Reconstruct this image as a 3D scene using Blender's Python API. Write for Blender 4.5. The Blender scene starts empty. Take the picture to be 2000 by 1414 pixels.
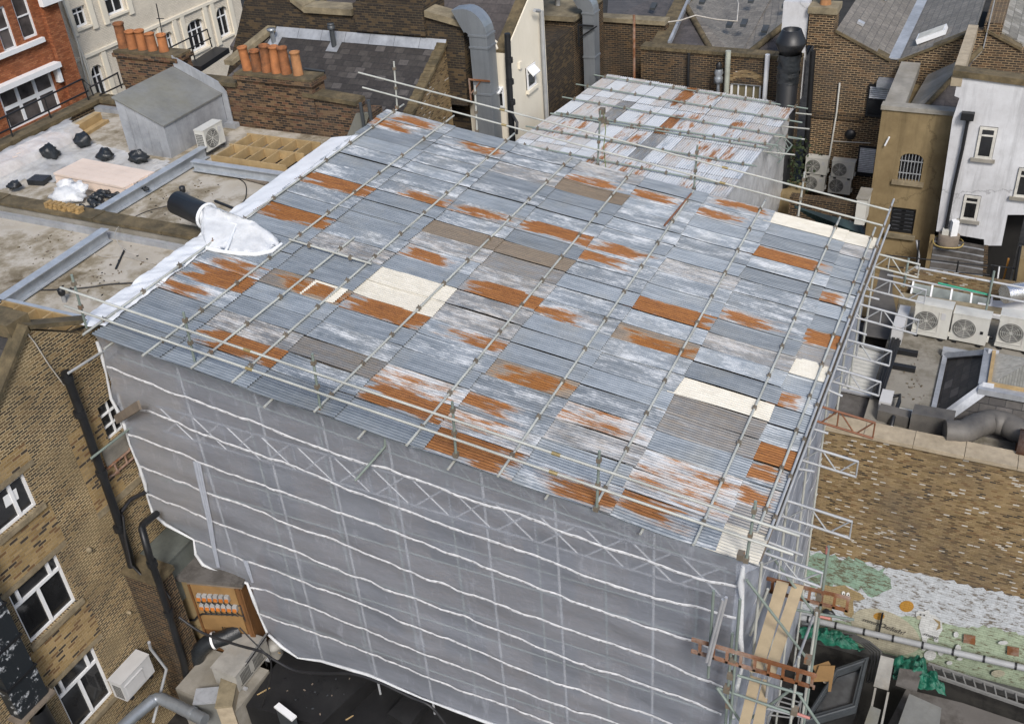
import bpy, bmesh, math, random
from math import sin, cos, pi, radians, sqrt, atan2
from mathutils import Vector as V, Matrix, noise as mnoise
random.seed(7)
RND = random.Random(11)
SC = bpy.context.scene
COL = SC.collection
LIFT = 24.0          # everything is modelled with the camera height as z = 0 and lifted at the end
FOC = 2025.72
RM = Matrix(((0.90340907, 0.42343215, -0.06750748), (0.18754811, -0.53180415, -0.825839), (-0.38558754, 0.73340955, -0.55985059)))
RT = RM.transposed()

# ---------------------------------------------------------------- survey helpers (photo bearing -> point on a known plane)
def ray(x, y): return RT @ V((x - 1000, y - 707, FOC))
def OZ(x, y, z): r = ray(x, y); return r * (z / r.z)
def OY(x, y, Y): r = ray(x, y); return r * (Y / r.y)
def OX(x, y, X): r = ray(x, y); return r * (X / r.x)
def PL(x, y, p0, n):
    r = ray(x, y); return r * (p0.dot(n) / r.dot(n))
S_ROOF = 0.14
def roofz(X): return -11.0 - S_ROOF * (X + 16.72)
RN = V((S_ROOF, 0, 1)).normalized()
def RP(x, y, off=0.0): return PL(x, y, V((-16.72, 0, -11.0 + off)), RN)

# ---------------------------------------------------------------- mesh builder
class MB:
    def __init__(self): self.v = []; self.f = []; self.mi = []; self.sm = []; self.m = 0
    def add(self, vs, fs, smooth=False):
        b = len(self.v); self.v += [V(p) for p in vs]
        for f in fs: self.f.append([b + i for i in f]); self.mi.append(self.m); self.sm.append(smooth)
        return self
    def box(self, a, b):
        x0, x1 = sorted((a[0], b[0])); y0, y1 = sorted((a[1], b[1])); z0, z1 = sorted((a[2], b[2]))
        return self.add([(x0,y0,z0),(x1,y0,z0),(x1,y1,z0),(x0,y1,z0),(x0,y0,z1),(x1,y0,z1),(x1,y1,z1),(x0,y1,z1)],
                 [(0,3,2,1),(4,5,6,7),(0,1,5,4),(1,2,6,5),(2,3,7,6),(3,0,4,7)])
    def ob(self, o, ux, uy, uz):
        o, ux, uy, uz = V(o), V(ux), V(uy), V(uz)
        p = [o, o+ux, o+ux+uy, o+uy]; p += [q+uz for q in p]
        fs = [(0,3,2,1),(4,5,6,7),(0,1,5,4),(1,2,6,5),(2,3,7,6),(3,0,4,7)]
        if ux.cross(uy).dot(uz) < 0: fs = [f[::-1] for f in fs]
        return self.add(p, fs)
    def prism(self, pts, vec):
        pts = [V(p) for p in pts]; vec = V(vec); n = len(pts)
        nr = V((0,0,0))
        for i in range(n): nr += pts[i].cross(pts[(i+1) % n])
        if nr.dot(vec) > 0: pts = pts[::-1]
        fs = [tuple(range(n)), tuple(range(2*n-1, n-1, -1))] + [((i+1) % n, i, n+i, n+(i+1) % n) for i in range(n)]
        return self.add(pts + [p + vec for p in pts], fs)
    def quad(self, *p): return self.add(p, [tuple(range(len(p)))])
    def tube(self, a, b, r, n=8, r2=None, cap=True):
        a, b = V(a), V(b); d = b - a
        if d.length < 1e-6: return self
        d.normalize(); r2 = r if r2 is None else r2
        u = d.cross(V((0,0,1)) if abs(d.z) < .9 else V((1,0,0))).normalized(); w = d.cross(u)
        vs = [a + (u*cos(2*pi*i/n) + w*sin(2*pi*i/n))*r for i in range(n)] + [b + (u*cos(2*pi*i/n) + w*sin(2*pi*i/n))*r2 for i in range(n)]
        self.add(vs, [(i, (i+1) % n, n+(i+1) % n, n+i) for i in range(n)], True)
        if cap: self.add(vs, [tuple(range(n))[::-1], tuple(range(n, 2*n))])
        return self
    def path(self, pts, r, n=7, cap=True):
        pts = [V(p) for p in pts]; rings = []; k = len(pts); pu = None
        for i in range(k):
            d = (pts[min(i+1, k-1)] - pts[max(i-1, 0)]).normalized()
            u = d.cross(V((0,0,1)) if abs(d.z) < .95 else V((1,0,0))).normalized() if pu is None else (pu - d*pu.dot(d)).normalized()
            pu = u; w = d.cross(u); rr = r[i] if isinstance(r, (list, tuple)) else r
            rings.append([pts[i] + (u*cos(2*pi*j/n) + w*sin(2*pi*j/n))*rr for j in range(n)])
        self.add([p for R in rings for p in R], [(i*n+j, i*n+(j+1) % n, (i+1)*n+(j+1) % n, (i+1)*n+j) for i in range(k-1) for j in range(n)], True)
        if cap: self.add(rings[0], [tuple(range(n))[::-1]]); self.add(rings[-1], [tuple(range(n))])
        return self
    def lathe(self, prof, o=(0,0,0), ax=(0,0,1), n=16, cap=False):
        o = V(o); d = V(ax).normalized(); u = d.cross(V((0,0,1)) if abs(d.z) < .9 else V((1,0,0))).normalized(); w = d.cross(u); k = len(prof)
        vs = [o + d*h + (u*cos(2*pi*j/n) + w*sin(2*pi*j/n))*r for r, h in prof for j in range(n)]
        self.add(vs, [(i*n+j, i*n+(j+1) % n, (i+1)*n+(j+1) % n, (i+1)*n+j) for i in range(k-1) for j in range(n)], True)
        if cap: self.add(vs[-n:], [tuple(range(n))]); self.add(vs[:n], [tuple(range(n))[::-1]])
        return self
    def grid(self, fn, nu, nv, smooth=True):
        vs = [fn(i/nu, j/nv) for j in range(nv+1) for i in range(nu+1)]
        return self.add(vs, [(j*(nu+1)+i, j*(nu+1)+i+1, (j+1)*(nu+1)+i+1, (j+1)*(nu+1)+i) for j in range(nv) for i in range(nu)], smooth)
    def wall(self, pts, vec, holes):
        """flat wall polygon-free rectangle with rectangular holes: pts = (origin, uvec, vvec); holes in (u0,v0,u1,v1) 0..1; vec = thickness"""
        o, uu, vv = [V(p) for p in pts]; vec = V(vec)
        us = sorted({0, 1, *[h[0] for h in holes], *[h[2] for h in holes]}); vs = sorted({0, 1, *[h[1] for h in holes], *[h[3] for h in holes]})
        us = [u for u in us if 0 <= u <= 1]; vs = [v for v in vs if 0 <= v <= 1]
        inh = lambda u, v: any(h[0] < u < h[2] and h[1] < v < h[3] for h in holes)
        flip = uu.cross(vv).dot(vec) > 0
        def q(*p): self.add(p if not flip else p[::-1], [tuple(range(len(p)))])
        P = lambda u, v, k=0: o + uu*u + vv*v + vec*k
        for i in range(len(us)-1):
            for j in range(len(vs)-1):
                a, b, c, d = us[i], us[i+1], vs[j], vs[j+1]
                if not inh((a+b)/2, (c+d)/2):
                    q(P(a,c), P(b,c), P(b,d), P(a,d)); q(P(a,d,1), P(b,d,1), P(b,c,1), P(a,c,1))
        for a, b, c, d in holes:
            a, b, c, d = a, b, c, d
            q(P(a,b), P(c,b), P(c,b,1), P(a,b,1)); q(P(c,b), P(c,d), P(c,d,1), P(c,b,1)); q(P(c,d), P(a,d), P(a,d,1), P(c,d,1)); q(P(a,d), P(a,b), P(a,b,1), P(a,d,1))
        q(P(0,0,1), P(1,0,1), P(1,0), P(0,0)); q(P(0,1), P(1,1), P(1,1,1), P(0,1,1)); q(P(0,0), P(0,1), P(0,1,1), P(0,0,1)); q(P(1,0,1), P(1,1,1), P(1,1), P(1,0))
        return self
    def build(self, name, mat, parent=None, label=None, cat=None, group=None, kind=None, loc=None, attr=None, uvoff=None):
        if parent is None and loc is None:
            xs = [p.x for p in self.v]; ys = [p.y for p in self.v]; zs = [p.z for p in self.v]
            loc = V(((min(xs)+max(xs))/2, (min(ys)+max(ys))/2, min(zs)))
        loc = V(loc) if loc is not None else V((0,0,0))
        me = bpy.data.meshes.new(name)
        me.from_pydata([p - loc for p in self.v], [], self.f)
        mats = mat if isinstance(mat, (list, tuple)) else [mat]
        for m in mats: me.materials.append(m)
        me.polygons.foreach_set('material_index', self.mi); me.polygons.foreach_set('use_smooth', self.sm)
        uv = me.uv_layers.new(name='UVMap'); Z = V((0,0,1))
        if uvoff is None:
            for p in me.polygons:
                n = p.normal
                if abs(n.z) > .97: ua, va = V((1,0,0)), V((0,1,0))
                else:
                    ua = Z.cross(n).normalized(); va = n.cross(ua)
                for li in p.loop_indices:
                    q = self.v[me.loops[li].vertex_index]; uv.data[li].uv = (q.dot(ua), q.dot(va))
        else:
            for li, l in enumerate(me.loops): uv.data[li].uv = uvoff[l.vertex_index]
        if attr:
            ca = me.color_attributes.new('tint', 'FLOAT_COLOR', 'POINT')
            for i, c in enumerate(attr): ca.data[i].color = c
        me.update()
        o = bpy.data.objects.new(name, me); COL.objects.link(o); o.location = loc
        if parent is not None:
            o.parent = parent; o.matrix_parent_inverse = Matrix.Translation(-base(parent))
        tag(o, label, cat, group, kind)
        return o
def base(o):
    p = V((0,0,0))
    if o.parent is None: p = o.location.copy()
    return p
def tag(o, label=None, cat=None, group=None, kind=None):
    for k, x in (('label', label), ('category', cat), ('group', group), ('kind', kind)):
        if x: o[k] = x
    return o
def thing(name, label, cat, loc=(0,0,0), group=None):
    o = bpy.data.objects.new(name, None); COL.objects.link(o); o.location = loc; o.empty_display_size = .2
    return tag(o, label, cat, group)
def dup(root, loc=None, rz=None, label=None, group=None, scale=None):
    def cp(o, par):
        c = o.copy(); COL.objects.link(c)
        if par is not None: c.parent = par
        for ch in o.children: cp(ch, c)
        return c
    r = cp(root, None)
    if loc is not None: r.location = loc
    if rz is not None: r.rotation_euler = (0, 0, rz)
    if scale: r.scale = scale
    if label: r['label'] = label
    if group: r['group'] = group
    return r
def put(root, loc, rz=0, scale=None):
    root.location = loc; root.rotation_euler = (0, 0, rz)
    if scale: root.scale = scale
    return root

# ---------------------------------------------------------------- materials
class NT:
    def __init__(s, name):
        s.mat = bpy.data.materials.new(name); s.mat.use_nodes = True; s.t = s.mat.node_tree; s.t.nodes.clear()
        s.out = s.t.nodes.new('ShaderNodeOutputMaterial')
    def n(s, typ, ins=None, **props):
        nd = s.t.nodes.new('ShaderNode' + typ)
        for k, x in props.items(): setattr(nd, k, x)
        for k, x in (ins or {}).items():
            if isinstance(x, bpy.types.NodeSocket): s.t.links.new(x, nd.inputs[k])
            else: nd.inputs[k].default_value = x
        return nd
    def obj(s): return s.n('TexCoord').outputs['Object']
    def uv(s): return s.n('TexCoord').outputs['UV']
    def map(s, vec, scale=(1,1,1), loc=(0,0,0)): return s.n('Mapping', {'Vector': vec, 'Scale': scale, 'Location': loc}).outputs[0]
    def noise(s, vec, scale, detail=4, rough=.6, out='Fac'): return s.n('TexNoise', {'Vector': vec, 'Scale': scale, 'Detail': detail, 'Roughness': rough}).outputs[out]
    def ramp(s, fac, stops, interp='LINEAR'):
        r = s.n('ValToRGB', {'Fac': fac}); e = r.color_ramp; e.interpolation = interp
        while len(e.elements) < len(stops): e.elements.new(.5)
        for el, (p, c) in zip(e.elements, stops): el.position = p; el.color = (*c, 1) if len(c) == 3 else c
        return r.outputs[0]
    def g(s, fac, a, b): return s.ramp(fac, [(a, (0,0,0)), (b, (1,1,1))])
    def mix(s, fac, a, b, bt='MIX'):
        m = s.n('Mix', data_type='RGBA', blend_type=bt); I = m.inputs
        for k, x in ((0, fac), (6, a), (7, b)):
            if isinstance(x, bpy.types.NodeSocket): s.t.links.new(x, I[k])
            else: I[k].default_value = x if k == 0 else ((*x, 1) if len(x) == 3 else x)
        return m.outputs[2]
    def math(s, op, a, b=0.5, c=0.0):
        m = s.n('Math', operation=op)
        for k, x in enumerate((a, b, c)):
            if isinstance(x, bpy.types.NodeSocket): s.t.links.new(x, m.inputs[k])
            else: m.inputs[k].default_value = x
        return m.outputs[0]
    def bump(s, h, st=.3, dist=.02, nrm=None):
        i = {'Height': h, 'Strength': st, 'Distance': dist}
        if nrm is not None: i['Normal'] = nrm
        return s.n('Bump', i).outputs[0]
    def fin(s, col, rough=.8, metal=0.0, nrm=None, spec=None, alpha=None):
        i = {'Base Color': (*col, 1) if isinstance(col, tuple) else col, 'Roughness': rough, 'Metallic': metal}
        if nrm is not None: i['Normal'] = nrm
        if spec is not None: i['Specular IOR Level'] = spec
        p = s.n('BsdfPrincipled', i); s.t.links.new(p.outputs[0], s.out.inputs[0]); return s.mat
def C(h):
    r = [int(h[i:i+2], 16)/255 for i in (0, 2, 4)]; return tuple(c/12.92 if c <= .04045 else ((c+.055)/1.055)**2.4 for c in r)
def mul(c, k): return tuple(x*k for x in c)

def brick_mat(name, cols, mortar, stain=(.08,.07,.06), st=.45, sc=1.0, mort=.008, scale=.35, patch=None, soot=None):
    """cols: colours that brick faces vary between"""
    s = NT(name); uv = s.uv(); ob = s.obj()
    b = s.n('TexBrick', {'Vector': uv, 'Color1': (0,0,0,1), 'Color2': (1,1,1,1), 'Mortar': (.5,.5,.5,1), 'Scale': 1/sc, 'Mortar Size': mort, 'Mortar Smooth': .1, 'Bias': 0, 'Brick Width': .225, 'Row Height': .078}, offset=.5)
    k = len(cols); col = s.ramp(b.outputs['Color'], [(i/k, c) for i, c in enumerate(cols)], 'CONSTANT')
    fine = s.noise(ob, 30, 3); col = s.mix(.35, col, s.ramp(fine, [(.3, (.25,.25,.25)), (.75, (1.1,1.05,1))]), 'MULTIPLY')
    if patch:
        pm = s.g(s.noise(ob, scale*1.3, 3, .55), .5, .6); col = s.mix(s.math('MULTIPLY', pm, .8), col, s.mix(s.noise(ob, 14, 2), patch, mul(patch, .45)))
    mc = s.mix(s.g(s.noise(ob, 1.2, 3), .35, .65), mortar, mul(mortar, .6))
    col = s.mix(b.outputs['Fac'], col, mc)
    n1 = s.noise(ob, scale, 6, .65); col = s.mix(s.math('MULTIPLY', s.g(n1, .45, .7), st), col, stain)
    vs = s.noise(s.map(ob, (1.2, 1.2, .12)), 1.1, 5, .7); col = s.mix(s.math('MULTIPLY', s.g(vs, .5, .75), st*.8), col, mul(stain, .7))
    h = s.math('SUBTRACT', s.math('MULTIPLY', fine, .35), b.outputs['Fac'])
    return s.fin(col, .92, 0, s.bump(h, .5, .012), .25)
def slate_mat(name, cols, w=.32, h=.22, gap=(.02,.02,.022), moss=None, st=.35):
    s = NT(name); uv = s.uv(); ob = s.obj()
    b = s.n('TexBrick', {'Vector': uv, 'Color1': (0,0,0,1), 'Color2': (1,1,1,1), 'Mortar': (.5,.5,.5,1), 'Scale': 1, 'Mortar Size': .009, 'Mortar Smooth': .3, 'Bias': 0, 'Brick Width': w, 'Row Height': h}, offset=.5)
    k = len(cols); col = s.ramp(b.outputs['Color'], [(i/k, c) for i, c in enumerate(cols)], 'CONSTANT')
    fine = s.noise(ob, 9, 5); col = s.mix(.6, col, s.ramp(fine, [(.3, (.35,.35,.35)), (.75, (1.25,1.22,1.2))]), 'MULTIPLY')
    col = s.mix(b.outputs['Fac'], col, gap)
    n1 = s.noise(ob, .6, 6, .65); col = s.mix(s.math('MULTIPLY', s.g(n1, .48, .7), st), col, moss or mul(cols[0], .45))
    sep = s.n('SeparateXYZ', {'Vector': uv}).outputs[1]; saw = s.math('FRACT', s.math('DIVIDE', sep, h))
    hh = s.math('SUBTRACT', s.math('MULTIPLY', saw, -.6), b.outputs['Fac'])
    return s.fin(col, .62, 0, s.bump(hh, .6, .02), .4)
def plain(name, c, rough=.7, metal=0, var=.35, sc=3, bump=.12, c2=None, spec=None, streak=0, dirt=None, dst=.5):
    s = NT(name); ob = s.obj(); n = s.noise(ob, sc, 6, .65)
    col = s.mix(s.g(n, .35, .7), c2 or mul(c, 1-var), c)
    if dirt: col = s.mix(s.math('MULTIPLY', s.g(s.noise(ob, sc*.37, 7, .7), .46, .66), dst), col, dirt)
    if streak: col = s.mix(s.math('MULTIPLY', s.g(s.noise(s.map(ob, (5,5,.25)), 1.6, 5, .7), .48, .72), streak), col, mul(c, .3))
    return s.fin(col, rough, metal, s.bump(s.noise(ob, sc*7, 4), bump, .02) if bump else None, spec)
# ---------------------------------------------------------------- material library
def sheet_mat():
    s = NT('corrugated_galvanised'); uv = s.uv(); a = s.n('VertexColor', layer_name='tint'); sp = s.n('SeparateColor', {'Color': a.outputs['Color']})
    R, G, B = sp.outputs; A = a.outputs['Alpha']
    n0 = s.noise(s.map(uv, (.5, 3, 1)), 2.2, 5, .6)
    col = s.mix(s.g(n0, .3, .7), (.205,.235,.262), (.345,.38,.41))
    nt = s.noise(uv, .9, 4, .6); col = s.mix(s.math('MULTIPLY', s.g(nt, .5, .8), .4), col, (.36,.34,.28))
    tone = s.n('CombineColor', {0: A, 1: A, 2: A}).outputs[0]; col = s.mix(1.0, col, tone, 'MULTIPLY')
    # white bloom, in soft streaky patches
    nb = s.noise(s.map(uv, (.7, 2.6, 1)), 1.5, 4, .55); nb2 = s.noise(s.map(uv, (3, 16, 1)), 2.2, 6, .7)
    nbm = s.math('ADD', s.math('MULTIPLY', nb, .56), s.math('MULTIPLY', nb2, .44))
    fb = s.g(s.math('ADD', nbm, s.math('MULTIPLY', s.math('SUBTRACT', G, .5), .5)), .46, .60); col = s.mix(s.math('MULTIPLY', fb, .72), col, (.57,.59,.615))
    # brown film
    nr = s.noise(s.map(uv, (1.0, 5, 1)), 2.4, 6, .65)
    col = s.mix(s.math('MULTIPLY', s.g(s.math('ADD', B, s.math('MULTIPLY', s.math('SUBTRACT', nr, .5), .9)), .2, .9), .85), col, s.mix(nr, (.12,.085,.055), (.36,.27,.17)))
    # rust running along the corrugations, with a tan halo
    n1 = s.noise(s.map(uv, (.8, 3, 1)), 1.5, 3, .5); n2 = s.noise(s.map(uv, (1.2, 17, 1)), 1.6, 6, .68); n3 = s.noise(s.map(uv, (6, 40, 1)), 2.0, 3, .7)
    m = s.math('ADD', s.math('ADD', R, s.math('MULTIPLY', s.math('SUBTRACT', n1, .5), .9)), s.math('ADD', s.math('MULTIPLY', s.math('SUBTRACT', n2, .5), 1.15), s.math('MULTIPLY', s.math('SUBTRACT', n3, .5), .35)))
    gate = s.g(R, .03, .14)
    fr = s.math('MULTIPLY', s.g(m, .46, .62), gate); halo = s.math('MULTIPLY', s.math('MULTIPLY', s.g(m, .22, .55), gate), .34)
    col = s.mix(halo, col, (.46,.30,.17))
    rc = s.ramp(s.math('ADD', s.math('MULTIPLY', n2, .6), s.math('MULTIPLY', n3, .4)), [(.30, (.06,.023,.008)), (.45, (.21,.074,.013)), (.60, (.33,.13,.025)), (.74, (.38,.20,.075))])
    col = s.mix(s.math('MULTIPLY', fr, .93), col, rc)
    met = s.math('MULTIPLY', s.math('SUBTRACT', 1.0, s.math('MAXIMUM', halo, fb)), .45)
    return s.fin(col, s.math('ADD', .42, s.math('MULTIPLY', s.math('MAXIMUM', halo, fb), .3)), met, None, .4)
M_sheet = sheet_mat()
def white_sheet_mat():
    s = NT('corrugated_white'); uv = s.uv()
    n = s.noise(s.map(uv, (2, 9, 1)), 1.5, 7, .7); col = s.mix(s.g(n, .35, .6), (.66,.635,.565), (.58,.55,.47))
    n2 = s.noise(s.map(uv, (2.5, 14, 1)), 2, 6, .75); col = s.mix(s.math('MULTIPLY', s.g(n2, .64, .72), .8), col, (.38,.20,.09))
    return s.fin(s.mix(1.0, s.mix(s.math('MULTIPLY', s.g(s.noise(uv, 1.3, 6, .7), .5, .75), .5), col, (.40,.37,.30)), s.n('CombineColor', {k: s.n('VertexColor', layer_name='tint').outputs['Alpha'] for k in (0,1,2)}).outputs[0], 'MULTIPLY'), .5, 0, None, .35)
M_wsheet = white_sheet_mat()
def tube_mat(name, c, rust=.0):
    s = NT(name); ob = s.obj(); n = s.noise(ob, 1.3, 5, .65)
    col = s.mix(s.g(n, .35, .7), mul(c, .68), c); n2 = s.noise(ob, 4, 5, .7)
    col = s.mix(s.g(n2, .68 - rust, .76 - rust), col, (.24,.11,.05))
    return s.fin(col, .5, .12, None, .5)
M_tube = tube_mat('scaffold_tube_steel', (.50,.51,.47)); M_tube2 = tube_mat('scaffold_tube_bright', (.44,.455,.47)); M_tubeg = tube_mat('scaffold_tube_green_grey', (.24,.29,.26))
M_rustt = tube_mat('scaffold_rusty', (.24,.10,.05), .12); M_clip = tube_mat('scaffold_coupler', (.20,.17,.13), .1); M_clipy = plain('coupler_yellow_zinc', (.42,.33,.16), .5, .5)
M_alu = plain('aluminium', (.62,.63,.65), .4, .5, .25, 2)
M_redtape = plain('red_band_paint', (.52,.22,.19), .6)
def net_mat(name='debris_netting', base_op=.47):
    s = NT(name); ob = s.obj(); uv = s.uv()
    n = s.noise(s.map(ob, (.5,.5,2.2)), 1.6, 6, .65); n2 = s.noise(s.map(uv, (1, 7, 1)), 6, 3, .6)
    fold = s.math('MULTIPLY', s.g(s.noise(s.map(ob, (2.2,2.2,.5)), 1.2, 6, .75), .56, .74), .22)
    op = s.math('ADD', s.math('ADD', base_op, fold), s.math('MULTIPLY', s.math('SUBTRACT', n, .5), .25))
    op = s.math('ADD', op, s.math('MULTIPLY', s.math('SUBTRACT', n2, .5), .12))
    nb = s.bump(s.math('ADD', s.noise(s.map(ob, (1.1,1.1,2.6)), 2.2, 7, .7), s.math('MULTIPLY', s.noise(s.map(uv, (3, 14, 1)), 5, 3, .6), .25)), .35, .08); df = s.n('BsdfDiffuse', {'Color': (.555,.595,.68,1), 'Normal': nb}); tr = s.n('BsdfTransparent'); tl = s.n('BsdfTranslucent', {'Color': (.42,.46,.54,1)})
    m0 = s.n('MixShader', {0: .3, 1: df.outputs[0], 2: tl.outputs[0]}); m = s.n('MixShader', {0: op, 1: tr.outputs[0], 2: m0.outputs[0]})
    s.t.links.new(m.outputs[0], s.out.inputs[0]); return s.mat
M_net = net_mat('debris_netting', .44); M_net2 = net_mat('side_debris_netting', .70)
def film_mat(name, c, op, tint=None):
    s = NT(name); ob = s.obj(); n = s.noise(ob, 2.2, 6, .7); o2 = s.math('ADD', op, s.math('MULTIPLY', s.math('SUBTRACT', n, .5), .7))
    o2 = s.n('Clamp', {0: o2}).outputs[0]
    p = s.n('BsdfPrincipled', {'Base Color': (*c, 1), 'Roughness': .32, 'Normal': s.bump(s.noise(ob, 5, 5, .7), .5, .05)}); tr = s.n('BsdfTransparent')
    m = s.n('MixShader', {0: o2, 1: tr.outputs[0], 2: p.outputs[0]}); s.t.links.new(m.outputs[0], s.out.inputs[0]); return s.mat
M_film = film_mat('clear_polythene', (.70,.72,.74), .46); M_whitefilm = plain('white_shrink_sheet', (.78,.80,.82), .4, 0, .12, 2, .25); M_netwrap = film_mat('white_mesh_wrap', (.74,.76,.78), .70)
def tape_mat():
    s = NT('white_reinforced_band'); uv = s.uv(); sp = s.n('SeparateXYZ', {'Vector': uv}).outputs
    d = s.math('LESS_THAN', s.math('ABSOLUTE', s.math('SUBTRACT', s.math('FRACT', s.math('DIVIDE', sp[0], .28)), .5)), .09)
    dv = s.math('LESS_THAN', s.math('ABSOLUTE', s.math('SUBTRACT', sp[1], .5)), .16); n = s.noise(s.obj(), 9, 4)
    col = s.mix(s.math('MULTIPLY', s.math('MULTIPLY', d, dv), .8), s.mix(s.g(n, .35, .65), (.42,.43,.45), (.62,.63,.65)), (.15,.15,.16)); return s.fin(col, .6)
M_tape = tape_mat()
# brick and masonry
YB = [(.03,.026,.022), (.12,.08,.042), (.21,.145,.07), (.05,.04,.03), (.16,.10,.05), (.07,.052,.034), (.25,.17,.08), (.036,.03,.025)]
M_bleft = brick_mat('london_stock_brick_worn', YB, (.46,.36,.21), st=.28, patch=(.27,.20,.105), mort=.016, sc=.80)
M_byel = brick_mat('yellow_stock_brick', [(.17,.12,.06), (.27,.195,.10), (.10,.07,.038), (.25,.18,.09), (.33,.25,.14), (.18,.11,.055), (.04,.034,.03), (.30,.22,.115), (.12,.08,.045), (.22,.155,.08), (.28,.195,.105), (.33,.24,.13), (.26,.19,.105), (.20,.14,.08), (.29,.21,.11), (.31,.23,.13), (.56,.54,.49)], (.25,.18,.092), st=.5, scale=.4, sc=.64, mort=.012)
M_bdark = brick_mat('sooty_stock_brick', [(.018,.014,.012), (.03,.024,.02), (.055,.035,.022), (.022,.018,.015), (.09,.055,.03), (.028,.022,.018)], (.22,.155,.085), st=.45, mort=.010)
M_bmix = brick_mat('weathered_garden_wall_brick', [(.022,.018,.015), (.14,.07,.04), (.09,.05,.03), (.05,.034,.022), (.17,.11,.06), (.03,.024,.02), (.11,.07,.038)], (.23,.15,.09), st=.5)
M_bbrown = brick_mat('brown_brick_light_joints', [(.028,.021,.016), (.05,.034,.023), (.033,.025,.019), (.085,.052,.03), (.14,.082,.043), (.042,.03,.02)], (.36,.26,.15), st=.45, mort=.013)
M_bred = brick_mat('red_facing_brick', [(.30,.095,.035), (.36,.12,.05), (.25,.075,.03), (.40,.15,.065)], (.24,.11,.06), st=.2)
M_soot = brick_mat('soot_black_brick', [(.03,.025,.022), (.05,.038,.028), (.10,.07,.04), (.035,.03,.025)], (.11,.085,.05), stain=(.035,.03,.027), st=.7)
def render_mat(name, c, c2, cracks=True, streak=.5, sc=.6):
    s = NT(name); ob = s.obj(); n = s.noise(ob, sc, 8, .7); col = s.mix(s.g(n, .38, .66), c2, c)
    n2 = s.noise(s.map(ob, (2.2,2.2,.18)), 1.5, 6, .75); col = s.mix(s.math('MULTIPLY', s.g(n2, .5, .75), streak), col, mul(c2, .5))
    if cracks:
        v = s.n('TexVoronoi', {'Vector': s.n('VectorMath', {0: ob, 1: s.n('VectorMath', {0: s.noise(ob, 1.8, 6, .7, 'Color'), 'Scale': .9}, operation='SCALE').outputs[0]}, operation='ADD').outputs[0], 'Scale': .22}, feature='DISTANCE_TO_EDGE').outputs['Distance']
        col = s.mix(s.math('MULTIPLY', s.math('LESS_THAN', v, .005), .4), col, mul(c2, .25))
    return s.fin(col, .9, 0, s.bump(s.noise(ob, 18, 5), .25, .015), .2)
M_cream = render_mat('cream_painted_render', (.74,.69,.58), (.68,.63,.52), False, .08)
M_creamb = brick_mat('cream_painted_brick', [(.74,.68,.57), (.77,.71,.60), (.72,.66,.55)], (.66,.60,.49), stain=(.5,.45,.36), st=.15)
M_white = render_mat('white_painted_render', (.62,.63,.65), (.46,.46,.47), True, .65)
M_ochre = render_mat('ochre_cement_render', (.27,.205,.11), (.17,.125,.065), True, .55)
M_stone = plain('weathered_stone_coping', (.30,.25,.16), .95, 0, .5, 2.2, .5, dirt=(.06,.05,.035), dst=.7)
M_mossy = plain('mossy_coping', (.17,.13,.07), .97, 0, .6, 3, .8, dirt=(.04,.035,.02), dst=.75)
M_conc = plain('concrete', (.33,.31,.27), .92, 0, .4, 1.3, .4, dirt=(.14,.12,.08), dst=.6)
M_sill = plain('stone_sill', (.32,.26,.165), .9, 0, .45, 4, .5, dirt=(.12,.09,.055), dst=.6)
M_copel = plain('pale_concrete_coping', (.42,.35,.25), .92, 0, .3, 4, .4, dirt=(.2,.16,.1), dst=.4)
def felt_mat(name, c, c2, c3, sc=.5):
    s = NT(name); ob = s.obj(); n = s.noise(ob, sc, 8, .68); col = s.ramp(n, [(.32, c3), (.46, c), (.56, c2), (.68, c)])
    n2 = s.noise(ob, sc*4, 6, .7); col = s.mix(s.math('MULTIPLY', s.g(n2, .45, .7), .6), col, mul(c2, 1.25))
    n3 = s.noise(ob, 9, 4, .7); col = s.mix(s.g(n3, .66, .74), col, mul(c3, .5))
    return s.fin(col, .88, 0, s.bump(n3, .3, .01), .3)
M_flat = felt_mat('worn_flat_roof_screed', (.25,.215,.155), (.40,.37,.32), (.11,.085,.05))
M_felt = felt_mat('grey_mineral_felt', (.17,.155,.125), (.23,.215,.185), (.09,.08,.06), .7)
M_feltd = felt_mat('dark_mineral_felt', (.085,.078,.071), (.115,.107,.10), (.045,.041,.038), .8)
M_black = plain('black_epdm_roof', (.012,.012,.013), .55, 0, .4, 1.1, .15, dirt=(.03,.03,.03))
M_yard = felt_mat('shaded_yard_floor', (.018,.017,.016), (.032,.03,.027), (.009,.0085,.008), .8)  # floor colour taken down near black to carry the yard's shade
M_slate = slate_mat('dark_slate', [(.046,.041,.038), (.066,.06,.055), (.04,.036,.034), (.095,.087,.082), (.055,.05,.046), (.043,.039,.036)], .36, .24)
M_slateg = slate_mat('grey_slate', [(.20,.182,.155), (.22,.20,.172), (.185,.168,.145), (.235,.215,.185)], .34, .26, (.08,.075,.07), st=.4)
M_slated = slate_mat('plum_slate', [(.085,.074,.070), (.10,.088,.083), (.075,.066,.062)], .5, .36, (.045,.04,.04), st=.4)
M_slatel = slate_mat('lichen_slate', [(.24,.23,.20), (.30,.29,.26), (.20,.19,.165), (.34,.33,.30)], .34, .3, (.09,.085,.075))
M_lead = plain('lead_sheet', (.40,.42,.45), .5, .25, .4, 1.2, .2, streak=.3, dirt=(.55,.57,.60), dst=.5)
M_leadd = plain('lead_with_algae', (.22,.225,.215), .7, .05, .35, .8, .3, dirt=(.15,.14,.09), dst=.6, streak=.2)
M_duct = plain('galvanised_duct', (.36,.39,.42), .38, .6, .25, .6, .05, streak=.25)
M_steel = plain('galvanised_beam', (.52,.56,.60), .4, .4, .25, 3, .1, streak=.15)
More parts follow.
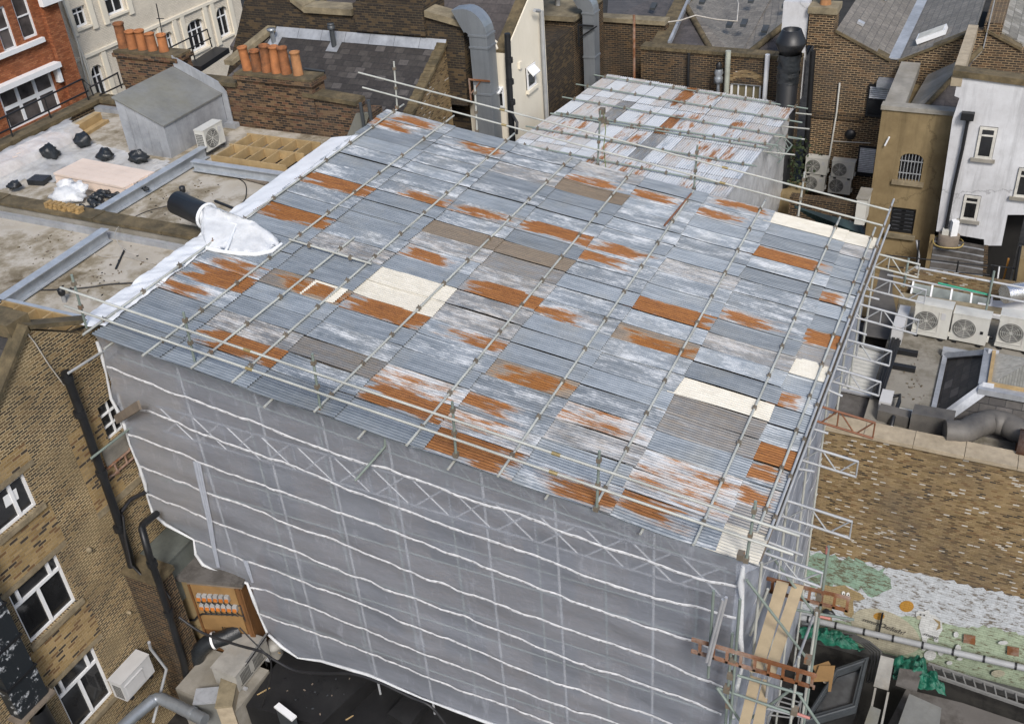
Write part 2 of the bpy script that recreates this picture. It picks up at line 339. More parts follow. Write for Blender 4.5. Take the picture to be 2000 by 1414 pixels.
M_pot = plain('terracotta', (.44,.17,.06), .85, 0, .45, 3, .3, dirt=(.16,.07,.035), dst=.5)
M_potd = plain('sooty_rim', (.06,.04,.03), .9)
M_wood = plain('new_softwood', (.44,.31,.15), .75, 0, .35, 2.5, .1)
M_board = plain('scaffold_board_wood', (.52,.41,.26), .85, 0, .3, 1.5, .2, dirt=(.30,.24,.15), dst=.6)
M_ply = plain('plywood', (.29,.17,.065), .7, 0, .25, 2, .1)
M_cedar = plain('stained_timber_cladding', (.20,.09,.028), .75, 0, .4, 2, .3, streak=.5)  # timber and plywood tones lowered to carry the kiosk's shadow
M_weath = plain('weathered_timber', (.22,.18,.14), .9, 0, .4, 3, .3)
M_upvc = plain('white_window_frame', (.78,.79,.80), .45, 0, .08, 3, 0)
M_blackp = plain('black_cast_iron', (.015,.016,.018), .45, 0, .4, 3, .1)
M_blackpl = plain('black_polythene', (.022,.026,.03), .35, 0, .5, 3, .6)
M_grey = plain('grey_pvc', (.33,.34,.35), .5, 0, .25, 2, .05)
M_dgrey = plain('dark_grey_frame', (.055,.062,.068), .45, 0, .3, 2, .05)
M_acw = plain('air_con_casing', (.58,.575,.53), .55, 0, .12, 2, .05, streak=.15, dirt=(.45,.42,.35), dst=.4)
M_acg = plain('air_con_grille', (.10,.10,.095), .6, 0, .3, 8, .1)
M_acl = plain('air_con_light_grey', (.52,.52,.52), .55, 0, .12, 2, .05)
M_bin = plain('orange_plastic', (.62,.19,.03), .5)
M_ac_grv = plain('galv_grey_box', (.40,.39,.36), .6, .1, .35, 2, .2, dirt=(.24,.2,.14), dst=.5)
M_tarp = plain('green_tarpaulin', (.008,.14,.085), .4, 0, .6, 5, .9)
M_foil = plain('foil_insulation', (.75,.75,.76), .22, .9, .1, 4, .5)
M_rustm = plain('rusted_steel', (.26,.10,.035), .85, .1, .5, 3, .3, dirt=(.45,.42,.38), dst=.5)
M_wrap = plain('grey_weatherproof_wrap', (.085,.08,.075), .6, 0, .35, .9, .2, dirt=(.22,.20,.17), dst=.5)
M_leaf = plain('ivy_leaf', (.035,.055,.018), .7, 0, .5, 6, 0)
M_bricks = plain('loose_yellow_bricks', (.46,.30,.12), .9, 0, .4, 5, .3, dirt=(.14,.09,.05), dst=.5)
M_pink = plain('foil_faced_insulation_board', (.70,.58,.49), .6, 0, .15, 1.2, .08)
M_cable = plain('black_cable', (.02,.02,.022), .5); M_cablew = plain('pale_cable', (.5,.47,.42), .5)
M_orange = plain('orange_rod', (.55,.25,.05), .5)
def glass_mat(name, c, rough=.06, sp=.5):
    s = NT(name); ob = s.obj(); n = s.noise(ob, .9, 4); col = s.mix(s.g(n, .35, .65), mul(c, .35), c)
    return s.fin(col, rough, 0, None, sp)
M_glass = glass_mat('dark_window_glass', (.035,.036,.038)); M_glassr = glass_mat('rooflight_glass', (.10,.105,.11), .12); M_glassg = glass_mat('grey_curtained_glass', (.12,.105,.10), .15); M_glassw = glass_mat('obscured_wired_glass', (.34,.38,.36), .25)
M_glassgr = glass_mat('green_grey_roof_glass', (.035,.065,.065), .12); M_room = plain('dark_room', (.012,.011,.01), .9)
M_lant = slate_mat('wired_glass_rooflight', [(.46,.44,.38), (.50,.48,.42)], .06, 40, (.34,.32,.27), st=.3)
M_lantd = slate_mat('wired_glass_rooflight_shaded', [(.20,.20,.18), (.23,.23,.21)], .06, 40, (.14,.14,.12), st=.3)  # shaded copy of the rooflight glass; front slope's darker tone is painted in
M_blind = slate_mat('white_louvre', [(.62,.64,.67), (.66,.68,.7)], 40, .07, (.10,.10,.11), st=.1)
M_paper = plain('paper', (.75,.76,.76), .7, 0, .05)
M_ink = plain('dark_lettering', (.05,.045,.04), .8, 0, 0)
# ---------------------------------------------------------------- camera, world, light
cam = bpy.data.objects.new('camera', bpy.data.cameras.new('camera')); COL.objects.link(cam); SC.camera = cam
cam.data.sensor_width = 36; cam.data.lens = 36*FOC/2000; cam.data.clip_end = 2000; cam.data.clip_start = .1
r0, d0, f0 = RM[0], RM[1], RM[2]
cam.matrix_world = Matrix(((r0.x, -d0.x, -f0.x, 0), (r0.y, -d0.y, -f0.y, 0), (r0.z, -d0.z, -f0.z, 0), (0,0,0,1)))
w = bpy.data.worlds.new('World'); SC.world = w; w.use_nodes = True; wn = w.node_tree; bg = wn.nodes['Background']
sky = wn.nodes.new('ShaderNodeTexSky'); sky.sky_type = 'NISHITA'; sky.sun_disc = False; sky.sun_elevation = radians(44); sky.sun_rotation = radians(145)
sky.air_density = 1.0; sky.dust_density = 2.5; sky.ozone_density = .6
wn.links.new(sky.outputs[0], bg.inputs[0]); bg.inputs[1].default_value = .105
sl = bpy.data.lights.new('sun', 'SUN'); sl.energy = 1.9; sl.angle = radians(14); sl.color = (1, .97, .93)
so = bpy.data.objects.new('sun', sl); COL.objects.link(so)
el, az = radians(44), radians(145); sd = V((sin(az)*cos(el), cos(az)*cos(el), sin(el)))
so.rotation_euler = sd.to_track_quat('Z', 'Y').to_euler()
SC.view_settings.view_transform = 'Standard'; SC.view_settings.look = 'None'; SC.view_settings.exposure = .64; SC.view_settings.gamma = 1
SC.cycles.max_bounces = 8; SC.cycles.transparent_max_bounces = 12; SC.cycles.use_adaptive_sampling = True; SC.cycles.caustics_reflective = False; SC.cycles.caustics_refractive = False

# ---------------------------------------------------------------- ground
MB().box((-400,-60,-23.2), (400,600,-22.6)).build('ground', M_yard, kind='structure')

# ---------------------------------------------------------------- temporary roof of corrugated sheets
POLES = [((164,660),(789,209)), ((280,701),(887,231)), ((455,752),(1005,266)), ((615,810),(1117,312)), ((795,876),(1237,336)), ((973,936),(1354,378)), ((1159,1001),(1495,396)), ((1354,1070),(1640,430)), ((1478,1045),(1709,450))]
PX = [(RP(*a), RP(*b)) for a, b in POLES]
FL, FR, BL, BR = RP(187,649), RP(1484,1099), RP(742,211), RP(1721,471)
NROW = 20
seams = [FL.x + .02] + [(a.x+b.x)/2 + .34 for a, b in PX[1:8]] + [FR.x]
def roofY(X, t):
    u = (X - FL.x)/(FR.x - FL.x)
    return (FL.y + (FR.y-FL.y)*u)*(1-t) + (BL.y + (BR.y-BL.y)*u)*t
def cell(px, py):
    p = RP(px, py); c = 0
    while c < len(seams)-2 and p.x > seams[c+1]: c += 1
    y0, y1 = roofY(p.x, 0), roofY(p.x, 1); return c, int((p.y-y0)/(y1-y0)*NROW)
SPEC = {}
for kind, pts in {
    'rust': [(660,352),(565,425),(440,540),(478,667),(1070,450),(945,580),(730,620),(1295,612),(905,870),(1530,495),(790,770),(1590,660),(1110,925)],
    'dark': [(1510,880)],
    'brn': [(885,455),(1035,495),(1140,380)],
    'rbrn': [(570,570),(1045,727),(1265,670)],
    'part': [(1470,630),(1420,410),(960,800),(640,335),(780,262),(870,262),(830,240),(1525,790),(1150,632),(1480,925),(1460,970),(360,560),(1000,640),(1180,497),(640,320),(940,300),(1060,920),(815,505),(810,375)],
    'trst': [(1165,840),(1310,900),(770,720),(1290,955),(1230,850),(970,830)],
    'tan': [(1000,345),(930,610),(880,610),(800,330),(640,480),(1330,520)],
    'dirt': [(1330,775),(1355,490),(1375,840),(1450,1000),(990,515),(700,700),(1400,830),(1560,700)],
    'white': [(770,530),(800,555),(740,560),(1390,790),(1580,735),(1545,435),(1680,470),(1440,1050)],
    'blm': [(740,300),(850,345),(900,380),(920,430),(1080,340),(1090,420),(1240,420),(1200,465),(830,300),(620,390),(1330,430),(1380,480),(1520,540),(1500,575),(650,640),(1120,600),(1180,700),(830,660),(1180,770),(560,710),(1010,790),(1340,560),(720,350),(960,380),(1350,450)],
}.items():
    for p in pts: SPEC[cell(*p)] = kind
def sheet_verts(c, r, x0, x1, nu, nv, rnd, kind, ov=True):
    """returns verts, tints, uv"""
    vs, ts, us = [], [], []
    yov = .045; sag = rnd.uniform(-.015, .035); tilt = rnd.uniform(.018, .036); sk = rnd.uniform(-.035, .035); o1, o2 = rnd.uniform(0, 90), rnd.uniform(0, 90)
    bu, bv = rnd.uniform(.25, .75), rnd.uniform(.3, .7); bsz = rnd.uniform(.5, .8)
    g0 = rnd.choice((-.3, -.2, -.1, 0, .1, .22)); b0 = rnd.choice((0, 0, .05, .12))
    R0 = 0; tone = rnd.choice((.80, .86, .92, .95, 1.0, 1.0, 1.08, 1.15)) if kind != 'white' else rnd.uniform(.85, 1)
    if kind == 'rust': R0, bsz, g0 = 1.0, 1.05, .3
    if kind == 'dark': R0, bsz, b0 = 1.3, 2, .7
    if kind == 'brn': b0, R0 = 1.0, .15
    if kind == 'rbrn': b0, R0, bsz = .75, .72, .9
    if kind == 'part': R0, bsz, g0 = .72, .7, .45
    if kind == 'trst': R0, bsz, g0, b0 = .52, 1.1, .6, .28
    if kind == 'tan': b0, g0 = .45, .5
    if kind == 'dirt': b0, g0 = .55, .25
    if kind == 'blm': g0 = .45
    for j in range(nv+1):
        v = j/nv
        for i in range(nu+1):
            u = i/nu; X = x0 + (x1-x0)*u + sk*(v-.5)
            t = (r + v*(1+yov) - yov*.5)/NROW; X -= .55*t*(1-u)*(c == 0); Y = roofY(X, t) - (.13*(1-v) if r == 0 else 0)
            z = roofz(X) + 0.0145*cos(2*pi*(Y-FL.y)/.0762) + .012 + u*.026 + (1-v)*tilt - sag*sin(pi*u)*(1 if v < .9 else .4)
            vs.append(V((X, Y, z)))
            dd = 1 - abs(u-bu)/(bsz*.75) + .45*mnoise.noise(V((u*2.5+o1, v*4+o2, 0))); ee = 1 - abs(v-bv)/(bsz*.85) + .35*mnoise.noise(V((u*3+o2, v*6+o1, 4)))
            e = max(0, min(dd, ee)) if bsz < 1.5 else 1
            ts.append((R0*min(1, e*1.5), g0, b0, tone)); us.append(((X-x0)+o1, (Y)+o2))
    return vs, ts, us
def grid_faces(nu, nv, b=0): return [(b+j*(nu+1)+i, b+j*(nu+1)+i+1, b+(j+1)*(nu+1)+i+1, b+(j+1)*(nu+1)+i) for j in range(nv) for i in range(nu)]
roof = thing('temporary_roof', 'long sloping temporary roof patched from grey, white and rusty corrugated sheets', 'roof', (RP(900,650).x, 19, -13))
far = {0: MB(), 1: MB()}; fart = {0: [], 1: []}; faru = {0: [], 1: []}
NAMEK = {'rust': 'rusty orange corrugated sheet', 'dark': 'dark brown rusted corrugated sheet', 'white': 'white corrugated sheet', 'brn': 'brown corrugated sheet', 'rbrn': 'brown and orange streaked corrugated sheet'}
for c in range(len(seams)-1):
    for r in range(NROW):
        rnd = random.Random(c*97 + r*13 + 5); k = SPEC.get((c, r)) or rnd.choice(['pl']*11+['blm','blm','tan','part'])
        x0 = seams[c] - (.2 if c else 0); x1 = seams[c+1] + rnd.uniform(-.03, .03)*(c < len(seams)-2)
        vs, ts, us = sheet_verts(c, r, x0, x1, 8, 50, rnd, k)
        if r < 12:
            mb = MB(); mb.add(vs, grid_faces(8, 50), True)
            mb.build('corrugated_sheet', M_wsheet if k == 'white' else M_sheet, roof, label=NAMEK.get(k), attr=ts, uvoff=us)
        else:
            q = 1 if k == 'white' else 0; far[0].m = q
            b = len(far[0].v); far[0].add(vs, grid_faces(8, 50), True); fart[0] += ts; faru[0] += us
wc, wr = cell(640,562)
vs, ts, us = sheet_verts(wc, wr, RP(606,560).x, RP(692,562).x, 5, 50, random.Random(77), 'white'); mb = MB(); mb.add([v + V((0,0,.03)) for v in vs], grid_faces(5, 50), True); mb.build('corrugated_sheet', M_wsheet, roof, label='short white corrugated sheet', attr=ts, uvoff=us)
far[0].build('corrugated_sheet_rows', [M_sheet, M_wsheet], roof, kind='stuff', attr=fart[0], uvoff=faru[0])
# dark lining so that no light leaks between sheets
MB().prism([(FL.x, FL.y+.1, roofz(FL.x)-.06), (FR.x, FR.y+.1, roofz(FR.x)-.06), (BR.x, BR.y-.1, roofz(BR.x)-.06), (BL.x+.3, BL.y-.1, roofz(BL.x)-.06)], (0,0,-.03)).build('lining', M_weath, roof)

# ---------------------------------------------------------------- scaffold frame of the main roof
scaf = thing('scaffold', 'steel tube scaffold frame with guard rails and lattice beams carrying the large patched roof', 'scaffold', (-9.5, 13, -22.6))
TR = .027
def clip(mb, p, s=.075, ax=V((0,1,0))): mb.ob(p - V((s/2, s*.6, s*.5)), (s,0,0), (0,s*1.2,0), (0,0,s*1.15))
def roof_tube(a, b, off=.075, mat=M_tube, ext=.0, clips=True, name='roof_tube'):
    mb = MB(); up = V((0,0,off)); d = (b-a).normalized(); mb.tube(a+up-d*ext, b+up+d*ext, TR)
    if clips:
        L = (b-a).length; n = int(L/1.27); mb.m = 1
        for i in range(n+1):
            p = a + (b-a)*((i+.5)/(n+1)) + up; clip(mb, p + V((0,0,-.01)))
            mb.tube(p, p+V((0,0,.09)), .012, 5)
    mb.build(name, [mat, M_clip], scaf)
for i, (a, b) in enumerate(PX): roof_tube(a, b)
roof_tube(RP(375,725), RP(692,470)); roof_tube(RP(567,477), RP(727,525), .13)
roof_tube(RP(1298,447), RP(1350,385), .1, M_rustt, 0, False)
roof_tube(RP(1497,1062), RP(1745,396), .10, M_tube2); roof_tube(RP(1515,1030), RP(1737,440), -.0, M_tube2, clips=False)
# stub ends under the eave
for p in [(210,672), (522,784), (705,845), (880,905), (1070,962), (1255,1030)]:
    a = RP(*p); MB().tube(a + V((0,-.12,-.05)), a + V((0,.6,-.05)), TR).build('eave_stub_tube', M_tube, scaf)
FY = 12.72
def post(a, b, Y, mat=M_tube, name='guard_post', foot=.0):
    p, q = OY(*a, Y), OY(*b, Y); q = V((q.x, Y, q.z)); p = V((q.x + (p.x-q.x)*.6, Y, p.z)); mb = MB(); mb.tube(q - V((0,0,foot)), p, TR); mb.m = 1
    clip(mb, q + V((0,0,.06)), .085); clip(mb, q + (p-q)*.45, .075); clip(mb, q + (p-q)*.85, .075); mb.build(name, [mat, M_clip], scaf)
for a, b in [((145,538),(172,650)), ((362,610),(383,717)), ((615,692),(627,806)), ((887,785),(891,893)), ((1177,882),(1165,998)), ((1482,980),(1457,1098))]: post(a, b, FY, M_tubeg)
def rail(pts, Y, mat=M_tube, name='guard_rail', off=-.06):
    P = [OY(*p, Y) + V((0,off,0)) for p in pts]; mb = MB(); mb.tube(P[0], P[-1], TR); mb.m = 1
    for t in (.3, .72): c = P[0] + (P[-1]-P[0])*t; mb.tube(c, c + (P[-1]-P[0]).normalized()*.16, TR*1.35, 8)
    mb.build(name, [mat, M_clipy], scaf)
rail([(122,559),(1564,1042)], FY); rail([(130,595),(1551,1078)], FY)
BY = 25.45
for a, b in [((773,121),(776,214)), ((930,168),(932,261)), ((1178,217),(1167,326)), ((1365,284),(1355,374)), ((1575,337),(1558,429))]: post(a, b, BY, M_tubeg if a[0] in (1178,1365) else M_tube)
rail([(702,141),(1737,409)], BY); rail([(710,170),(1725,439)], BY)
c0 = RP(1745,396, .1); mb = MB(); 
# lattice beams poking out of the right-hand edge
def lattice(mb, a, b, h, n, r=TR, rd=.016, flip=0):
    """two chords a-b and a-b shifted by h, with zigzag bracing"""
    a, b, h = V(a), V(b), V(h); mb.tube(a, b, r); mb.tube(a+h, b+h, r); d = (b-a)/n
    for i in range(n):
        p, q = a + d*(i+.08), a + d*(i+.92)
        if (i + flip) % 2: mb.tube(p+h, q, rd, 6)
        else: mb.tube(p, q+h, rd, 6)
        if i % 2: mb.tube(a + d*(i+.98), a + d*(i+.98) + h, rd*1.1, 6)
for (t0, t1, b0, b1, mat) in [((1717,497),(1797,517),(1707,520),(1790,542),M_tube), ((1700,540),(1810,567),(1692,565),(1802,592),M_tube2), ((1682,595),(1795,626),(1672,621),(1785,652),M_tube2),
        ((1656,664),(1742,687),(1647,690),(1734,714),M_tube2), ((1640,722),(1721,747),(1630,750),(1712,772),M_tube2), ((1614,797),(1710,826),(1597,824),(1701,855),M_rustt),
        ((1579,872),(1677,902),(1567,897),(1667,930),M_tube2), ((1542,979),(1665,1019),(1527,1005),(1656,1050),M_tube2), ((1495,1080),(1607,1119),(1465,1102),(1600,1145),M_tube2)]:
    s = RP(*t0, -.12); Yb = s.y; e = OY(*t1, Yb); hb = OY(*b1, Yb) - e; hb = V((0, 0, -max(.3, min(.45, hb.length))))
    d = (e - s); L = d.length; a = s - d.normalized()*1.2; mb = MB(); lattice(mb, a, e, hb, 6); mb.build('lattice_beam', mat, scaf)
mb = MB()
for p, q in [((1690,578),(1705,582)), ((1665,645),(1680,650)), ((1625,765),(1632,768)), ((1625,712),(1640,716)), ((1590,838),(1603,842)), ((1558,915),(1575,918)), ((1510,1024),(1565,1042)), ((1500,1058),(1552,1078))]:
    s = RP(*p, -.25); e = OY(*q, s.y); d = (e-s).normalized(); MB().tube(s - d*.5, e + d*.15, TR).build('edge_stub_tube', M_tube2, scaf)
# uprights down the right-hand side
for y in (13.0, 15.0, 17.0, 19.0, 21.0, 23.0, 25.0): MB().tube((FR.x+.02, y, -22.6), (FR.x+.02, y, -13.05), TR).build('side_upright', M_tube, scaf)
# standards and beams behind the front net
NY = 12.95
mb = MB()
for px in [(344,712),(496,762),(626,807),(756,849),(939,921),(1083,976),(1278,1029)]:
    X = OY(*px, NY+.18).x; MB().tube((X, NY+.18, -22.6), (X, NY+.18, roofz(X)-.1), TR*1.1).build('standard', M_tube2, scaf); MB().tube((X+.55, NY+1.25, -22.6), (X+.55, NY+1.25, roofz(X)-1.6), TR).build('standard', M_tubeg, scaf)
mb = MB()
for (a, b) in [((225,672),(1440,1095)), ]:
    lattice(mb, OY(*a, NY+.15), OY(*b, NY+.15), (0,0,-.34), 40, TR*.7, .009)
mb.build('eave_lattice', M_tubeg, scaf)
for z, y in ((-15.6,NY+.2), (-17.6,NY+.2), (-19.4,NY+.2), (-16.2,NY+1.25), (-18.3,NY+1.25)): MB().tube((-16.7, y, z), (-2.6, y, z), TR*.7).build('ledger', M_tubeg, scaf)
mb = MB(); a0, a1 = OY(320,842,NY+.16), OY(1416,1166,NY+.16)
lattice(mb, a0, a1, (0,0,.72), 14, TR*1.2, .024); lattice(mb, a0+V((0,0,.0)), a1, (0,0,.72), 14, TR*1.2, .024, 1)
mb.build('lattice_girder', M_alu, scaf)
mb = MB(); d = OY(694,938,NY-.5); mb.tube(OY(752,872,NY-.1), d, TR); mb.tube(OY(752,845,NY-.05), OY(752,872,NY-.1), TR); mb.build('loose_brace', M_tubeg, scaf)

# ---------------------------------------------------------------- debris netting on the front
net = thing('debris_netting', 'translucent grey debris netting with white bands hung over the whole scaffold front', 'netting', (-9.5, NY, -20.5))
OUT = [(190,648),(196,662),(201,676),(209,692),(213,725),(223,742),(223,772),(233,784),(244,812),(256,836),(258,862),(278,906),(276,921),(288,938),(290,965),(305,993),(326,1016),(382,1048),(389,1072),(400,1098),(422,1108),(490,1133),(496,1142),(504,1166),(508,1191),(515,1201),(526,1231),(557,1258),(590,1276),(632,1286),(665,1293),(725,1313),(762,1328),(830,1356),(899,1380),(960,1401),(1040,1432),(1130,1470),(1300,1510),(1425,1530),(1432,1400),(1440,1290),(1447,1180),(1458,1110),(1484,1099)]
def billow(X, z):
    return -.05*abs(sin((z + .14*X)*3.6)) + .045*mnoise.noise(V((X*.55, z*1.1, 3))) + .05*mnoise.noise(V((X*1.9, z*2.6, 7))) + .025*mnoise.noise(V((X*4.5+z*1.5, z*4, 1)))
bm = bmesh.new(); vs = [bm.verts.new(OY(*p, NY)) for p in OUT]
top = [RP(1484 - (1484-187)*i/12, 1099 - (1099-649)*i/12) for i in range(1, 12)]
vs += [bm.verts.new(V((p.x, NY, roofz(p.x)-.02))) for p in top]
bm.faces.new(vs)
for i in range(1, 48):
    bmesh.ops.bisect_plane(bm, geom=bm.verts[:]+bm.edges[:]+bm.faces[:], plane_co=(-17+i*.31, 0, 0), plane_no=(1,0,0))
for i in range(1, 48): bmesh.ops.bisect_plane(bm, geom=bm.verts[:]+bm.edges[:]+bm.faces[:], plane_co=(0,0,-11-i*.22), plane_no=(0,0,1))
bmesh.ops.triangulate(bm, faces=[f for f in bm.faces if len(f.verts) > 4])
bm.verts.index_update(); mb = MB()
mb.add([V((v.co.x, NY - .06 + billow(v.co.x, v.co.z), v.co.z)) for v in bm.verts], [[v.index for v in f.verts][::1] for f in bm.faces], True); bm.free()
mb.build('net_sheet', M_net, net)
# right-hand return of the net
mb = MB(); mb.grid(lambda u, v: V((FR.x - .14 - .24*max(0, 1-u*14) + .05*mnoise.noise(V((u*9, v*7, 2))), NY - .08 + u*12.2, -22.4 + v*(roofz(FR.x) - .1 + 22.4))), 30, 24); mb.build('net_sheet', M_net2, net)
TAPES = [[(217,711),(275,735),(357,766),(375,772),(510,820),(600,857),(699,891),(771,912),(933,970),(1050,1009),(1097,1026),(1196,1064),(1273,1089),(1325,1108),(1405,1133),(1447,1139)],
 [(267,791),(300,797),(380,832),(525,885),(625,922),(699,954),(720,958),(810,993),(885,1020),(1050,1077),(1160,1117),(1232,1144),(1325,1169),(1389,1187),(1440,1201)],
 [(259,842),(332,871),(400,900),(507,937),(625,977),(697,1002),(850,1060),(1020,1125),(1200,1192),(1287,1220),(1380,1255),(1436,1272)],
 [(277,905),(330,926),(390,951),(417,960),(510,992),(570,1017),(749,1085),(900,1143),(1050,1197),(1200,1250),(1297,1285),(1415,1332)],
 [(292,961),(395,1002),(410,1012),(487,1037),(590,1075),(749,1137),(900,1193),(1050,1252),(1200,1307),(1285,1337),(1412,1387)],
 [(385,1050),(487,1092),(600,1132),(749,1187),(899,1247),(1050,1308),(1200,1365),(1335,1413),(1430,1450)],
 [(495,1141),(570,1165),(650,1197),(749,1232),(899,1295),(1050,1352),(1240,1416),(1420,1490)],
 [(507,1192),(620,1233),(775,1287),(899,1337),(1000,1373),(1110,1414),(1300,1480)]]
def ribbon(P, wd, yo, seed):
    out = []; n = 0
    for i in range(len(P)-1):
        k = max(1, int((P[i+1]-P[i]).length/.12))
        for j in range(k): out.append(P[i] + (P[i+1]-P[i])*(j/k))
    out.append(P[-1]); us = []; vs = []; L = 0
    for i, p in enumerate(out):
        if i: L += (p-out[i-1]).length
        wv = .003*sin(L*16 + seed*2) + .012*mnoise.noise(V((L*3, seed, 0))); y = NY - .06 + billow(p.x, p.z) - yo
        ww = wd*(1 + .35*mnoise.noise(V((L*2.3, seed+9, 0))))
        for k, dz in enumerate((-.5, 0, .5)): vs.append(V((p.x, y - (.018 if k == 1 else 0), p.z + wv + dz*ww))); us.append((L, k*.5))
    fs = [(i*3+k, (i+1)*3+k, (i+1)*3+k+1, i*3+k+1) for i in range(len(out)-1) for k in (0, 1)]
    return vs, fs, us
for i, t in enumerate(TAPES):
    vs, fs, us = ribbon([OY(*p, NY) for p in t], .07, .02, i); mb = MB(); mb.add(vs, fs, True); mb.build('white_band', M_tape, net, uvoff=us)
hem = [(196,662),(203,676),(213,725),(225,772),(246,812),(260,862),(279,906),(290,938),(293,965),(307,993),(330,1018),(384,1048),(392,1072),(402,1096),(422,1105),(490,1131),(505,1166),(512,1195),(528,1230),(557,1256),(590,1274),(632,1284),(725,1311),(830,1354),(899,1378),(1000,1415)]
mb = MB(); HP = [OY(*p, NY) for p in hem]; HP = [V((p.x, NY - .1 + billow(p.x, p.z), p.z)) for p in HP]; mb.path(HP, [.036 + .014*sin(i*2.1) for i in range(len(HP))], 7); mb.build('gathered_hem', M_netwrap, net)
mb = MB()
for seam, wd in (([(385,900),(398,960),(410,1012),(418,1060),(428,1105)], .22), ([(480,1092),(488,1115),(495,1135)], .14)):
    P = [OY(*p, NY-.14) for p in seam]
    mb.grid(lambda u, v: (lambda t, k: P[k] + (P[min(k+1, len(P)-1)]-P[k])*(t-k) + V(((u-.5)*wd*(1-.6*v), -.06*abs(sin(u*9)), 0)))(v*(len(P)-1), min(int(v*(len(P)-1)), len(P)-2)), 8, 16)
mb.build('bunched_seam', M_net2, net)
# side return bands
mb = MB()
for k in range(6):
    vs = []; us = []
    for i in range(40):
        y = NY + .1 + i*.18; z = -14.2 - k*1.05 - .09*sin(i*.9+k) - .02*i*(0)
        vs += [V((FR.x-.06, y, z)), V((FR.x-.06, y, z+.05+.02*sin(i*2.2)))]
    mb.add(vs, [(2*i, 2*i+2, 2*i+3, 2*i+1) for i in range(39)])
mb.build('white_band', M_whitefilm, net)
mb = MB(); mb.path([OY(1452,1105,NY-.1), OY(1447,1140,NY-.12), OY(1450,1180,NY-.1), OY(1445,1240,NY-.12), OY(1452,1290,NY-.1), OY(1440,1340,NY-.1), OY(1432,1400,NY-.1)], [.04,.07,.03,.06,.03,.05,.03], 8); mb.build('bunched_seam', M_netwrap, net)

# ---------------------------------------------------------------- the building inside the scaffold
bi = thing('shrouded_building', 'brick building hidden behind the netting under the large temporary roof', 'building', (-9.7, 20, -22.6))
MB().box((-16.6, 14.9, -22.6), (-2.9, 25.2, -14.4)).build('wall', M_bdark, bi)
mb = MB()
for i in range(5):
    for z in (-17.6, -20.9): MB().box((-15.4 + i*2.5, 14.85, z), (-14.2 + i*2.5, 14.92, z+1.7)).build('window', M_glass, bi)
# white flashing sheet along the left roof edge
mb = MB(); A, B_ = RP(203,640)+V((.05,0,.02)), RP(697,268)+V((.05,0,.02))
def flash(u, v):
    p = A + (B_-A)*v; return V((p.x - .88*u - .0*v, p.y - .1*u, p.z + .03 - .02*sin(u*pi) - .12*u*u + .05*mnoise.noise(V((u*3, v*26, 0)))*(1 if v < .6 else .25) + .03*mnoise.noise(V((u*2+v*60, v*55, 4)))*(1 if v < .5 else .1)))
mb.grid(flash, 10, 150); mb.build('flashing_sheet', M_whitefilm, label='white plastic flashing strip along the left edge of the patched roof', cat='flashing')
# ================================================================ shared builders
def rectX(p, X):
    q = [OX(*a, X) for a in p]; return (q[0].y+q[3].y)/2, (q[1].y+q[2].y)/2, (q[2].z+q[3].z)/2, (q[0].z+q[1].z)/2
def rectY(p, Y):
    q = [OY(*a, Y) for a in p]; return (q[0].x+q[3].x)/2, (q[1].x+q[2].x)/2, (q[2].z+q[3].z)/2, (q[0].z+q[1].z)/2
def window(par, o, ux, uz, n, vb=(), hb=(), fw=.07, fm=M_upvc, gm=M_glass, sill=None, rec=.08, bar=None, head=None, name='window', dep=.07):
    """o = lower left corner on the wall face, ux / uz = full width and height, n = outward normal"""
    o, ux, uz, n = V(o), V(ux), V(uz), V(n).normalized(); W, H = ux.length, uz.length; x, z = ux.normalized(), uz.normalized()
    bar = bar or fw*.6; mb = MB(); b = o - n*rec; d = -n*dep
    mb.ob(b, x*W, z*fw, d); mb.ob(b + z*(H-fw), x*W, z*fw, d); mb.ob(b + z*fw, x*fw, z*(H-2*fw), d); mb.ob(b + x*(W-fw) + z*fw, x*fw, z*(H-2*fw), d)
    for v in vb:
        u, v0, v1 = (v, 0, 1) if not isinstance(v, tuple) else v
        a, c = max(fw, v0*H), min(H-fw, v1*H); mb.ob(b + n*.004 + x*(u*W - bar/2) + z*a, x*bar, z*(c-a), d)
    for v in hb:
        v, u0, u1 = (v, 0, 1) if not isinstance(v, tuple) else v
        a, c = max(fw, u0*W), min(W-fw, u1*W); mb.ob(b + n*.008 + z*(v*H - bar/2) + x*a, x*(c-a), z*bar, d)
    f = mb.build(name, fm, par)
    g = b - n*(dep*.6); MB().quad(g, g+ux, g+ux+uz, g+uz).build('pane', gm, f)
    if sill: MB().ob(o - n*.1 - x*.08 - z*.12, x*(W+.16), z*.11, n*(.1+.09)).build('sill', sill, f)
    if head: MB().ob(o - n*.02 - x*.12 + z*(H+.003), x*(W+.24), z*.16, n*(.028)).build('lintel', head, f)
    return f
def blob(mb, c, r, seed=0, n=14, rough=.35, flat=True):
    c, r = V(c), V(r); k = n//2+1; vs = []
    for j in range(k+1):
        th = pi*j/k
        for i in range(n):
            ph = 2*pi*i/n; d = V((sin(th)*cos(ph), sin(th)*sin(ph), cos(th))); s = 1 + rough*mnoise.noise(d*1.7 + V((seed*3.1, seed, 0))) + rough*.5*mnoise.noise(d*4 + V((seed, 0, 5)))
            p = V((d.x*r.x, d.y*r.y, d.z*r.z))*s
            if flat: p.z = max(p.z, -r.z*.55)
            vs.append(c + p)
    return mb.add(vs, [(j*n+i, (j+1)*n+i, (j+1)*n+(i+1) % n, j*n+(i+1) % n) for j in range(k) for i in range(n)], True)
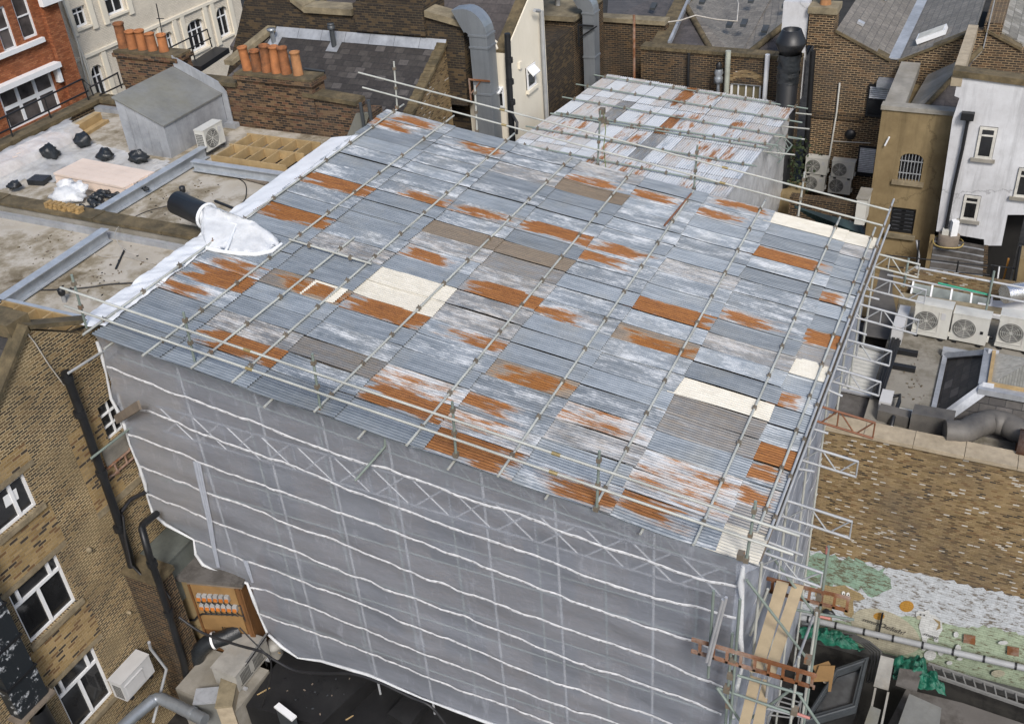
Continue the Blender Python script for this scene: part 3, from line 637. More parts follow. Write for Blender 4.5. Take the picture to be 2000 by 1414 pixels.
def ibeam(mb, a, b, w=.2, h=.26, t=.022):
    a, b = V(a), V(b); d = b-a; s = d.cross(V((0,0,1))).normalized(); z = V((0,0,1))
    mb.ob(a - s*w/2 - z*t, d, s*w, z*t); mb.ob(a - s*w/2 - z*h, d, s*w, z*t); mb.ob(a - s*t/2 - z*(h-t-.001), d, s*t, z*(h-2*t-.002))
def pot(par, base, top, r, mat=M_pot):
    base, top = V(base), V(top); top = top + V((RND.uniform(-.05,.05), RND.uniform(-.05,.05), RND.uniform(-.06,.04))); r = r*RND.uniform(.92,1.06); h = max(.5, (top-base).length); mb = MB()
    mb.lathe([(r*1.04, 0), (r*1.05, .06), (r*.98, .10), (r*.93, h*.8), (r*.94, h*.9), (r*1.07, h*.92), (r*1.07, h*.985), (r*.95, h), (r*.8, h*.99), (r*.78, h*.6)], base, (top-base), 16)
    p = mb.build('chimney_pot', RND.choice((M_pot, M_pot, M_pot2, M_pot3)) if mat is M_pot else mat, par); MB().lathe([(r*.02, h*.7), (r*.80, h*.7)], base, (top-base), 14).build('soot_mouth', M_potd, p)
def cabinet(name, label, group, W=.95, D=.36, H=.82, mat=M_acw, style=0, cat='air conditioner'):
    t = thing(name, label, cat, (0,0,0), group); mb = MB(); mb.box((0,0,.06), (W,D,H)); mb.box((-.012,-.012,H+.002), (W+.012,D+.012,H+.03)); mb.build('casing', mat, t)
    r = min(W*.29, H*.36); cx, cz = W*.36, .06+(H-.06)*.52
    if style < 2:
        mb = MB(); mb.lathe([(0, .012), (r, .012), (r, .03), (r+.02, .03)], (cx, 0, cz), (0,-1,0), 22); mb.build('fan_grille', M_acg, t)
        mb = MB()
        for k in range(1, 6): q = r*k/5.2; mb.path([(cx+q*cos(a*pi/10), -.034, cz+q*sin(a*pi/10)) for a in range(21)], .006, 4, False)
        for k in range(8): a = k*pi/4; mb.tube((cx, -.034, cz), (cx+r*cos(a), -.034, cz+r*sin(a)), .006, 4)
        if style == 0:
            mb.box((cx-r-.05, -.02, cz-r-.05), (cx-r-.03, -.001, cz+r+.05)); mb.box((cx+r+.03, -.02, cz-r-.05), (cx+r+.05, -.001, cz+r+.05)); mb.box((cx-r-.05, -.02, cz-r-.07), (cx+r+.05, -.001, cz-r-.05))
        mb.build('guard', mat, t)
    else:
        mb = MB()
        for k in range(14): mb.box((.08, -.014, .12+k*(H-.22)/14), (W*.68, -.001, .135+k*(H-.22)/14))
        mb.box((.06, -.03, H*.78), (W*.70, -.001, H*.81)); mb.build('front_louvre', mat, t)
    mb = MB()
    for i in range(5):
        for j in range(9): mb.box((-.006, .05+i*.055, .12+j*(H-.22)/9), (-.001, .09+i*.055, .12+(j+.72)*(H-.22)/9))
    mb.build('side_vent', M_acg, t)
    for x in (.1, W-.2): MB().box((x, -.03, 0), (x+.1, D+.03, .055)).build('foot', M_blackp, t)
    if style == 0: MB().box((W*.74, -.012, H*.66), (W*.86, -.001, H*.86)).build('label_plate', M_acl, t)
    if style == 1: MB().box((W*.80, -.012, H*.45), (W*.88, -.001, H*.55)).build('label_plate', M_blackp, t)
    MB().box((W+.001, .06, .14), (W+.05, .2, .26)).build('valve_cover', mat, t)
    return t
FZ = -12.0
M_pot2 = plain('sooty_terracotta', (.33,.13,.05), .9, 0, .6, 4, .3, dirt=(.07,.04,.025), dst=.8); M_pot3 = plain('pale_terracotta', (.46,.22,.09), .85, 0, .45, 3, .3, dirt=(.2,.1,.05), dst=.6)

# ================================================================ upper left: flat roof under refurbishment
fb = thing('flat_roof_building', 'flat roofed building with stained screed roof and mossy parapet left of the patched roof', 'building', (-23, 19, -22.6))
MB().box((-28.61, 14.8, -22.6), (-16.95, 25.15, FZ-.15)).build('wall', M_bmix, fb)
MB().box((-28.61, 13.0, FZ-.149), (-16.9, 25.15, FZ)).build('roof_deck', M_flat, fb)
a, b = OZ(0,378,-11.62), OZ(385,470,-11.62)
MB().box((-28.6, a.y*.5+b.y*.5-.21, FZ), (b.x, a.y*.5+b.y*.5+.21, -11.66)).build('upstand', M_conc, fb)
mb = MB(); ym = a.y*.5+b.y*.5
for i in range(9): x0 = -28.6 + i*(b.x+28.6)/9; mb.box((x0, ym-.26, -11.658), (x0+(b.x+28.6)/9-.015, ym+.26, -11.58+.01*(i % 3)))
mb.build('coping', M_mossy, fb)
MB().box((-28.6, ym-.36, FZ), (-18.2, ym-.22, -11.86)).build('lead_skirting', M_lead, fb); MB().box((-28.6, 24.9, FZ), (-22.5, 25.14, -11.85)).build('lead_skirting', M_lead, fb)
MB().box((-29.06, 12.0, -22.6), (-28.62, 25.6, -11.80)).build('parapet', M_bdark, fb)
MB().box((-29.14, 12.0, -11.799), (-28.54, 25.7, -11.66)).build('parapet_coping', M_mossy, fb)
MB().box((-28.61, 25.2, -22.6), (-26.6, 25.55, -11.80)).build('parapet_return', M_bmix, fb)
MB().box((-28.53, 25.16, -11.799), (-26.6, 25.7, -11.67)).build('parapet_coping', M_mossy, fb)
# steel
G = 'galvanised beams on the flat roof'
def beam(a, b, lab, **k): mb = MB(); ibeam(mb, a, b, **k); mb.build('steel_beam', M_steel, label=lab, cat='beam', group=G)
bz = -11.62
beam(OZ(188,410,bz), OZ(398,286,bz), 'long galvanised steel beam rising from the mossy upstand towards the lead clad box', w=.26, h=.34)
beam(OZ(205,446,bz), OZ(-60,622,bz), 'galvanised steel beam crossing the near flat roof bay to the left edge', w=.26, h=.34)
q = OZ(368,312,bz); beam(q + V((.15,0,0)), V((-17.6, q.y, bz)), 'short galvanised steel beam in front of the larger timber joist frame', w=.22, h=.3)
q = OZ(60,598,-11.66); beam(V((-25,q.y,-11.66)), V((-17.3,q.y,-11.66)), 'galvanised steel beam beside the small timber joist frame', w=.2, h=.3)
# joists
def joists(x0, x1, y0, y1, z, mids, step, lab):
    mb = MB(); h = .27
    for y in [y0, *mids, y1]: mb.box((x0, y, z-h), (x1, y+.05, z))
    ys = [y0, *mids, y1]
    for i in range(len(ys)-1):
        x = x0 + .12
        while x < x1: mb.box((x, ys[i]+.051, z-h), (x+.05, ys[i+1]-.001, z-.002)); x += step
    t = mb.build('timber_joist_frame', M_wood, label=lab, cat='joists', group='new timber joist frames'); MB().box((x0+.02, y0+.02, FZ+.004), (x1-.02, y1+.03, FZ+.02)).build('dark_gap_floor', M_black, t)  # black floor added so the gaps between joists look deep and shaded
q0, q1 = OZ(402,313,-11.6), OZ(452,262,-11.6)
joists(q0.x+.05, -18.3, q0.y+.18, q1.y, -11.52, [(q0.y+q1.y)/2+.1], .56, 'new timber joist frame of two rows between the brick wall and the steel beam')
q0, q1 = OZ(20,618,-11.62), OZ(20,592,-11.62)
joists(-25.5, -17.6, q0.y-.6, q1.y, -11.62, [], .5, 'new timber joist frame of one row behind the mossy gable')
# lead clad box
A, B_, Cc = OZ(255,297,FZ), OZ(350,313,FZ), OZ(432,243,FZ)
ya = (A.y+B_.y)/2; xb = (B_.x+Cc.x)/2; xa = A.x; yc = min(25.1, Cc.y)
zA, zB = OY(230,193,ya).z, OY(336,250,ya).z; zC = OY(425,205,yc).z; zD = OY(305,150,yc).z
mb = MB(); mb.add([(xa,ya,FZ),(xb,ya,FZ),(xb,yc,FZ),(xa,yc,FZ),(xa,ya,zA),(xb,ya,zB),(xb,yc,zB+.02),(xa,yc,zA+.02)], [(0,1,5,4),(1,2,6,5),(2,3,7,6),(3,0,4,7),(4,5,6,7),(0,3,2,1)])
lb = thing('lead_clad_box', 'grey lead clad box dormer with sloping lid standing against the chimney wall', 'dormer', (xa, ya, FZ)); mb.build('cladding', M_lead, lb)
mb = MB(); e = .05; mb.prism([(xa-e,ya-e,zA+.003),(xb+e,ya-e,zB+.003),(xb+e,yc,zB+.023),(xa-e,yc,zA+.023)], (0,0,.045)); mb.build('lid', M_leadd, lb)
mb = MB()
for k in range(1, 5): x = xa+(xb-xa)*k/5; mb.box((x-.012, ya-.018, FZ+.02), (x+.012, ya-.001, zA+(zB-zA)*k/5-.02))
mb.build('lead_roll', M_lead, lb)
MB().prism([(xb+.01,yc,FZ), (xb+.22,yc,FZ), (xb+.22,yc,zB+.1), (xb,yc,zB+.42), (xa,yc,zA+.42), (xa,yc,zA+.06), (xb+.01,yc,zB+.08)], (0,.04,0)).build('lead_apron', M_lead, lb)
# air conditioner beside it
ACG = 'outdoor air conditioner units'
ac1 = cabinet('air_conditioner', 'small white air conditioner with fan standing between the lead box and the timber joists', ACG, .9, .34, .72)
q = OZ(402,308,FZ); put(ac1, (q.x + .12, q.y, FZ+.12), pi/2)
# stacks, sheets and bags
q = OZ(165,262,FZ); t = thing('timber_stack', 'small stepped stack of new yellow timber on the dark corner of the flat roof', 'timber', (q.x, q.y, FZ))
a, b = OZ(150,262,FZ), OZ(187,240,FZ)
for i, (off, h) in enumerate(((0,.34), (.26,.1))):
    d = (b-a); s = V((-d.y, d.x, 0)).normalized()*-.24; MB().ob(a + s*i*1.02 - d*.5, d*1.6, s, (0,0,h)).build('batten_pack', M_wood, t)
bs = [OZ(105,343,-11.72), OZ(160,306,-11.72), OZ(298,333,-11.72), OZ(248,371,-11.72)]
u = (bs[3]-bs[0]+bs[2]-bs[1])/2; vv = V((-u.y, u.x, 0)).normalized()*1.15
t = MB(); 
for k in range(4): t.ob(bs[0] + V((.02*(k % 2), .01*k, FZ+.02+k*.07 - bs[0].z)), u*(1 - .01*(k % 3)), vv, (0,0,.066))
for k in range(4): t.ob(bs[0] + V((.01,0,FZ+.02+.28-bs[0].z)) + vv*(k/4), u*(.98+.015*(k % 2)), vv*.243, (0,0,.06))
t.build('board_stack', M_pink, label='stack of pale pinkish insulation boards lying on clear polythene', cat='boards')
bt = (OZ(0,330,-11.7), OZ(140,262,-11.7)); d = bt[1]-bt[0]; s = V((-d.y, d.x, 0)).normalized()*-.9
MB().ob(bt[0] - d*.4 + V((0,0,FZ+.03-bt[0].z)), d*1.38, -s, (0,0,.3)).build('board_stack', M_pink, label='long low stack of boards hidden under clear polythene by the railing', cat='boards')
x0, x1, y0, y1 = -28.6, -22.2, 17.9, 23.6
def drape(u, v):
    X, Y = x0+(x1-x0)*u, y0+(y1-y0)*v; p = V((X, Y, 0)); h = .05
    r = p - bt[0]; r.z = 0; dn = V((d.x, d.y, 0)).normalized(); al, sd = r.dot(dn), abs(r.dot(V((-dn.y, dn.x, 0))) - .45)
    h = max(h, .37 - max(0, sd-.55)*1.1)
    h += .10*mnoise.noise(V((X*1.1, Y*1.1, 0))) + .05*abs(mnoise.noise(V((X*2.6, Y*2.2, 4)))) + .03*mnoise.noise(V((X*6+Y*3, Y*5, 9)))
    return V((X, Y, FZ + max(.015, h)))
mb = MB(); N = 70; g = [[drape(i/N, j/N) for i in range(N+1)] for j in range(N+1)]
poly = [OZ(*p, FZ) for p in [(-60,345), (0,303), (135,243), (152,266), (178,283), (215,290), (255,310), (333,318), (300,342), (248,372), (180,374), (120,362), (60,352), (0,372), (-60,372)]]
def inside(p, P):
    c = False; j = len(P)-1
    for i in range(len(P)):
        if (P[i].y > p.y) != (P[j].y > p.y) and p.x < (P[j].x-P[i].x)*(p.y-P[i].y)/(P[j].y-P[i].y)+P[i].x: c = not c
        j = i
    return c
mb.add([p for r in g for p in r], [(j*(N+1)+i, j*(N+1)+i+1, (j+1)*(N+1)+i+1, (j+1)*(N+1)+i) for j in range(N) for i in range(N) if inside(g[j][i] + V((.12*mnoise.noise(g[j][i]*3), .12*mnoise.noise(g[j][i]*2.3), 0)), poly)], True)
mb.build('polythene_sheet', M_film, label='crumpled clear polythene sheet spread over materials on the flat roof', cat='plastic sheet')
for (px, r, lab) in [((162,276),(.26,.22,.24),'black weight bag beside the yellow timber stack'), ((98,300),(.3,.24,.28),'black weight bag nearest the railing on the polythene'), ((205,303),(.26,.2,.17),'small black weight bag behind the pink boards'), ((270,308),(.32,.24,.22),'black weight bag in front of the lead clad box'), ((272,366),(.30,.12,.12),'flat black bag at the corner of the pink boards'), ((28,362),(.2,.18,.12),'lumpy black bag beside the black case'), ((102,257),(.2,.1,.07),'black rag in the gutter under the railing'), ((25,297),(.2,.09,.08),'black rag at the left end of the gutter')]:
    p = OZ(*px, FZ+.2); mb = MB(); blob(mb, p, r, px[0], 18, .55); mb.build('weight_bag', M_blackpl, label=lab, cat='bag', group='black bags on the flat roof')
p = OZ(55,362,FZ); MB().ob(p, (.55,.1,0), (-.08,.42,0), (0,0,.16)).build('black_case', M_blackpl, label='black tool case lying on the polythene left of the brick stack', cat='case')
p = OZ(132,382,FZ+.15); mb = MB(); blob(mb, p, (.62,.36,.22), 4, 22, .4); blob(mb, p+V((-.3,.3,.1)), (.3,.25,.2), 8, 16, .5); blob(mb, p+V((.22,.28,.12)), (.3,.22,.18), 12, 16, .5); mb.build('plastic_bundle', M_netwrap, label='bundle of crumpled white plastic behind the brick stack', cat='plastic bundle')
for k, px in enumerate([(190,392),(212,380),(230,372),(178,405)]):
    p = OZ(*px, FZ+.1); mb = MB()
    for i in range(7): blob(mb, p + V((RND.uniform(-.25,.25), RND.uniform(-.2,.2), RND.uniform(0,.08))), (RND.uniform(.08,.2), RND.uniform(.06,.12), RND.uniform(.05,.1)), k*9+i, 10, .5)
    mb.build('rubbish_heap', M_blackpl, label=['heap of black rubble sacks beside the white plastic bundle','heap of black rubble sacks against the long steel beam','last of the black sack heaps along the long steel beam','low heap of black scraps next to the brick stack'][k], cat='rubbish')
bk = thing('brick_stack', 'row of loose yellow bricks stacked on the mossy upstand', 'bricks', OZ(112,412,-11.57))
a, b = OZ(78,412,-11.57), OZ(150,425,-11.57)
a.y = b.y = ym
for i in range(8):
    for k in range(2):
        c = a + (b-a)*(i/8) + V((0, RND.uniform(-.05,.03), k*.078)); MB().ob(c + V((0,-.13,.002)), (.105,.01*(i % 3),0), (RND.uniform(-.02,.02),.215,0), (0,0,.07)).build('brick', M_bricks, bk)
# pipes and cables on the flat roof
for px, lab in [((361,388),'short vent pipe with black cap near the wrapped flue'), ((127,590),'short vent pipe with black cap near the front left guard post')]:
    p = OZ(*px, FZ); t = thing('vent_pipe', lab, 'vent pipe', p, 'short vent pipes'); MB().tube(p, p+V((0,0,.24)), .05, 10).build('pipe', M_grey, t); MB().lathe([(.07,.2),(.085,.24),(.085,.36),(.05,.38),(0,.38)], p, (0,0,1), 12).build('cap', M_blackp, t)
def cable(pts, z, r, mat, lab, name='cable'):
    P = [OZ(*p, z) for p in pts]; out = []
    for i in range(len(P)-1):
        p0, p1, p2, p3 = P[max(0,i-1)], P[i], P[i+1], P[min(len(P)-1,i+2)]
        for k in range(6):
            t = k/6; out.append(.5*((2*p1) + (p2-p0)*t + (2*p0-5*p1+4*p2-p3)*t*t + (3*p1-p0-3*p2+p3)*t**3))
    out.append(P[-1]); MB().path(out, r, 5).build(name, mat, label=lab, cat='cable')
cable([(30,568),(110,566),(170,562),(210,556),(260,553)], FZ+.02, .022, M_cable, 'pair of thick black cables crossing the near flat roof bay')
cable([(165,488),(195,500),(210,502),(245,502),(300,515),(320,512)], FZ+.02, .01, M_cablew, 'pale loose wire on the stained roof near the upstand')
cable([(255,428),(230,445),(226,465),(245,490),(270,498)], FZ+.35, .01, M_cablew, 'thin pale wire hanging over the mossy upstand')
cable([(260,425),(290,412),(330,402),(350,398)], FZ+.02, .01, M_cable, 'thin dark wire beside the vent pipe')
cable([(450,342),(478,358),(480,385),(470,400)], FZ+.02, .015, M_cable, 'curved black cable near the white flashing')
p, q = OZ(420,393,FZ+.05), OZ(468,412,FZ+.05); MB().tube(p, q, .04, 6).build('dark_pole', M_blackp, label='dark pole lying on the flat roof beside the wrapped flue', cat='pole')
p, q = OZ(447,343,FZ+.05), OZ(520,362,FZ+.05); MB().ob(p, q-p, (0,.16,0), (0,0,.05)).build('loose_plank', M_weath, label='grey plank lying under the short steel beam', cat='plank')
p, q = OZ(243,488,FZ+.03), OZ(226,525,FZ+.03); MB().tube(p, q, .025, 6).build('dark_rod', M_blackp, label='dark rod lying crosswise on the stained roof', cat='rod')
# wrapped flue
fl = thing('wrapped_flue', 'black flue outlet wrapped in white mesh sheeting at the left roof edge', 'flue', RP(470,485))
Pz = RP(470,480); yc = OY(400,420,16.9).y
a, b = OY(372,408,17.6), OY(410,425,17.5); a2 = OY(356,404,17.6)
ax = (b-a).normalized(); mb = MB(); mb.lathe([(.28,-.5),(.30,-.5),(.30,.5)], a, ax, 20); mb.build('flue_pipe', M_blackp, fl)
u = ax.cross(V((0,0,1))).normalized(); w_ = u.cross(ax); n = 24
ring0 = [b - ax*.1 + (u*cos(2*pi*i/n) + w_*sin(2*pi*i/n))*.30 for i in range(n)]
bpx = [(404,446),(404,470),(404,486),(420,490),(440,494),(470,497),(500,499),(530,493),(550,478),(546,466),(520,452),(490,440),(450,428)]
bp = [RP(*p, .05) for p in bpx]
ridge = [b + (RP(546,466,.1)-b)*t + V((0,0,.34-.1*t)) for t in (.15,.4,.7)]
bm = bmesh.new()
for p in ring0 + bp + ridge: bm.verts.new(p)
h = bmesh.ops.convex_hull(bm, input=bm.verts[:]); bmesh.ops.delete(bm, geom=list({g for g in h['geom_interior'] if isinstance(g, bmesh.types.BMVert)}), context='VERTS')
bmesh.ops.subdivide_edges(bm, edges=bm.edges[:], cuts=5, use_grid_fill=True); bm.verts.index_update(); bm.normal_update()
mb = MB(); mb.add([v.co + v.normal*(.07*mnoise.noise(v.co*2.6) + .05*mnoise.noise(v.co*7) - .03) for v in bm.verts], [[v.index for v in f.verts] for f in bm.faces], True); bm.free(); mb.build('mesh_wrap', M_netwrap, fl)
MB().path([ring0[i % n] + (ring0[i % n]-b)*.04 for i in range(n+1)], .04, 6, False).build('tie_band', M_whitefilm, fl)
MB().path([p + V((0,0,.02)) for p in bp[2:9]], [.05,.06,.045,.06,.05,.06,.04], 7).build('taped_edge', M_whitefilm, fl)
MB().path([ring0[0]*.0 + b + V((0,-.22,.12)), OX(463,440,RP(463,470).x-.15), RP(440,493,.08)], .04, 6).build('tape_strip', M_whitefilm, fl)
# railing
rl = thing('roof_railing', 'black metal railing along the mossy parapet in front of the red brick building', 'railing', (-29.4, 19, -11.3))
RX = -28.84
for p0, p1, nm in [((-60,262),(160,155),'top_rail'), ((-60,290),(172,178),'mid_rail')]: MB().tube(OX(*p0,RX), OX(*p1,RX), .03, 6).build(nm, M_blackp, rl)
for p0, p1 in [((12,225),(25,268)), ((86,190),(99,230)), ((160,155),(173,196))]: MB().tube(OX(*p0,RX), OX(*p1,RX), .028, 6).build('post', M_blackp, rl)
mb = MB(); P = [OX(160,155,RX), OY(178,170,25.4), OY(230,143,25.4)]; mb.path(P, .03, 6)
P2 = [OY(195,186,25.4), OY(240,165,25.4)]; mb.path(P2, .03, 6); mb.tube(OY(176,170,25.4), OY(186,197,25.4), .028, 6); mb.tube(OY(229,143,25.4), OY(238,173,25.4), .028, 6); mb.build('return_rail', M_blackp, rl)
# ================================================================ chimney wall
WY = 25.2
cw = thing('chimney_wall', 'weathered brick party wall with two chimney stacks of orange pots behind the lead box', 'chimney wall', (-22, WY, FZ))
ol = [(250,330),(228,112),(345,133),(352,142),(372,158),(400,163),(465,168),(470,160),(592,186),(700,205),(700,320)]
P = [OY(*p, WY) for p in ol]; P[0].z = P[-1].z = FZ - .3; P[0].x = P[1].x
MB().prism(P, (0,.38,0)).build('wall', M_bmix, cw)
def stack(px0, px1, dy, cap, pots, r):
    a, b = OY(*px0, WY), OY(*px1, WY); z = (a.z+b.z)/2; mb = MB(); mb.box((a.x, WY-.06, z-1.15), (b.x, WY+.62, z-.16))
    mb.box((a.x-.07, WY-.13, z-.16), (b.x+.07, WY+.69, z-.02)); st = mb.build('chimney_stack', M_bmix, cw)
    MB().box((a.x-.03, WY-.09, z-.02), (b.x+.03, WY+.65, z+.05)).build('flaunching', M_mossy, st)
    for p0, p1 in pots:
        q0 = OY(*p0, WY+.28); q1 = OY(*p1, WY+.28); q0.z = z+.04; pot(st, q0, V((q0.x, q0.y, q1.z)), r)
stack((224,95), (347,118), .6, 0, [((241,88),(235,45)), ((260,93),(257,58)), ((280,97),(275,61)), ((300,101),(294,63)), ((322,105),(315,67))], .165)
stack((461,140), (609,163), .6, 0, [((482,127),(477,93)), ((501,130),(497,95)), ((521,134),(515,87)), ((540,138),(536,91)), ((560,142),(556,93)), ((583,147),(578,98))], .165)
for p0, p1 in [((345,133),(372,158)), ((372,160),(463,170)), ((594,188),(698,206))]:
    a, b = OY(*p0, WY), OY(*p1, WY); MB().ob(a + V((0,-.09,0)), b-a, (0,.55,0), (0,0,.13)).build('coping', M_mossy, cw)
a = OY(690,215,WY-.02); MB().box((a.x, WY-.15, FZ-.6), (a.x+.7, WY+.5, a.z)).build('end_pier', M_bmix, cw)
MB().prism([OY(670,285,WY-.2), OY(695,222,WY-.2), OY(722,222,WY-.2), OY(700,290,WY-.2)], (0,.12,0)).build('lead_apron', M_leadd, cw)
for px0, px1, lab in [((706,202),(712,255),'short dark soil pipe left of its twin at the top left roof corner'), ((720,196),(727,248),'taller dark soil pipe at the top left roof corner')]:
    a, b = OY(*px0, WY-.35), OY(*px1, WY-.35); a.x = b.x; MB().tube(b - V((0,0,1)), a, .055, 10).build('soil_pipe', M_dgrey, label=lab, cat='pipe')
ar = thing('tv_aerial', 'thin dark aerial mast rising beside the five pot chimney', 'aerial', OY(326,112,WY+.4)); MB().tube(OY(326,112,WY+.4), OY(305,8,WY+.4), .018, 6).build('mast', M_blackp, ar); MB().tube(OY(306,37,WY+.4), OY(320,37,WY+.4), .014, 5).build('cross_bar', M_blackp, ar)
# ================================================================ red brick and cream buildings across the gap
rb = thing('red_brick_building', 'red brick building with white sash windows at the upper left corner', 'building', (-45, 30, -22.6)); X = -42
y0, y1, z0, z1 = 16.0, 36.15, -22.6, -6.0
W = []
W.append(rectX([(-12,20),(8,10),(35,92),(5,108)], X)); W.append(rectX([(22,-8),(50,-20),(72,68),(45,84)], X)); tri = rectX([(0,180),(98,132),(120,208),(18,262)], X)
hol = lambda r: ((r[0]-y0)/(y1-y0), (r[2]-z0)/(z1-z0), (r[1]-y0)/(y1-y0), (r[3]-z0)/(z1-z0))
MB().wall(((X,y0,z0),(0,y1-y0,0),(0,0,z1-z0)), (-.35,0,0), [hol(r) for r in W+[tri]]).build('wall', M_bred, rb)
MB().box((X+.001, y1-.95, z0), (X+.22, y1, z1)).build('pilaster', M_bred, rb)
for r in W: window(rb, (X,r[0],r[2]), (0,r[1]-r[0],0), (0,0,r[3]-r[2]), (1,0,0), (), (.5,), .1, gm=M_glassg)
r = tri; window(rb, (X,r[0],r[2]), (0,r[1]-r[0],0), (0,0,r[3]-r[2]), (1,0,0), (.33,.66), (.52,), .14, gm=M_glassg, bar=.17)
MB().box((X, r[0]-.3, r[3]+.02), (X+.45, r[1]+.35, r[3]+.26)).build('window_cornice', M_upvc, rb)
MB().box((X, r[1]+.12, r[3]-.7), (X+.3, r[1]+.32, r[3]+.02)).build('corbel', M_upvc, rb)
s0, s1 = OX(0,112,X), OX(83,79,X); MB().box((X, y0, s1.z-.05), (X+.2, s1.y, s1.z+.16)).build('sill_band', M_upvc, rb)
s0 = OX(90,2,X); MB().box((X+.23, y1-1.1, s0.z-.1), (X+.5, y1+.1, s0.z+.35)).build('stone_bracket', M_upvc, rb)
cr = thing('cream_building', 'tall cream painted building with arched windows at the top left', 'building', (-45, 45, -22.6)); X = -43.2
y0, y1 = 36.4, OX(478,40,X).y; z0, z1 = -24.0, -7
W = [rectX([(140,20),(163,9),(176,47),(152,58)], X), rectX([(203,-10),(233,-22),(249,20),(212,33)], X), rectX([(175,134),(198,124),(214,186),(194,196)], X), rectX([(320,68),(334,62),(346,98),(330,106)], X), rectX([(362,47),(396,34),(406,90),(378,105)], X), rectX([(421,20),(442,10),(454,66),(432,76)], X)]
hol = lambda r: ((r[0]-y0)/(y1-y0), (r[2]-z0)/(z1-z0), (r[1]-y0)/(y1-y0), (r[3]-z0)/(z1-z0))
MB().wall(((X,y0,z0),(0,y1-y0,0),(0,0,z1-z0)), (-.35,0,0), [hol(r) for r in W]).build('wall', M_creamb, cr)
for i, r in enumerate(W):
    Wd = r[1]-r[0]; window(cr, (X,r[0],r[2]), (0,Wd,0), (0,0,r[3]-r[2]), (1,0,0), (.5,) if i != 4 else (.33,.66), (.68,) if i > 1 else (.7,), .1, sill=M_cream, rec=.16)
    MB().box((X, r[0]-.45, r[2]-.3), (X+.09, r[0]-.12, r[3]+.5)).build('pilaster', M_cream, cr); MB().box((X, r[1]+.12, r[2]-.3), (X+.09, r[1]+.45, r[3]+.5)).build('pilaster', M_cream, cr)
    if i > 1:
        mb = MB(); n = 8; c = (r[0]+r[1])/2; mb.prism([(X-.1, c+Wd/2*cos(pi*k/n), r[3]-.32+.36*sin(pi*k/n)) for k in range(n+1)] + [(X-.1, r[0], r[3]+.02), (X-.1, r[1], r[3]+.02)][::1], (.12,0,0)); mb.build('arch_head', M_cream, cr)
a = OX(160,113,X); MB().box((X, y0, a.z-.1), (X+.1, y1, a.z+.06)).build('string_course', M_cream, cr)
MB().box((X-12, y0, z0), (X-.36, y1, z1)).build('core', M_room, cr); MB().box((-54, 16, -22.6), (-42.36, 36.1, -6)).build('core', M_room, rb)
dp = MB(); dp.path([OX(118,-10,X+.15), OX(147,75,X+.15), OX(160,105,X+.15), OX(178,165,X+.15)], .06, 8); dp.path([OX(146,72,X+.15), OX(150,80,X+.2), OX(163,135,X+.2), OX(172,175,X+.2)], .05, 8); dp.build('downpipe', M_acw, cr)
# black fire-escape rail in front of the cream building
fe = thing('fire_escape_rail', 'black railing in front of the cream building beside the five pot chimney', 'railing', OX(385,110,-38))
for p0, p1 in [((330,95),(404,58)), ((352,105),(412,75))]: MB().tube(OX(*p0,-38), OX(*p1,-38), .035, 6).build('rail', M_blackp, fe)
for p0, p1 in [((370,75),(384,130)), ((404,57),(414,93))]: MB().tube(OX(*p0,-38), OX(*p1,-38), .035, 6).build('post', M_blackp, fe)
MB().ob(OX(365,128,-38), OX(420,92,-38)-OX(365,128,-38), (.9,0,0), (0,0,-.25)).build('landing', M_blackp, fe)
# ================================================================ slate roofed house behind the chimney wall
sh = thing('slate_roof_house', 'house with dark slate roof and lead ridge flashing behind the six pot chimney', 'house', (-20, 28, -22.6))
SP, SN = V((0,25.8,-11.75)), V((0,-.55,1))
sp = lambda x, y, o=0: PL(x, y, SP + V((0,0,o)), SN)
T0, T1 = sp(545,58), sp(872,92); yt = (T0.y+T1.y)/2; zt = SP.z + .55*(yt-25.8)
gx = sp(835,160).x
def on(x, y): return V((x, y, SP.z + .55*(y-25.8)))
xl = sp(440,118).x
MB().prism([on(xl-.2,25.6), on(gx,25.6), on(gx,yt), on(sp(546,50).x,yt)], (0,0,-.12)).build('roof', M_slate, sh)
MB().prism([(gx-.01,25.6,-22.6), (gx-.01,yt,-22.6), (gx-.01,yt,zt-.13), (gx-.01,25.6,SP.z-.24)], (-.35,0,0)).build('gable_wall', M_byel, sh)
MB().box((xl+.3, 25.65, -22.6), (gx-.37, yt, -12.6)).build('core', M_room, sh)
mb = MB()
for i in range(24):
    a = on(gx-.12, 25.6+(yt-25.6)*i/24); b = on(gx-.12, 25.6+(yt-25.6)*(i+.97)/24); mb.ob(a + V((-.14,0,.0)), (.34,0,0), b-a, (0,0,.09+.02*(i % 3)))
mb.build('verge_coping', M_mossy, sh)
a, b = sp(448,128), sp(546,50); mb = MB(); mb.ob(a - V((.2,0,0)), b-a, (.34,0,0), (0,0,.16)); mb.build('hip_coping', M_stone, sh)
mb = MB()
for i in range(7):
    xa = T0.x + (T1.x-T0.x)*i/7; xb = T0.x + (T1.x-T0.x)*(i+.99)/7; mb.add([on(xa,yt-.24)+V((0,0,.02)), on(xb,yt-.24)+V((0,0,.02)), (xb,yt-.02,zt+.17), (xa,yt-.02,zt+.17)], [(0,1,2,3)])
mb.build('lead_flashing', M_lead, sh)
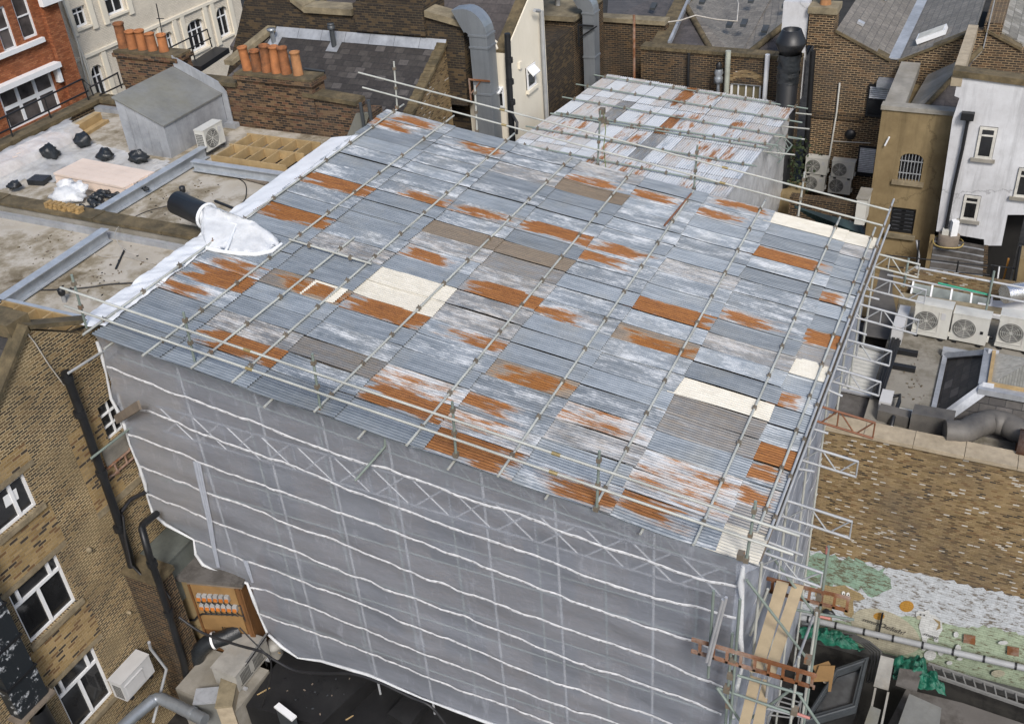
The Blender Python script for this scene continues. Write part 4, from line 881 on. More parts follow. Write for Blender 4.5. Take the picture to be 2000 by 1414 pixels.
# vent pipes through the slates
def rvent(px, top, r, mat, lab, hat):
    p = sp(*px); q = OY(*top, p.y); t = thing('roof_vent', lab, 'roof vent', p, 'vents on the dark slate roof'); h = max(.4, q.z-p.z)
    MB().tube(p - V((0,0,.1)), p + V((0,0,h)), r, 12).build('pipe', mat, t)
    MB().ob(p + V((-.22,-.22,-.10)), (.44,0,0), (0,.44,.44*.55), (0,0,.02)).build('lead_slate', M_lead, t)
    mb = MB()
    if hat: mb.lathe([(.0,h+.12),(r*2.1,h+.10),(r*2.1,h+.03),(r*1.2,h)], p, (0,0,1), 14)
    else: mb.lathe([(r*1.5,h-.08),(r*1.5,h+.02),(r*1.2,h+.03),(r*1.4,h+.05),(r*1.4,h+.1),(0,h+.1)], p, (0,0,1), 12)
    mb.build('cowl', mat, t)
rvent((535,85), (531,68), .075, M_duct, 'pale metal mushroom vent behind the six pot chimney', True)
rvent((653,92), (646,52), .085, M_dgrey, 'dark flue pipe with collar in the middle of the slate roof', False)
a, b = sp(595,135,.1), sp(634,140,.1); MB().tube(a, b, .04, 6).build('roof_pole', M_dgrey, label='thin dark pipe lying on the slates right of the six pot chimney', cat='pipe')
# sooty wall and chimney behind
sw = thing('sooty_wall', 'soot blackened party wall with broad chimney rising behind the dark slate roof', 'wall', (-20, yt, -14))
ol = [(430,110),(478,0),(568,0),(596,22),(640,25),(690,28),(692,8),(700,-8),(822,-4),(832,30),(905,52),(905,120)]
P = [OY(*p, yt+.02) for p in ol]; P[0].z = zt-2; P[-1].z = zt-2
MB().prism(P, (0,.5,0)).build('wall', M_soot, sw)
mb = MB()
for p0, p1 in [((570,2),(596,22)), ((596,23),(690,29)), ((832,31),(905,52))]:
    a, b = OY(*p0, yt), OY(*p1, yt); mb.ob(a + V((0,-.1,-.02)), b-a, (0,.75,0), (0,0,.2))
mb.build('coping', M_stone, sw)
a, b = OY(692,5,yt), OY(828,12,yt); MB().box((a.x, yt-.12, a.z-.9), (b.x, yt+1.3, a.z)).build('chimney_stack', M_soot, sw)
cs = sw.children[-1]
for i, px in enumerate([704,720,738,763,783,804]):
    q = OY(px, 6, yt+.5); q.z = a.z - .02; pot(cs, q, q + V((0,0,.8)), .19, M_pot if i in (2,5) else M_potd)
# second slate slope behind
s2 = thing('far_slate_house', 'long plum slate roof between the broad chimney and the white gable', 'house', (-15, 36, -22.6))
q0, q1 = OY(830,40,yt+1.5), OY(992,110,yt+1.5)
MB().prism([V((-26,yt+.6,zt-.9)), V((q1.x+.4,yt+.6,zt-.9)), V((q1.x+.4,yt+7,zt+2.6)), V((-26,yt+7,zt+2.6))], (0,0,-.15)).build('roof', M_slated, s2)
MB().box((-25.5,yt+.7,-22.6), (q1.x+.3,yt+7,zt-1.2)).build('wall', M_soot, s2)
mb = MB(); a, b = OY(605,20,yt+1.6), OY(640,0,yt+1.6); mb.ob(a, b-a, (0,.3,0), (0,0,.12)); a, b = OY(590,8,yt+1.6), OY(612,0,yt+1.6); mb.ob(a, b-a, (0,.3,0), (0,0,.12)); mb.build('hip_tiles', M_stone, s2)
# ================================================================ white gabled building with ducts
wb = thing('white_gable_building', 'white painted building with sloping gable and two small open windows behind the roof', 'building', (-15.6, 30, -22.6))
WX, W0 = -14.75, 29.6
yb = OX(1066,100,WX).y
A, B_ = OX(988,105,WX), OX(1032,0,WX)
sl_ = (B_.z-A.z)/(B_.y-A.y); W0 = A.y
MB().prism([(WX,W0,-22.6), (WX,yb,-22.6), (WX,yb,A.z+sl_*(yb-W0)), (WX,W0,A.z)], (-.35,0,0)).build('side_wall', M_cream, wb)
fl_, fr_ = OY(904,62,W0), OY(988,105,W0)
MB().prism([(fl_.x,W0+.001,-22.6), (WX-.36,W0+.001,-22.6), (WX-.36,W0+.001,OY(985,110,W0).z), (OY(972,96,W0).x,W0+.001,OY(972,96,W0).z), (OY(955,82,W0).x,W0+.001,OY(955,82,W0).z), (fl_.x,W0+.001,fl_.z)], (0,.35,0)).build('front_wall', M_cream, wb)
a = V((WX-.3,W0,A.z)); b = V((WX-.3,yb,A.z+sl_*(yb-W0))); MB().ob(a+V((-.1,0,0)), (.36,0,0), b-a, (0,0,.1)).build('verge_coping', M_mossy, wb)
MB().prism([(WX-.37,W0+.4,A.z-.1), (WX-.37,yb,A.z+sl_*(yb-W0)-.25), (-20,yb,A.z+sl_*(yb-W0)-.25), (-20,W0+.4,A.z-.1)], (0,0,-.1)).build('roof', M_slated, wb)
def tilted(par, X, px, n_, lab):
    r = rectX(px, X); W, H = r[1]-r[0], r[3]-r[2]
    MB().box((X+.001,r[0]-.04,r[2]-.02),(X+.012,r[1]+.04,r[3])).build('reveal', M_room, par); f = window(par, (X+.02,r[0],r[2]), (0,W,0), (0,0,H), (1,0,0), (), (.7,), .07, sill=M_cream, rec=-.03, bar=.06, dep=.04)
    MB().ob((X+.06,r[0]-.02,r[3]-.05), (.22,0,-.22), (0,W*.8,0), (.02,0,.04)).build('open_vent', M_upvc, f)
tilted(wb, WX, [(1027,134),(1042,121),(1046,163),(1029,177)], 0, '')
r = rectY([(972,172),(984,165),(986,205),(975,215)], W0); f = window(wb, (r[0],W0-.02,r[2]), (r[1]-r[0],0,0), (0,0,r[3]-r[2]), (0,-1,0), (), (.7,), .06, rec=-.02, dep=.03)
MB().ob((r[0],W0-.05,r[3]-.05), (r[1]-r[0],0,0), (0,-.32,-.1), (0,-.02,.05)).build('open_vent', M_upvc, f)
MB().path([OX(1058,22,WX+.12), OX(1061,100,WX+.12), OX(1069,250,WX+.12)], .07, 8).build('downpipe', M_grey, wb)
mb = MB(); mb.path([OX(1044,21,WX+.2), OX(1054,22,WX+.2)], .06, 8); mb.build('camera_housing', M_grey, wb)
MB().box((WX+.001, OX(1014,128,WX).y-.1, OX(1014,128,WX).z-.1), (WX+.08, OX(1014,128,WX).y+.1, OX(1014,128,WX).z+.12)).build('vent_cover', M_cream, wb)
# black soil stack
mb = MB(); mb.path([OY(991,66,W0-.15), OY(993,130,W0-.15), OY(1000,260,W0-.15), OY(1003,300,W0-.15)], .10, 10)
for p in ((994,118),(996,160),(999,200)): q = OY(*p, W0-.15); mb.tube(q-V((0,0,.08)), q+V((0,0,.08)), .13, 10)
mb.path([OY(1001,225,W0-.2), OY(1010,240,W0-.5), OY(1009,262,W0-.5)], .05, 8); mb.build('soil_stack', M_blackp, label='thick black soil pipe at the corner of the white gabled building', cat='pipe')
def sqduct(name, lab, fx, fy, w, d, zb, zt_, seams_, nose, br):
    """square duct with a quarter bend top opening towards -x/+y"""
    t = thing(name, lab, 'duct', (fx, fy, zb), 'square ventilation ducts'); n = 9; R = nose; prof = []
    mb = MB(); mb.box((fx, fy, zb), (fx+w, fy+d, zt_)); mb.build('riser', M_duct, t)
    # bend curling towards -x
    ctr = V((fx-R*.25, 0, zt_)); vs = []
    for i in range(n+1):
        a = pi/2*i/n*1.15; ro, ri = w+R*.25, R*.25
        for rr in (ro, ri):
            for y in (fy, fy+d): vs.append(V((ctr.x + rr*cos(a), y, ctr.z + rr*sin(a)*1.15)))
    # extend mouth
    fs = []
    for i in range(n): b = i*4; fs += [(b,b+4,b+5,b+1), (b+2,b+3,b+7,b+6), (b,b+2,b+6,b+4), (b+1,b+5,b+7,b+3)]
    mb = MB(); mb.add(vs, fs, False); e = vs[-4:]; tdir = V((-cos(.15),0,-sin(.15)))*.0 + (vs[-4]-vs[-8]).normalized()
    m = [e[0]+tdir*R*.5, e[1]+tdir*R*.5, e[2]+tdir*.02, e[3]+tdir*.02]
    mb.add(list(e)+m, [(0,4,5,1), (2,3,7,6), (0,2,6,4), (1,5,7,3)]); mb.build('bend', M_duct, t); MB().add(m, [(0,1,3,2)]).build('mouth', M_room, t)
    for z in seams_: MB().box((fx-.025, fy-.025, z-.03), (fx+w+.025, fy+d+.025, z+.03)).build('flange', M_duct, t)
    for z in br:
        mb = MB(); mb.box((fx-.12, fy-.06, z), (fx+w, fy-.02, z+.05)); mb.box((fx-.14, fy-.05, z-.7), (fx-.10, fy, z+.05)); mb.ob((fx-.12,fy-.05,z-.5), (w*.7,0,.5), (0,.03,0), (0,0,.05)); mb.build('bracket', M_rustm, t)
    return t
YD = W0 - .75
a, b = OY(923,150,YD), OY(957,150,YD)
sqduct('ventilation_duct', 'tall grey square ventilation duct with curved top against the white gabled building', a.x, YD, b.x-a.x, .55, -22.6, OY(935,75,YD).z, [OY(940,z_,YD).z for z_ in (72,95,185)], .5, [OY(925,157,YD).z])
# ================================================================ dark brick block, second duct, back walls
db = thing('dark_brick_block', 'sooty dark brick block with one tall window behind the white gable', 'building', (-15, 36, -22.6))
DY = 35.2
a, b = OY(1050,24,DY), OY(1119,27,DY)
MB().box((a.x-.5, DY, -22.6), (b.x, DY+3, a.z-.25)).build('wall', M_bdark, db); MB().box((a.x-.5, DY-.12, a.z-.249), (b.x+.1, DY+3.1, a.z-.08)).build('coping', M_stone, db)
r = rectY([(1064,72),(1077,73),(1079,120),(1068,120)], DY); MB().box((r[0]-.3,DY-.04,r[2]-.14),(r[1]+.1,DY+.05,r[2])).build('sill', M_stone, db); window(db, (r[0],DY-.01,r[2]), (r[1]-r[0],0,0), (0,0,r[3]-r[2]), (0,-1,0), (), (), .05, rec=-.02, dep=.02)
MB().lathe([(0,.08),(.12,.08),(.14,0)], OY(1094,81,DY), (0,-1,0), 14).build('alarm_box', M_acw, db); MB().lathe([(.05,0),(.05,.12)], OY(1082,94,DY), (0,-1,0), 8).build('overflow_pipe', M_acw, db)
mb = MB(); q = OY(1089,10,DY+1.2); mb.lathe([(.1,0),(.1,.35),(.2,.38),(.2,.5),(0,.55)], V((q.x,q.y,a.z-.1)), (0,0,1), 10); mb.build('roof_cowl', M_grey, db)
YD2 = DY - .1
a2, b2 = OY(1137,120,YD2), OY(1159,120,YD2)
d2 = sqduct('ventilation_duct', 'second grey square duct with curved top standing against the dark brick block', a2.x, YD2+.15, b2.x-a2.x, .5, -22.6, OY(1145,28,YD2).z, [OY(1145,z_,YD2).z for z_ in (30,115)], .45, [])
mb = MB(); q = OY(1127,52,YD2); mb.box((q.x, YD2+.02, q.z), (b2.x+.02, YD2+.07, q.z+.06)); mb.box((q.x, YD2+.02, q.z-.75), (q.x+.06, YD2+.07, q.z)); mb.ob((q.x, YD2+.03, q.z-.5), (.75,0,.5), (0,.04,0), (0,0,.06)); mb.build('wall_bracket', M_blackp, d2)
bw = thing('back_brick_wall', 'long dark brick rear wall with stone coping and arched window behind the whitish roof', 'wall', (-11, 37, -22.6))
BW1, BW2 = 38.4, 36.6
a, b = OY(1150,40,BW1), OY(1300,56,BW1)
MB().box((a.x-.3, BW1, -22.6), (b.x, BW1+.4, a.z)).build('wall', M_bdark, bw); MB().box((a.x-.3, BW1-.1, a.z+.001), (b.x, BW1+.5, a.z+.16)).build('coping', M_stone, bw)
a, b = OY(1252,90,BW2), OY(1548,124,BW2); z_ = (a.z+b.z)/2
r = rectY([(1427,162),(1486,168),(1486,188),(1424,180)], BW2); r = (r[0], r[1], r[2]-.9, r[3])
hol = lambda r, x0, x1, z0, z1: ((r[0]-x0)/(x1-x0), (r[2]-z0)/(z1-z0), (r[1]-x0)/(x1-x0), (r[3]-z0)/(z1-z0))
MB().wall(((a.x,BW2,-22.6),(b.x+.3-a.x,0,0),(0,0,z_+22.6)), (0,.4,0), [hol(r,a.x,b.x+.3,-22.6,z_)]).build('wall', M_bdark, bw)
window(bw, (r[0],BW2,r[2]), (r[1]-r[0],0,0), (0,0,r[3]-r[2]), (0,-1,0), (.25,.5,.75), (), .08, gm=plain('curtain_behind_glass', (.20,.17,.10), .5), rec=.1)
mb = MB(); n = 14
for i in range(n):
    t0 = i/n; c = V(((r[0]-.1)+(r[1]-r[0]+.2)*(t0+.5/n), BW2-.012, r[3]+.02+.24*sin(pi*(t0+.5/n)))); mb.ob(c - V((.05,0,0)), (.1,0,0), (0,.02,0), (.03*(t0-.5),0,.26))
mb.build('arch_bricks', M_byel, bw)
mb = MB()
for i in range(30): x0 = a.x + i*(b.x+.3-a.x)/30; mb.box((x0, BW2-.08, z_+.001), (x0+(b.x+.3-a.x)/30-.012, BW2+.48, z_+.12))
mb.build('coping', M_mossy, bw)
MB().prism([(a.x+.01,BW2+.401,-22.6),(a.x+.01,BW1-.01,-22.6),(a.x+.01,BW1-.01,z_),(a.x+.01,BW2+.401,z_)], (.35,0,0)).build('return_wall', M_bdark, bw)
for p, q, r_, m_, lab in [((1240,30),(1237,152),.05,M_rustm,'thin rusty pipe up the dark brick rear wall'), ((1346,105),(1343,172),.05,M_blackp,'thin black pipe on the rear wall left of the arched window'), ((1424,100),(1417,180),.10,plain('pale_green_pipe',(.40,.42,.36),.6),'pale green vent pipe left of the arched window'), ((1500,107),(1493,188),.085,M_upvc,'white vent pipe right of the arched window')]:
    a_, b_ = OY(*p, BW2-.2), OY(*q, BW2-.2); b_.x = b_.x*.5+a_.x*.5; a_.x = b_.x; MB().tube(b_ - V((0,0,1.5)), a_, r_, 10).build('wall_pipe', m_, label=lab, cat='pipe')
t = thing('flue_terminal', 'small galvanised flue terminal with dark cowl left of the arched window', 'flue', OY(1402,180,BW2-.5)); q = OY(1402,180,BW2-.5)
MB().tube(q - V((0,0,1)), q + V((0,0,.35)), .06, 8).build('pipe', M_duct, t); MB().lathe([(.1,.35),(.16,.35),(.16,.55),(.12,.6),(.17,.7),(.13,.85)], q, (0,0,1), 10).build('cowl', M_duct, t); MB().lathe([(.09,.85),(.12,1.0),(.05,1.1)], q, (0,0,1), 8).build('cap', M_blackp, t)
# hipped roofs behind the rear wall : vertices given as (pixel, distance)
T = lambda x, y, Y: OY(x, y, Y)
def poly(name, mat, par, pts, th=.1): return MB().prism([T(*p) for p in pts], (0,.0,-th)).build(name, mat, par)
hr = thing('hipped_roofs', 'cluster of grey and plum slate hipped roofs behind the dark rear wall', 'roof', (-9, 42, -14))
Y1, Y2 = BW2+.6, 44
poly('roof_slope', M_slated, hr, [(1185,40,BW1+.5),(1300,70,BW1+.5),(1330,-30,46),(1190,-30,46)])
poly('roof_slope', M_slated, hr, [(1284,98,Y1),(1396,110,Y1),(1328,-8,42.5),(1318,-8,42.5)])
poly('roof_slope', M_slateg, hr, [(1394,112,Y1),(1442,116,Y1),(1515,-20,45),(1400,-30,47),(1322,-12,42.6)])
poly('roof_slope', M_slateg, hr, [(1438,116,Y1),(1452,117,Y1),(1562,30,40.5),(1580,-40,46),(1512,-20,45.2)])
poly('roof_slope', M_slated, hr, [(1448,119,Y1),(1560,135,Y1),(1600,60,40),(1562,28,40.5)])
mb = MB(); mb.ob(T(1285,98,Y1)-V((.25,0,.1)), (.6,0,0), T(1340,-10,43)-T(1285,98,Y1), (0,0,.35)); mb.build('parapet_coping', M_mossy, hr)
mb = MB(); mb.ob(T(1298,96,Y1)+V((.12,0,.1)), (.1,0,0), T(1346,-10,43)-T(1298,96,Y1), (0,0,.2)); mb.build('lead_edge', M_lead, hr)
for p, q in [((1394,110,Y1),(1326,-10,42.5)), ((1450,116,Y1),(1562,28,40.5))]: MB().tube(T(*p)+V((0,0,.03)), T(*q)+V((0,0,.05)), .12, 8).build('hip_tiles', M_mossy, hr)
for px, Y, lab in [((1366,14),41.5,0),((1461,12),42.5,0),((1418,60),39.6,0),((1446,58),39.4,0),((1487,70),39.5,0),((1270,25),41,0),((1527,22),41.5,0),((1549,38),40.8,0)]:
    q = T(*px, Y) + V((0,-.1,.12)); MB().ob(q, (.22,0,0), (0,.34,.12), (0,0,.1)).build('slate_vent', M_dgrey, hr)
cb = [T(1292,75,38.6), T(1306,55,38.8), T(1330,52,39), T(1360,42,39.5), T(1400,50,39.6), T(1440,54,39.4), T(1443,20,41), T(1437,0,42)]
MB().path([p+V((0,-.1,.25)) for p in cb], .03, 5).build('cable', M_cablew, label='loose pale cable looped over the hipped slate roofs', cat='cable')
# black cone flue
bf = thing('black_flue', 'large black flue wrapped in plastic with wide conical cowl', 'flue', (OY(1540,190,BW2-.9).x, BW2-.9, -22.6)); q = OY(1541,130,BW2-.9); zt0 = OY(1548,58,BW2-.9).z; zb0 = OY(1548,105,BW2-.9).z; x = q.x; zm = OY(1548,84,BW2-.9).z
MB().lathe([(.36,-22.6-zb0),(.36,-.05),(.30,.02)], (x,BW2-.9,zb0), (0,0,1), 20).build('flue_pipe', M_blackp, bf)
MB().lathe([(.30,0),(.32,zm-zb0-.45),(.52,zm-zb0),(.50,zm-zb0+.05),(.32,zt0-zb0),(.28,zt0-zb0),(.27,zm-zb0)], (x,BW2-.9,zb0), (0,0,1), 22).build('cowl', M_blackp, bf)
mb = MB(); mb.grid(lambda u, v: V((x + (.38+.07*mnoise.noise(V((u*9,v*7,1))))*cos(2*pi*u), BW2-.9 + (.38+.07*mnoise.noise(V((u*9,v*7,1))))*sin(2*pi*u), zb0-1.0+v*1.0)), 24, 14); mb.build('plastic_wrap', M_blackpl, bf)
# ================================================================ second temporary roof
t2 = thing('second_temporary_roof', 'smaller temporary roof of pale corrugated sheets with rust patches behind the large roof', 'roof', (-10, 29.5, -13.4))
R2P = V((-10, 29, -12.95)); R2N = V((.075, .07, 1))
r2 = lambda x, y, o=0: PL(x, y, R2P + V((0,0,o)), R2N)
c00, c10, c11, c01 = r2(985,292), r2(1395,403), r2(1566,203), r2(1182,150)
x0, x1 = (c00.x+c01.x)/2, (c10.x+c11.x)/2; y0, y1 = c10.y-.3, (c11.y+c01.y)/2
def r2z(x, y): return R2P.z - .075*(x-R2P.x) - .07*(y-R2P.y)
NC = 14; NRW = 4
SP2 = {}
for kd, pts in {'rust': [(1325,185),(1310,235),(1190,295)], 'part': [(1225,205),(1140,245),(1275,215),(1235,245),(1215,265),(1430,260),(1370,290),(1440,290),(1540,215),(1240,280),(1400,310),(1350,330),(1165,310),(1380,220)], 'dirt': [(1270,270),(1200,235),(1250,300)]}.items():
    for p in pts:
        q = r2(*p); SP2[(int((q.x-x0)/(x1-x0)*NC), int((q.y-y0)/(y1-y0)*NRW))] = kd
for c in range(NC):
    for r in range(NRW):
        rnd = random.Random(c*31+r*7+900); k = SP2.get((c, r)) or rnd.choice(['blm','blm','blm','pl','tan','tan','tan','part'])
        R0, g0, b0 = {'rust': (.85,.6,.1), 'part': (.5,.7,.1), 'dirt': (0,.4,.6), 'tan': (.34,.8,.42), 'blm': (0,.95,0), 'pl': (0,.72,.06)}[k]
        tone = rnd.uniform(1.0, 1.35); nu, nv = 44, 6; vs, ts, us = [], [], []; wx = (x1-x0)/NC; ly = (y1-y0)/NRW; o1, o2 = rnd.uniform(0,90), rnd.uniform(0,90); til = rnd.uniform(.012,.028); bu, bv = rnd.uniform(.3,.7), rnd.uniform(.3,.7)
        for j in range(nv+1):
            for i in range(nu+1):
                u, v = i/nu, j/nv; X = x0+(c+u*1.06)*wx; Y = y0+(r+v*1.05)*ly - (.1 if r else 0); z = r2z(X,Y)+.0125*cos(2*pi*X/.0762)+u*til+(1-v)*.02
                e = max(0, min(1 - abs(u-bu)/.75 + .4*mnoise.noise(V((u*3+o1,v*3,0))), 1 - abs(v-bv)/.75 + .4*mnoise.noise(V((v*4+o2,u*3,3)))))
                vs.append(V((X,Y,z))); ts.append((R0*min(1,e*1.5), g0, b0, tone)); us.append((Y+o1, X+o2))
        MB().add(vs, grid_faces(nu, nv), True).build('corrugated_sheet', M_sheet, t2, label={'rust':'rusty orange corrugated sheet'}.get(k), attr=ts, uvoff=us)
MB().prism([(x0+.1,y0,r2z(x0,y0)-.08),(x1-.1,y0,r2z(x1,y0)-.08),(x1-.1,y1-.1,r2z(x1,y1)-.08),(x0+.1,y1-.1,r2z(x0,y1)-.08)], (0,0,-.03)).build('lining', M_weath, t2)
s2f = thing('scaffold', 'scaffold frame with tubes laid across the smaller pale corrugated roof', 'scaffold', (-10, 29.5, -22.6))
for p, q in [((1160,147),(1578,213)), ((1125,165),(1567,240)), ((1098,190),(1565,272)), ((1086,220),(1520,285)), ((1075,222),(1500,290)), ((1027,247),(1478,325)), ((1003,280),(1425,362))]:
    a, b = r2(*p, .09), r2(*q, .09); mb = MB(); mb.tube(a, b, TR); mb.m = 1
    for i in range(9): c = a + (b-a)*((i+.5)/9); clip(mb, c, .07); mb.tube(c, c+V((0,0,.1)), .012, 5)
    mb.build('roof_tube', [M_tubeg, M_clip], s2f)
for p in [(1560,222),(1555,250),(1545,270),(1525,300)]:
    a = r2(*p, -.3); MB().tube(a - V((.8,0,0)), a + V((.45,0,0)), TR).build('edge_stub_tube', M_tube, s2f)
mb = MB(); q = r2(1500,300,-.5); lattice(mb, q, q+V((.1,1.6,0)), (.35,0,-.3), 4); mb.build('lattice_beam', M_tubeg, s2f)
n2 = thing('second_debris_netting', 'pale grey netting hung down the right side of the smaller corrugated roof', 'netting', (x1, 29.5, -20))
mb = MB(); mb.grid(lambda u, v: V((x1-.15+.12*mnoise.noise(V((u*7,v*5,3))), y0+u*(y1-y0-.2), -19+v*(r2z(x1, y0+u*(y1-y0))-.15+19))), 26, 20); mb.build('net_sheet', M_netwrap, n2)
mb = MB(); mb.grid(lambda u, v: V((x1-.15-u*2.2, y0+.1+.1*mnoise.noise(V((u*5,v*5,8))), -19+v*(r2z(x1-u*2,y0)-.15+19))), 12, 20); mb.build('net_sheet', M_netwrap, n2)
MB().box((x0+.5, y0+1.0, -22.6), (x1-.8, y1-.6, -14.6)).build('scaffolded_outhouse', M_bdark, label='brick building wrapped under the smaller pale corrugated roof', cat='building')
rp_ = thing('lifting_pole', 'dark upright pole with rope and clamps standing at the joint of the two corrugated roofs', 'pole', OY(1167,325,BY+.1)); a, b = OY(1167,326,BY+.1), OY(1176,218,BY+.1)
mb = MB(); mb.tube(b + V((0,0,-.3)), b + V((-.28,0,-.75)), .02, 6); mb.build('hanging_tube', M_alu, rp_); mb = MB(); mb.path([b+V((.06,-.05,0)), b+V((.12,-.06,-.5)), b+V((.05,-.06,-1)), b+V((.1,-.05,-1.7))], .014, 5); mb.build('rope', plain('green_rope',(.2,.25,.1),.8), rp_)
mb = MB(); clip(mb, b, .14); clip(mb, b+V((.05,0,-.25)), .12); mb.build('clamp', M_clip, rp_)
# ================================================================ brick building with butterfly roof
bb = thing('butterfly_roof_building', 'brown brick building with V shaped slate butterfly roof and tall chimney at the top right', 'building', (-4.5, 40, -22.6))
YB_ = 37.0
ol = [(1580,240),(1590,100),(1600,62),(1632,62),(1738,119),(1756,121),(1905,62),(1924,60),(1995,98),(2060,140),(2060,300)]
P = [OY(*p, YB_) for p in ol]; P[0].x = P[1].x = P[2].x = OY(1583,160,YB_).x; P[0].z = -22.6; P[-1].z = -22.6; P[-1].x = P[-2].x
MB().prism(P, (0,.4,0)).build('wall', M_bbrown, bb)
a, b = OY(1583,14,YB_), OY(1634,12,YB_); MB().box((a.x, YB_-.05, OY(1600,90,YB_).z), (b.x, YB_+.75, a.z-.2)).build('chimney_stack', M_bbrown, bb); cs = bb.children[-1]
MB().box((a.x-.06, YB_-.11, a.z-.199), (b.x+.06, YB_+.81, a.z+.02)).build('chimney_cap', M_stone, cs); q = V(((a.x+b.x)/2, YB_+.35, a.z)); pot(cs, q, q+V((0,0,.7)), .2)
MB().box((a.x-.95, YB_+.1, OY(1600,90,YB_).z-2), (a.x-.06, YB_+.5, a.z+.1)).build('side_stack', M_white, bb)
v0 = OY(1746,116,YB_); v1 = OZ(1808,-8,v0.z); lt = OY(1634,58,YB_); lt1 = V((lt.x, v1.y, lt.z)); rt = OY(1906,60,YB_); rt1 = V((rt.x, v1.y, rt.z))
MB().prism([lt, v0-V((.12,0,0)), V((v0.x-.12,v1.y,v0.z)), lt1], (0,0,-.12)).build('roof_slope', M_slateg, bb)
MB().prism([v0+V((.12,0,0)), rt, rt1, V((v0.x+.12,v1.y,v0.z))], (0,0,-.12)).build('roof_slope', M_slateg, bb)
MB().box((v0.x-.22, YB_+.02, v0.z-.02), (v0.x+.22, v1.y, v0.z+.03)).build('lead_valley', M_lead, bb)
for p, q in [((1632,62),(1738,119)), ((1756,121),(1905,62)), ((1924,60),(1995,98))]:
    a, b = OY(*p, YB_), OY(*q, YB_); MB().ob(a+V((0,-.07,-.02)), b-a, (0,.42,0), (0,0,.09)).build('verge_coping', M_mossy, bb)
u = (rt-v0).normalized(); q = PL(1820,72,v0,u.cross(V((0,1,0)))); q2 = PL(1848,52,v0,u.cross(V((0,1,0)))); nn = u.cross(V((0,1,0))).normalized(); nn = nn if nn.z > 0 else -nn
sk = V((0,1,0))*.75; mb = MB(); mb.ob(q-u*.45-sk*.5, u*.95, sk, nn*.16); mb.build('skylight_frame', M_upvc, bb); mb = MB(); mb.ob(q-u*.40-sk*.42+nn*.161, u*.85, sk*.84, nn*.01); mb.build('skylight_blind', plain('cream_blind',(.66,.63,.55),.5), bb)
u2 = (lt-v0).normalized(); n2_ = u2.cross(V((0,1,0))).normalized(); n2_ = n2_ if n2_.z > 0 else -n2_
for px in ((1685,53),(1730,3)): q = PL(*px, v0, n2_); MB().ob(q+n2_*.003, u2*.25, (0,.25,0), n2_*.09).build('roof_vent', M_lead, bb)
# right hand neighbour: parapet and lichen slates
q = OY(1924,60,YB_); MB().box((q.x-.05, YB_+.01, -18), (q.x+.5, YB_+12, q.z+.25)).build('party_wall', M_bbrown, bb)
p0, p1 = OY(1940,62,YB_+.45), OY(2060,125,YB_+.45); MB().prism([p0+V((.1,0,.1)), p1+V((0,0,.1)), V((p1.x, p1.y+9, p1.z+.1)), V((p0.x+.1, p0.y+9, p0.z+.1))], (0,0,-.12)).build('roof_slope', M_slatel, bb)
q = OY(1925,70,YB_-.05); MB().tube(q - V((0,0,.45)), q + V((.12,0,2.4)), .025, 6).build('lightning_rod', M_grey, bb)
MB().box((p0.x, YB_+.45, -22.6), (p1.x, YB_+9, p1.z-.3)).build('core', M_room, bb); MB().box((P[2].x+.1, YB_+.41, -22.6), (p0.x-.2, YB_+9, v0.z-.8)).build('core', M_room, bb)
# windows with louvres
def louvre(px, Y, split, par, name='louvre_window'):
    r = rectY(px, Y); W, H = r[1]-r[0], r[3]-r[2]; MB().box((r[0],Y-.05,r[2]),(r[1],Y-.001,r[3])).build('window_reveal', M_room, par)
    f = window(par, (r[0],Y-.06,r[2]), (W,0,0), (0,0,H), (0,-1,0), (.5,), (split,), .06, M_blackp, M_glass, rec=-.03, dep=.02)
    MB().box((r[0]+.06,Y-.105,r[2]+H*split+.04),(r[1]-.06,Y-.095,r[3]-.06)).build('blind', M_blind, f); return f, r
f, r = louvre([(1698,165),(1760,168),(1752,232),(1690,225)], YB_, .55, bb); f, r = louvre([(1678,284),(1716,287),(1708,345),(1672,340)], YB_, .1, bb)
MB().box((OY(1575,220,YB_).x, YB_-.06, OY(1640,220,YB_).z-.25), (OY(1690,225,YB_).x, YB_-.001, OY(1640,220,YB_).z)).build('string_course', M_bdark, bb)
mb = MB(); mb.tube(OY(1588,100,YB_-.15), OY(1566,420,YB_-.15)-V((0,0,0)), .10, 10); mb.build('downpipe', M_blackp, bb)
mb = MB(); mb.path([OY(1640,163,YB_-.06), OY(1634,220,YB_-.06), OY(1612,355,YB_-.06)], .035, 6); mb.build('conduit', M_acw, bb)
mb = MB(); mb.path([OY(1626,276,YB_-.04), OY(1660,278,YB_-.04), OY(1700,280,YB_-.04)], .02, 5); mb.build('conduit', M_cablew, bb)
MB().lathe([(.0,.1),(.16,.1),(.2,0)], OY(1661,263,YB_), (0,-1,0), 14).build('round_vent', M_blackp, bb)
g = OY(1735,158,YB_-.3); MB().box((g.x-.35, YB_-.5, g.z-.2), (g.x+.55, YB_-.01, g.z)).build('hopper_box', M_lead, bb)
ac_l = cabinet('air_conditioner', 'wall mounted air conditioner, upper left of the four on the brown brick wall', ACG, .80, .34, .66, M_acw, 0)
D_ = YB_ - .42
for i, (px, lab) in enumerate([((1571,340),0), ((1622,347),'wall mounted air conditioner, upper right of the four on the brown brick wall'), ((1566,372),'wall mounted air conditioner, lower left of the four on the brown brick wall'), ((1616,378),'wall mounted air conditioner, lower right of the four on the brown brick wall')]):
    q = OY(*px, D_); o = ac_l if i == 0 else dup(ac_l, label=lab); put(o, (q.x, D_, q.z-.02))
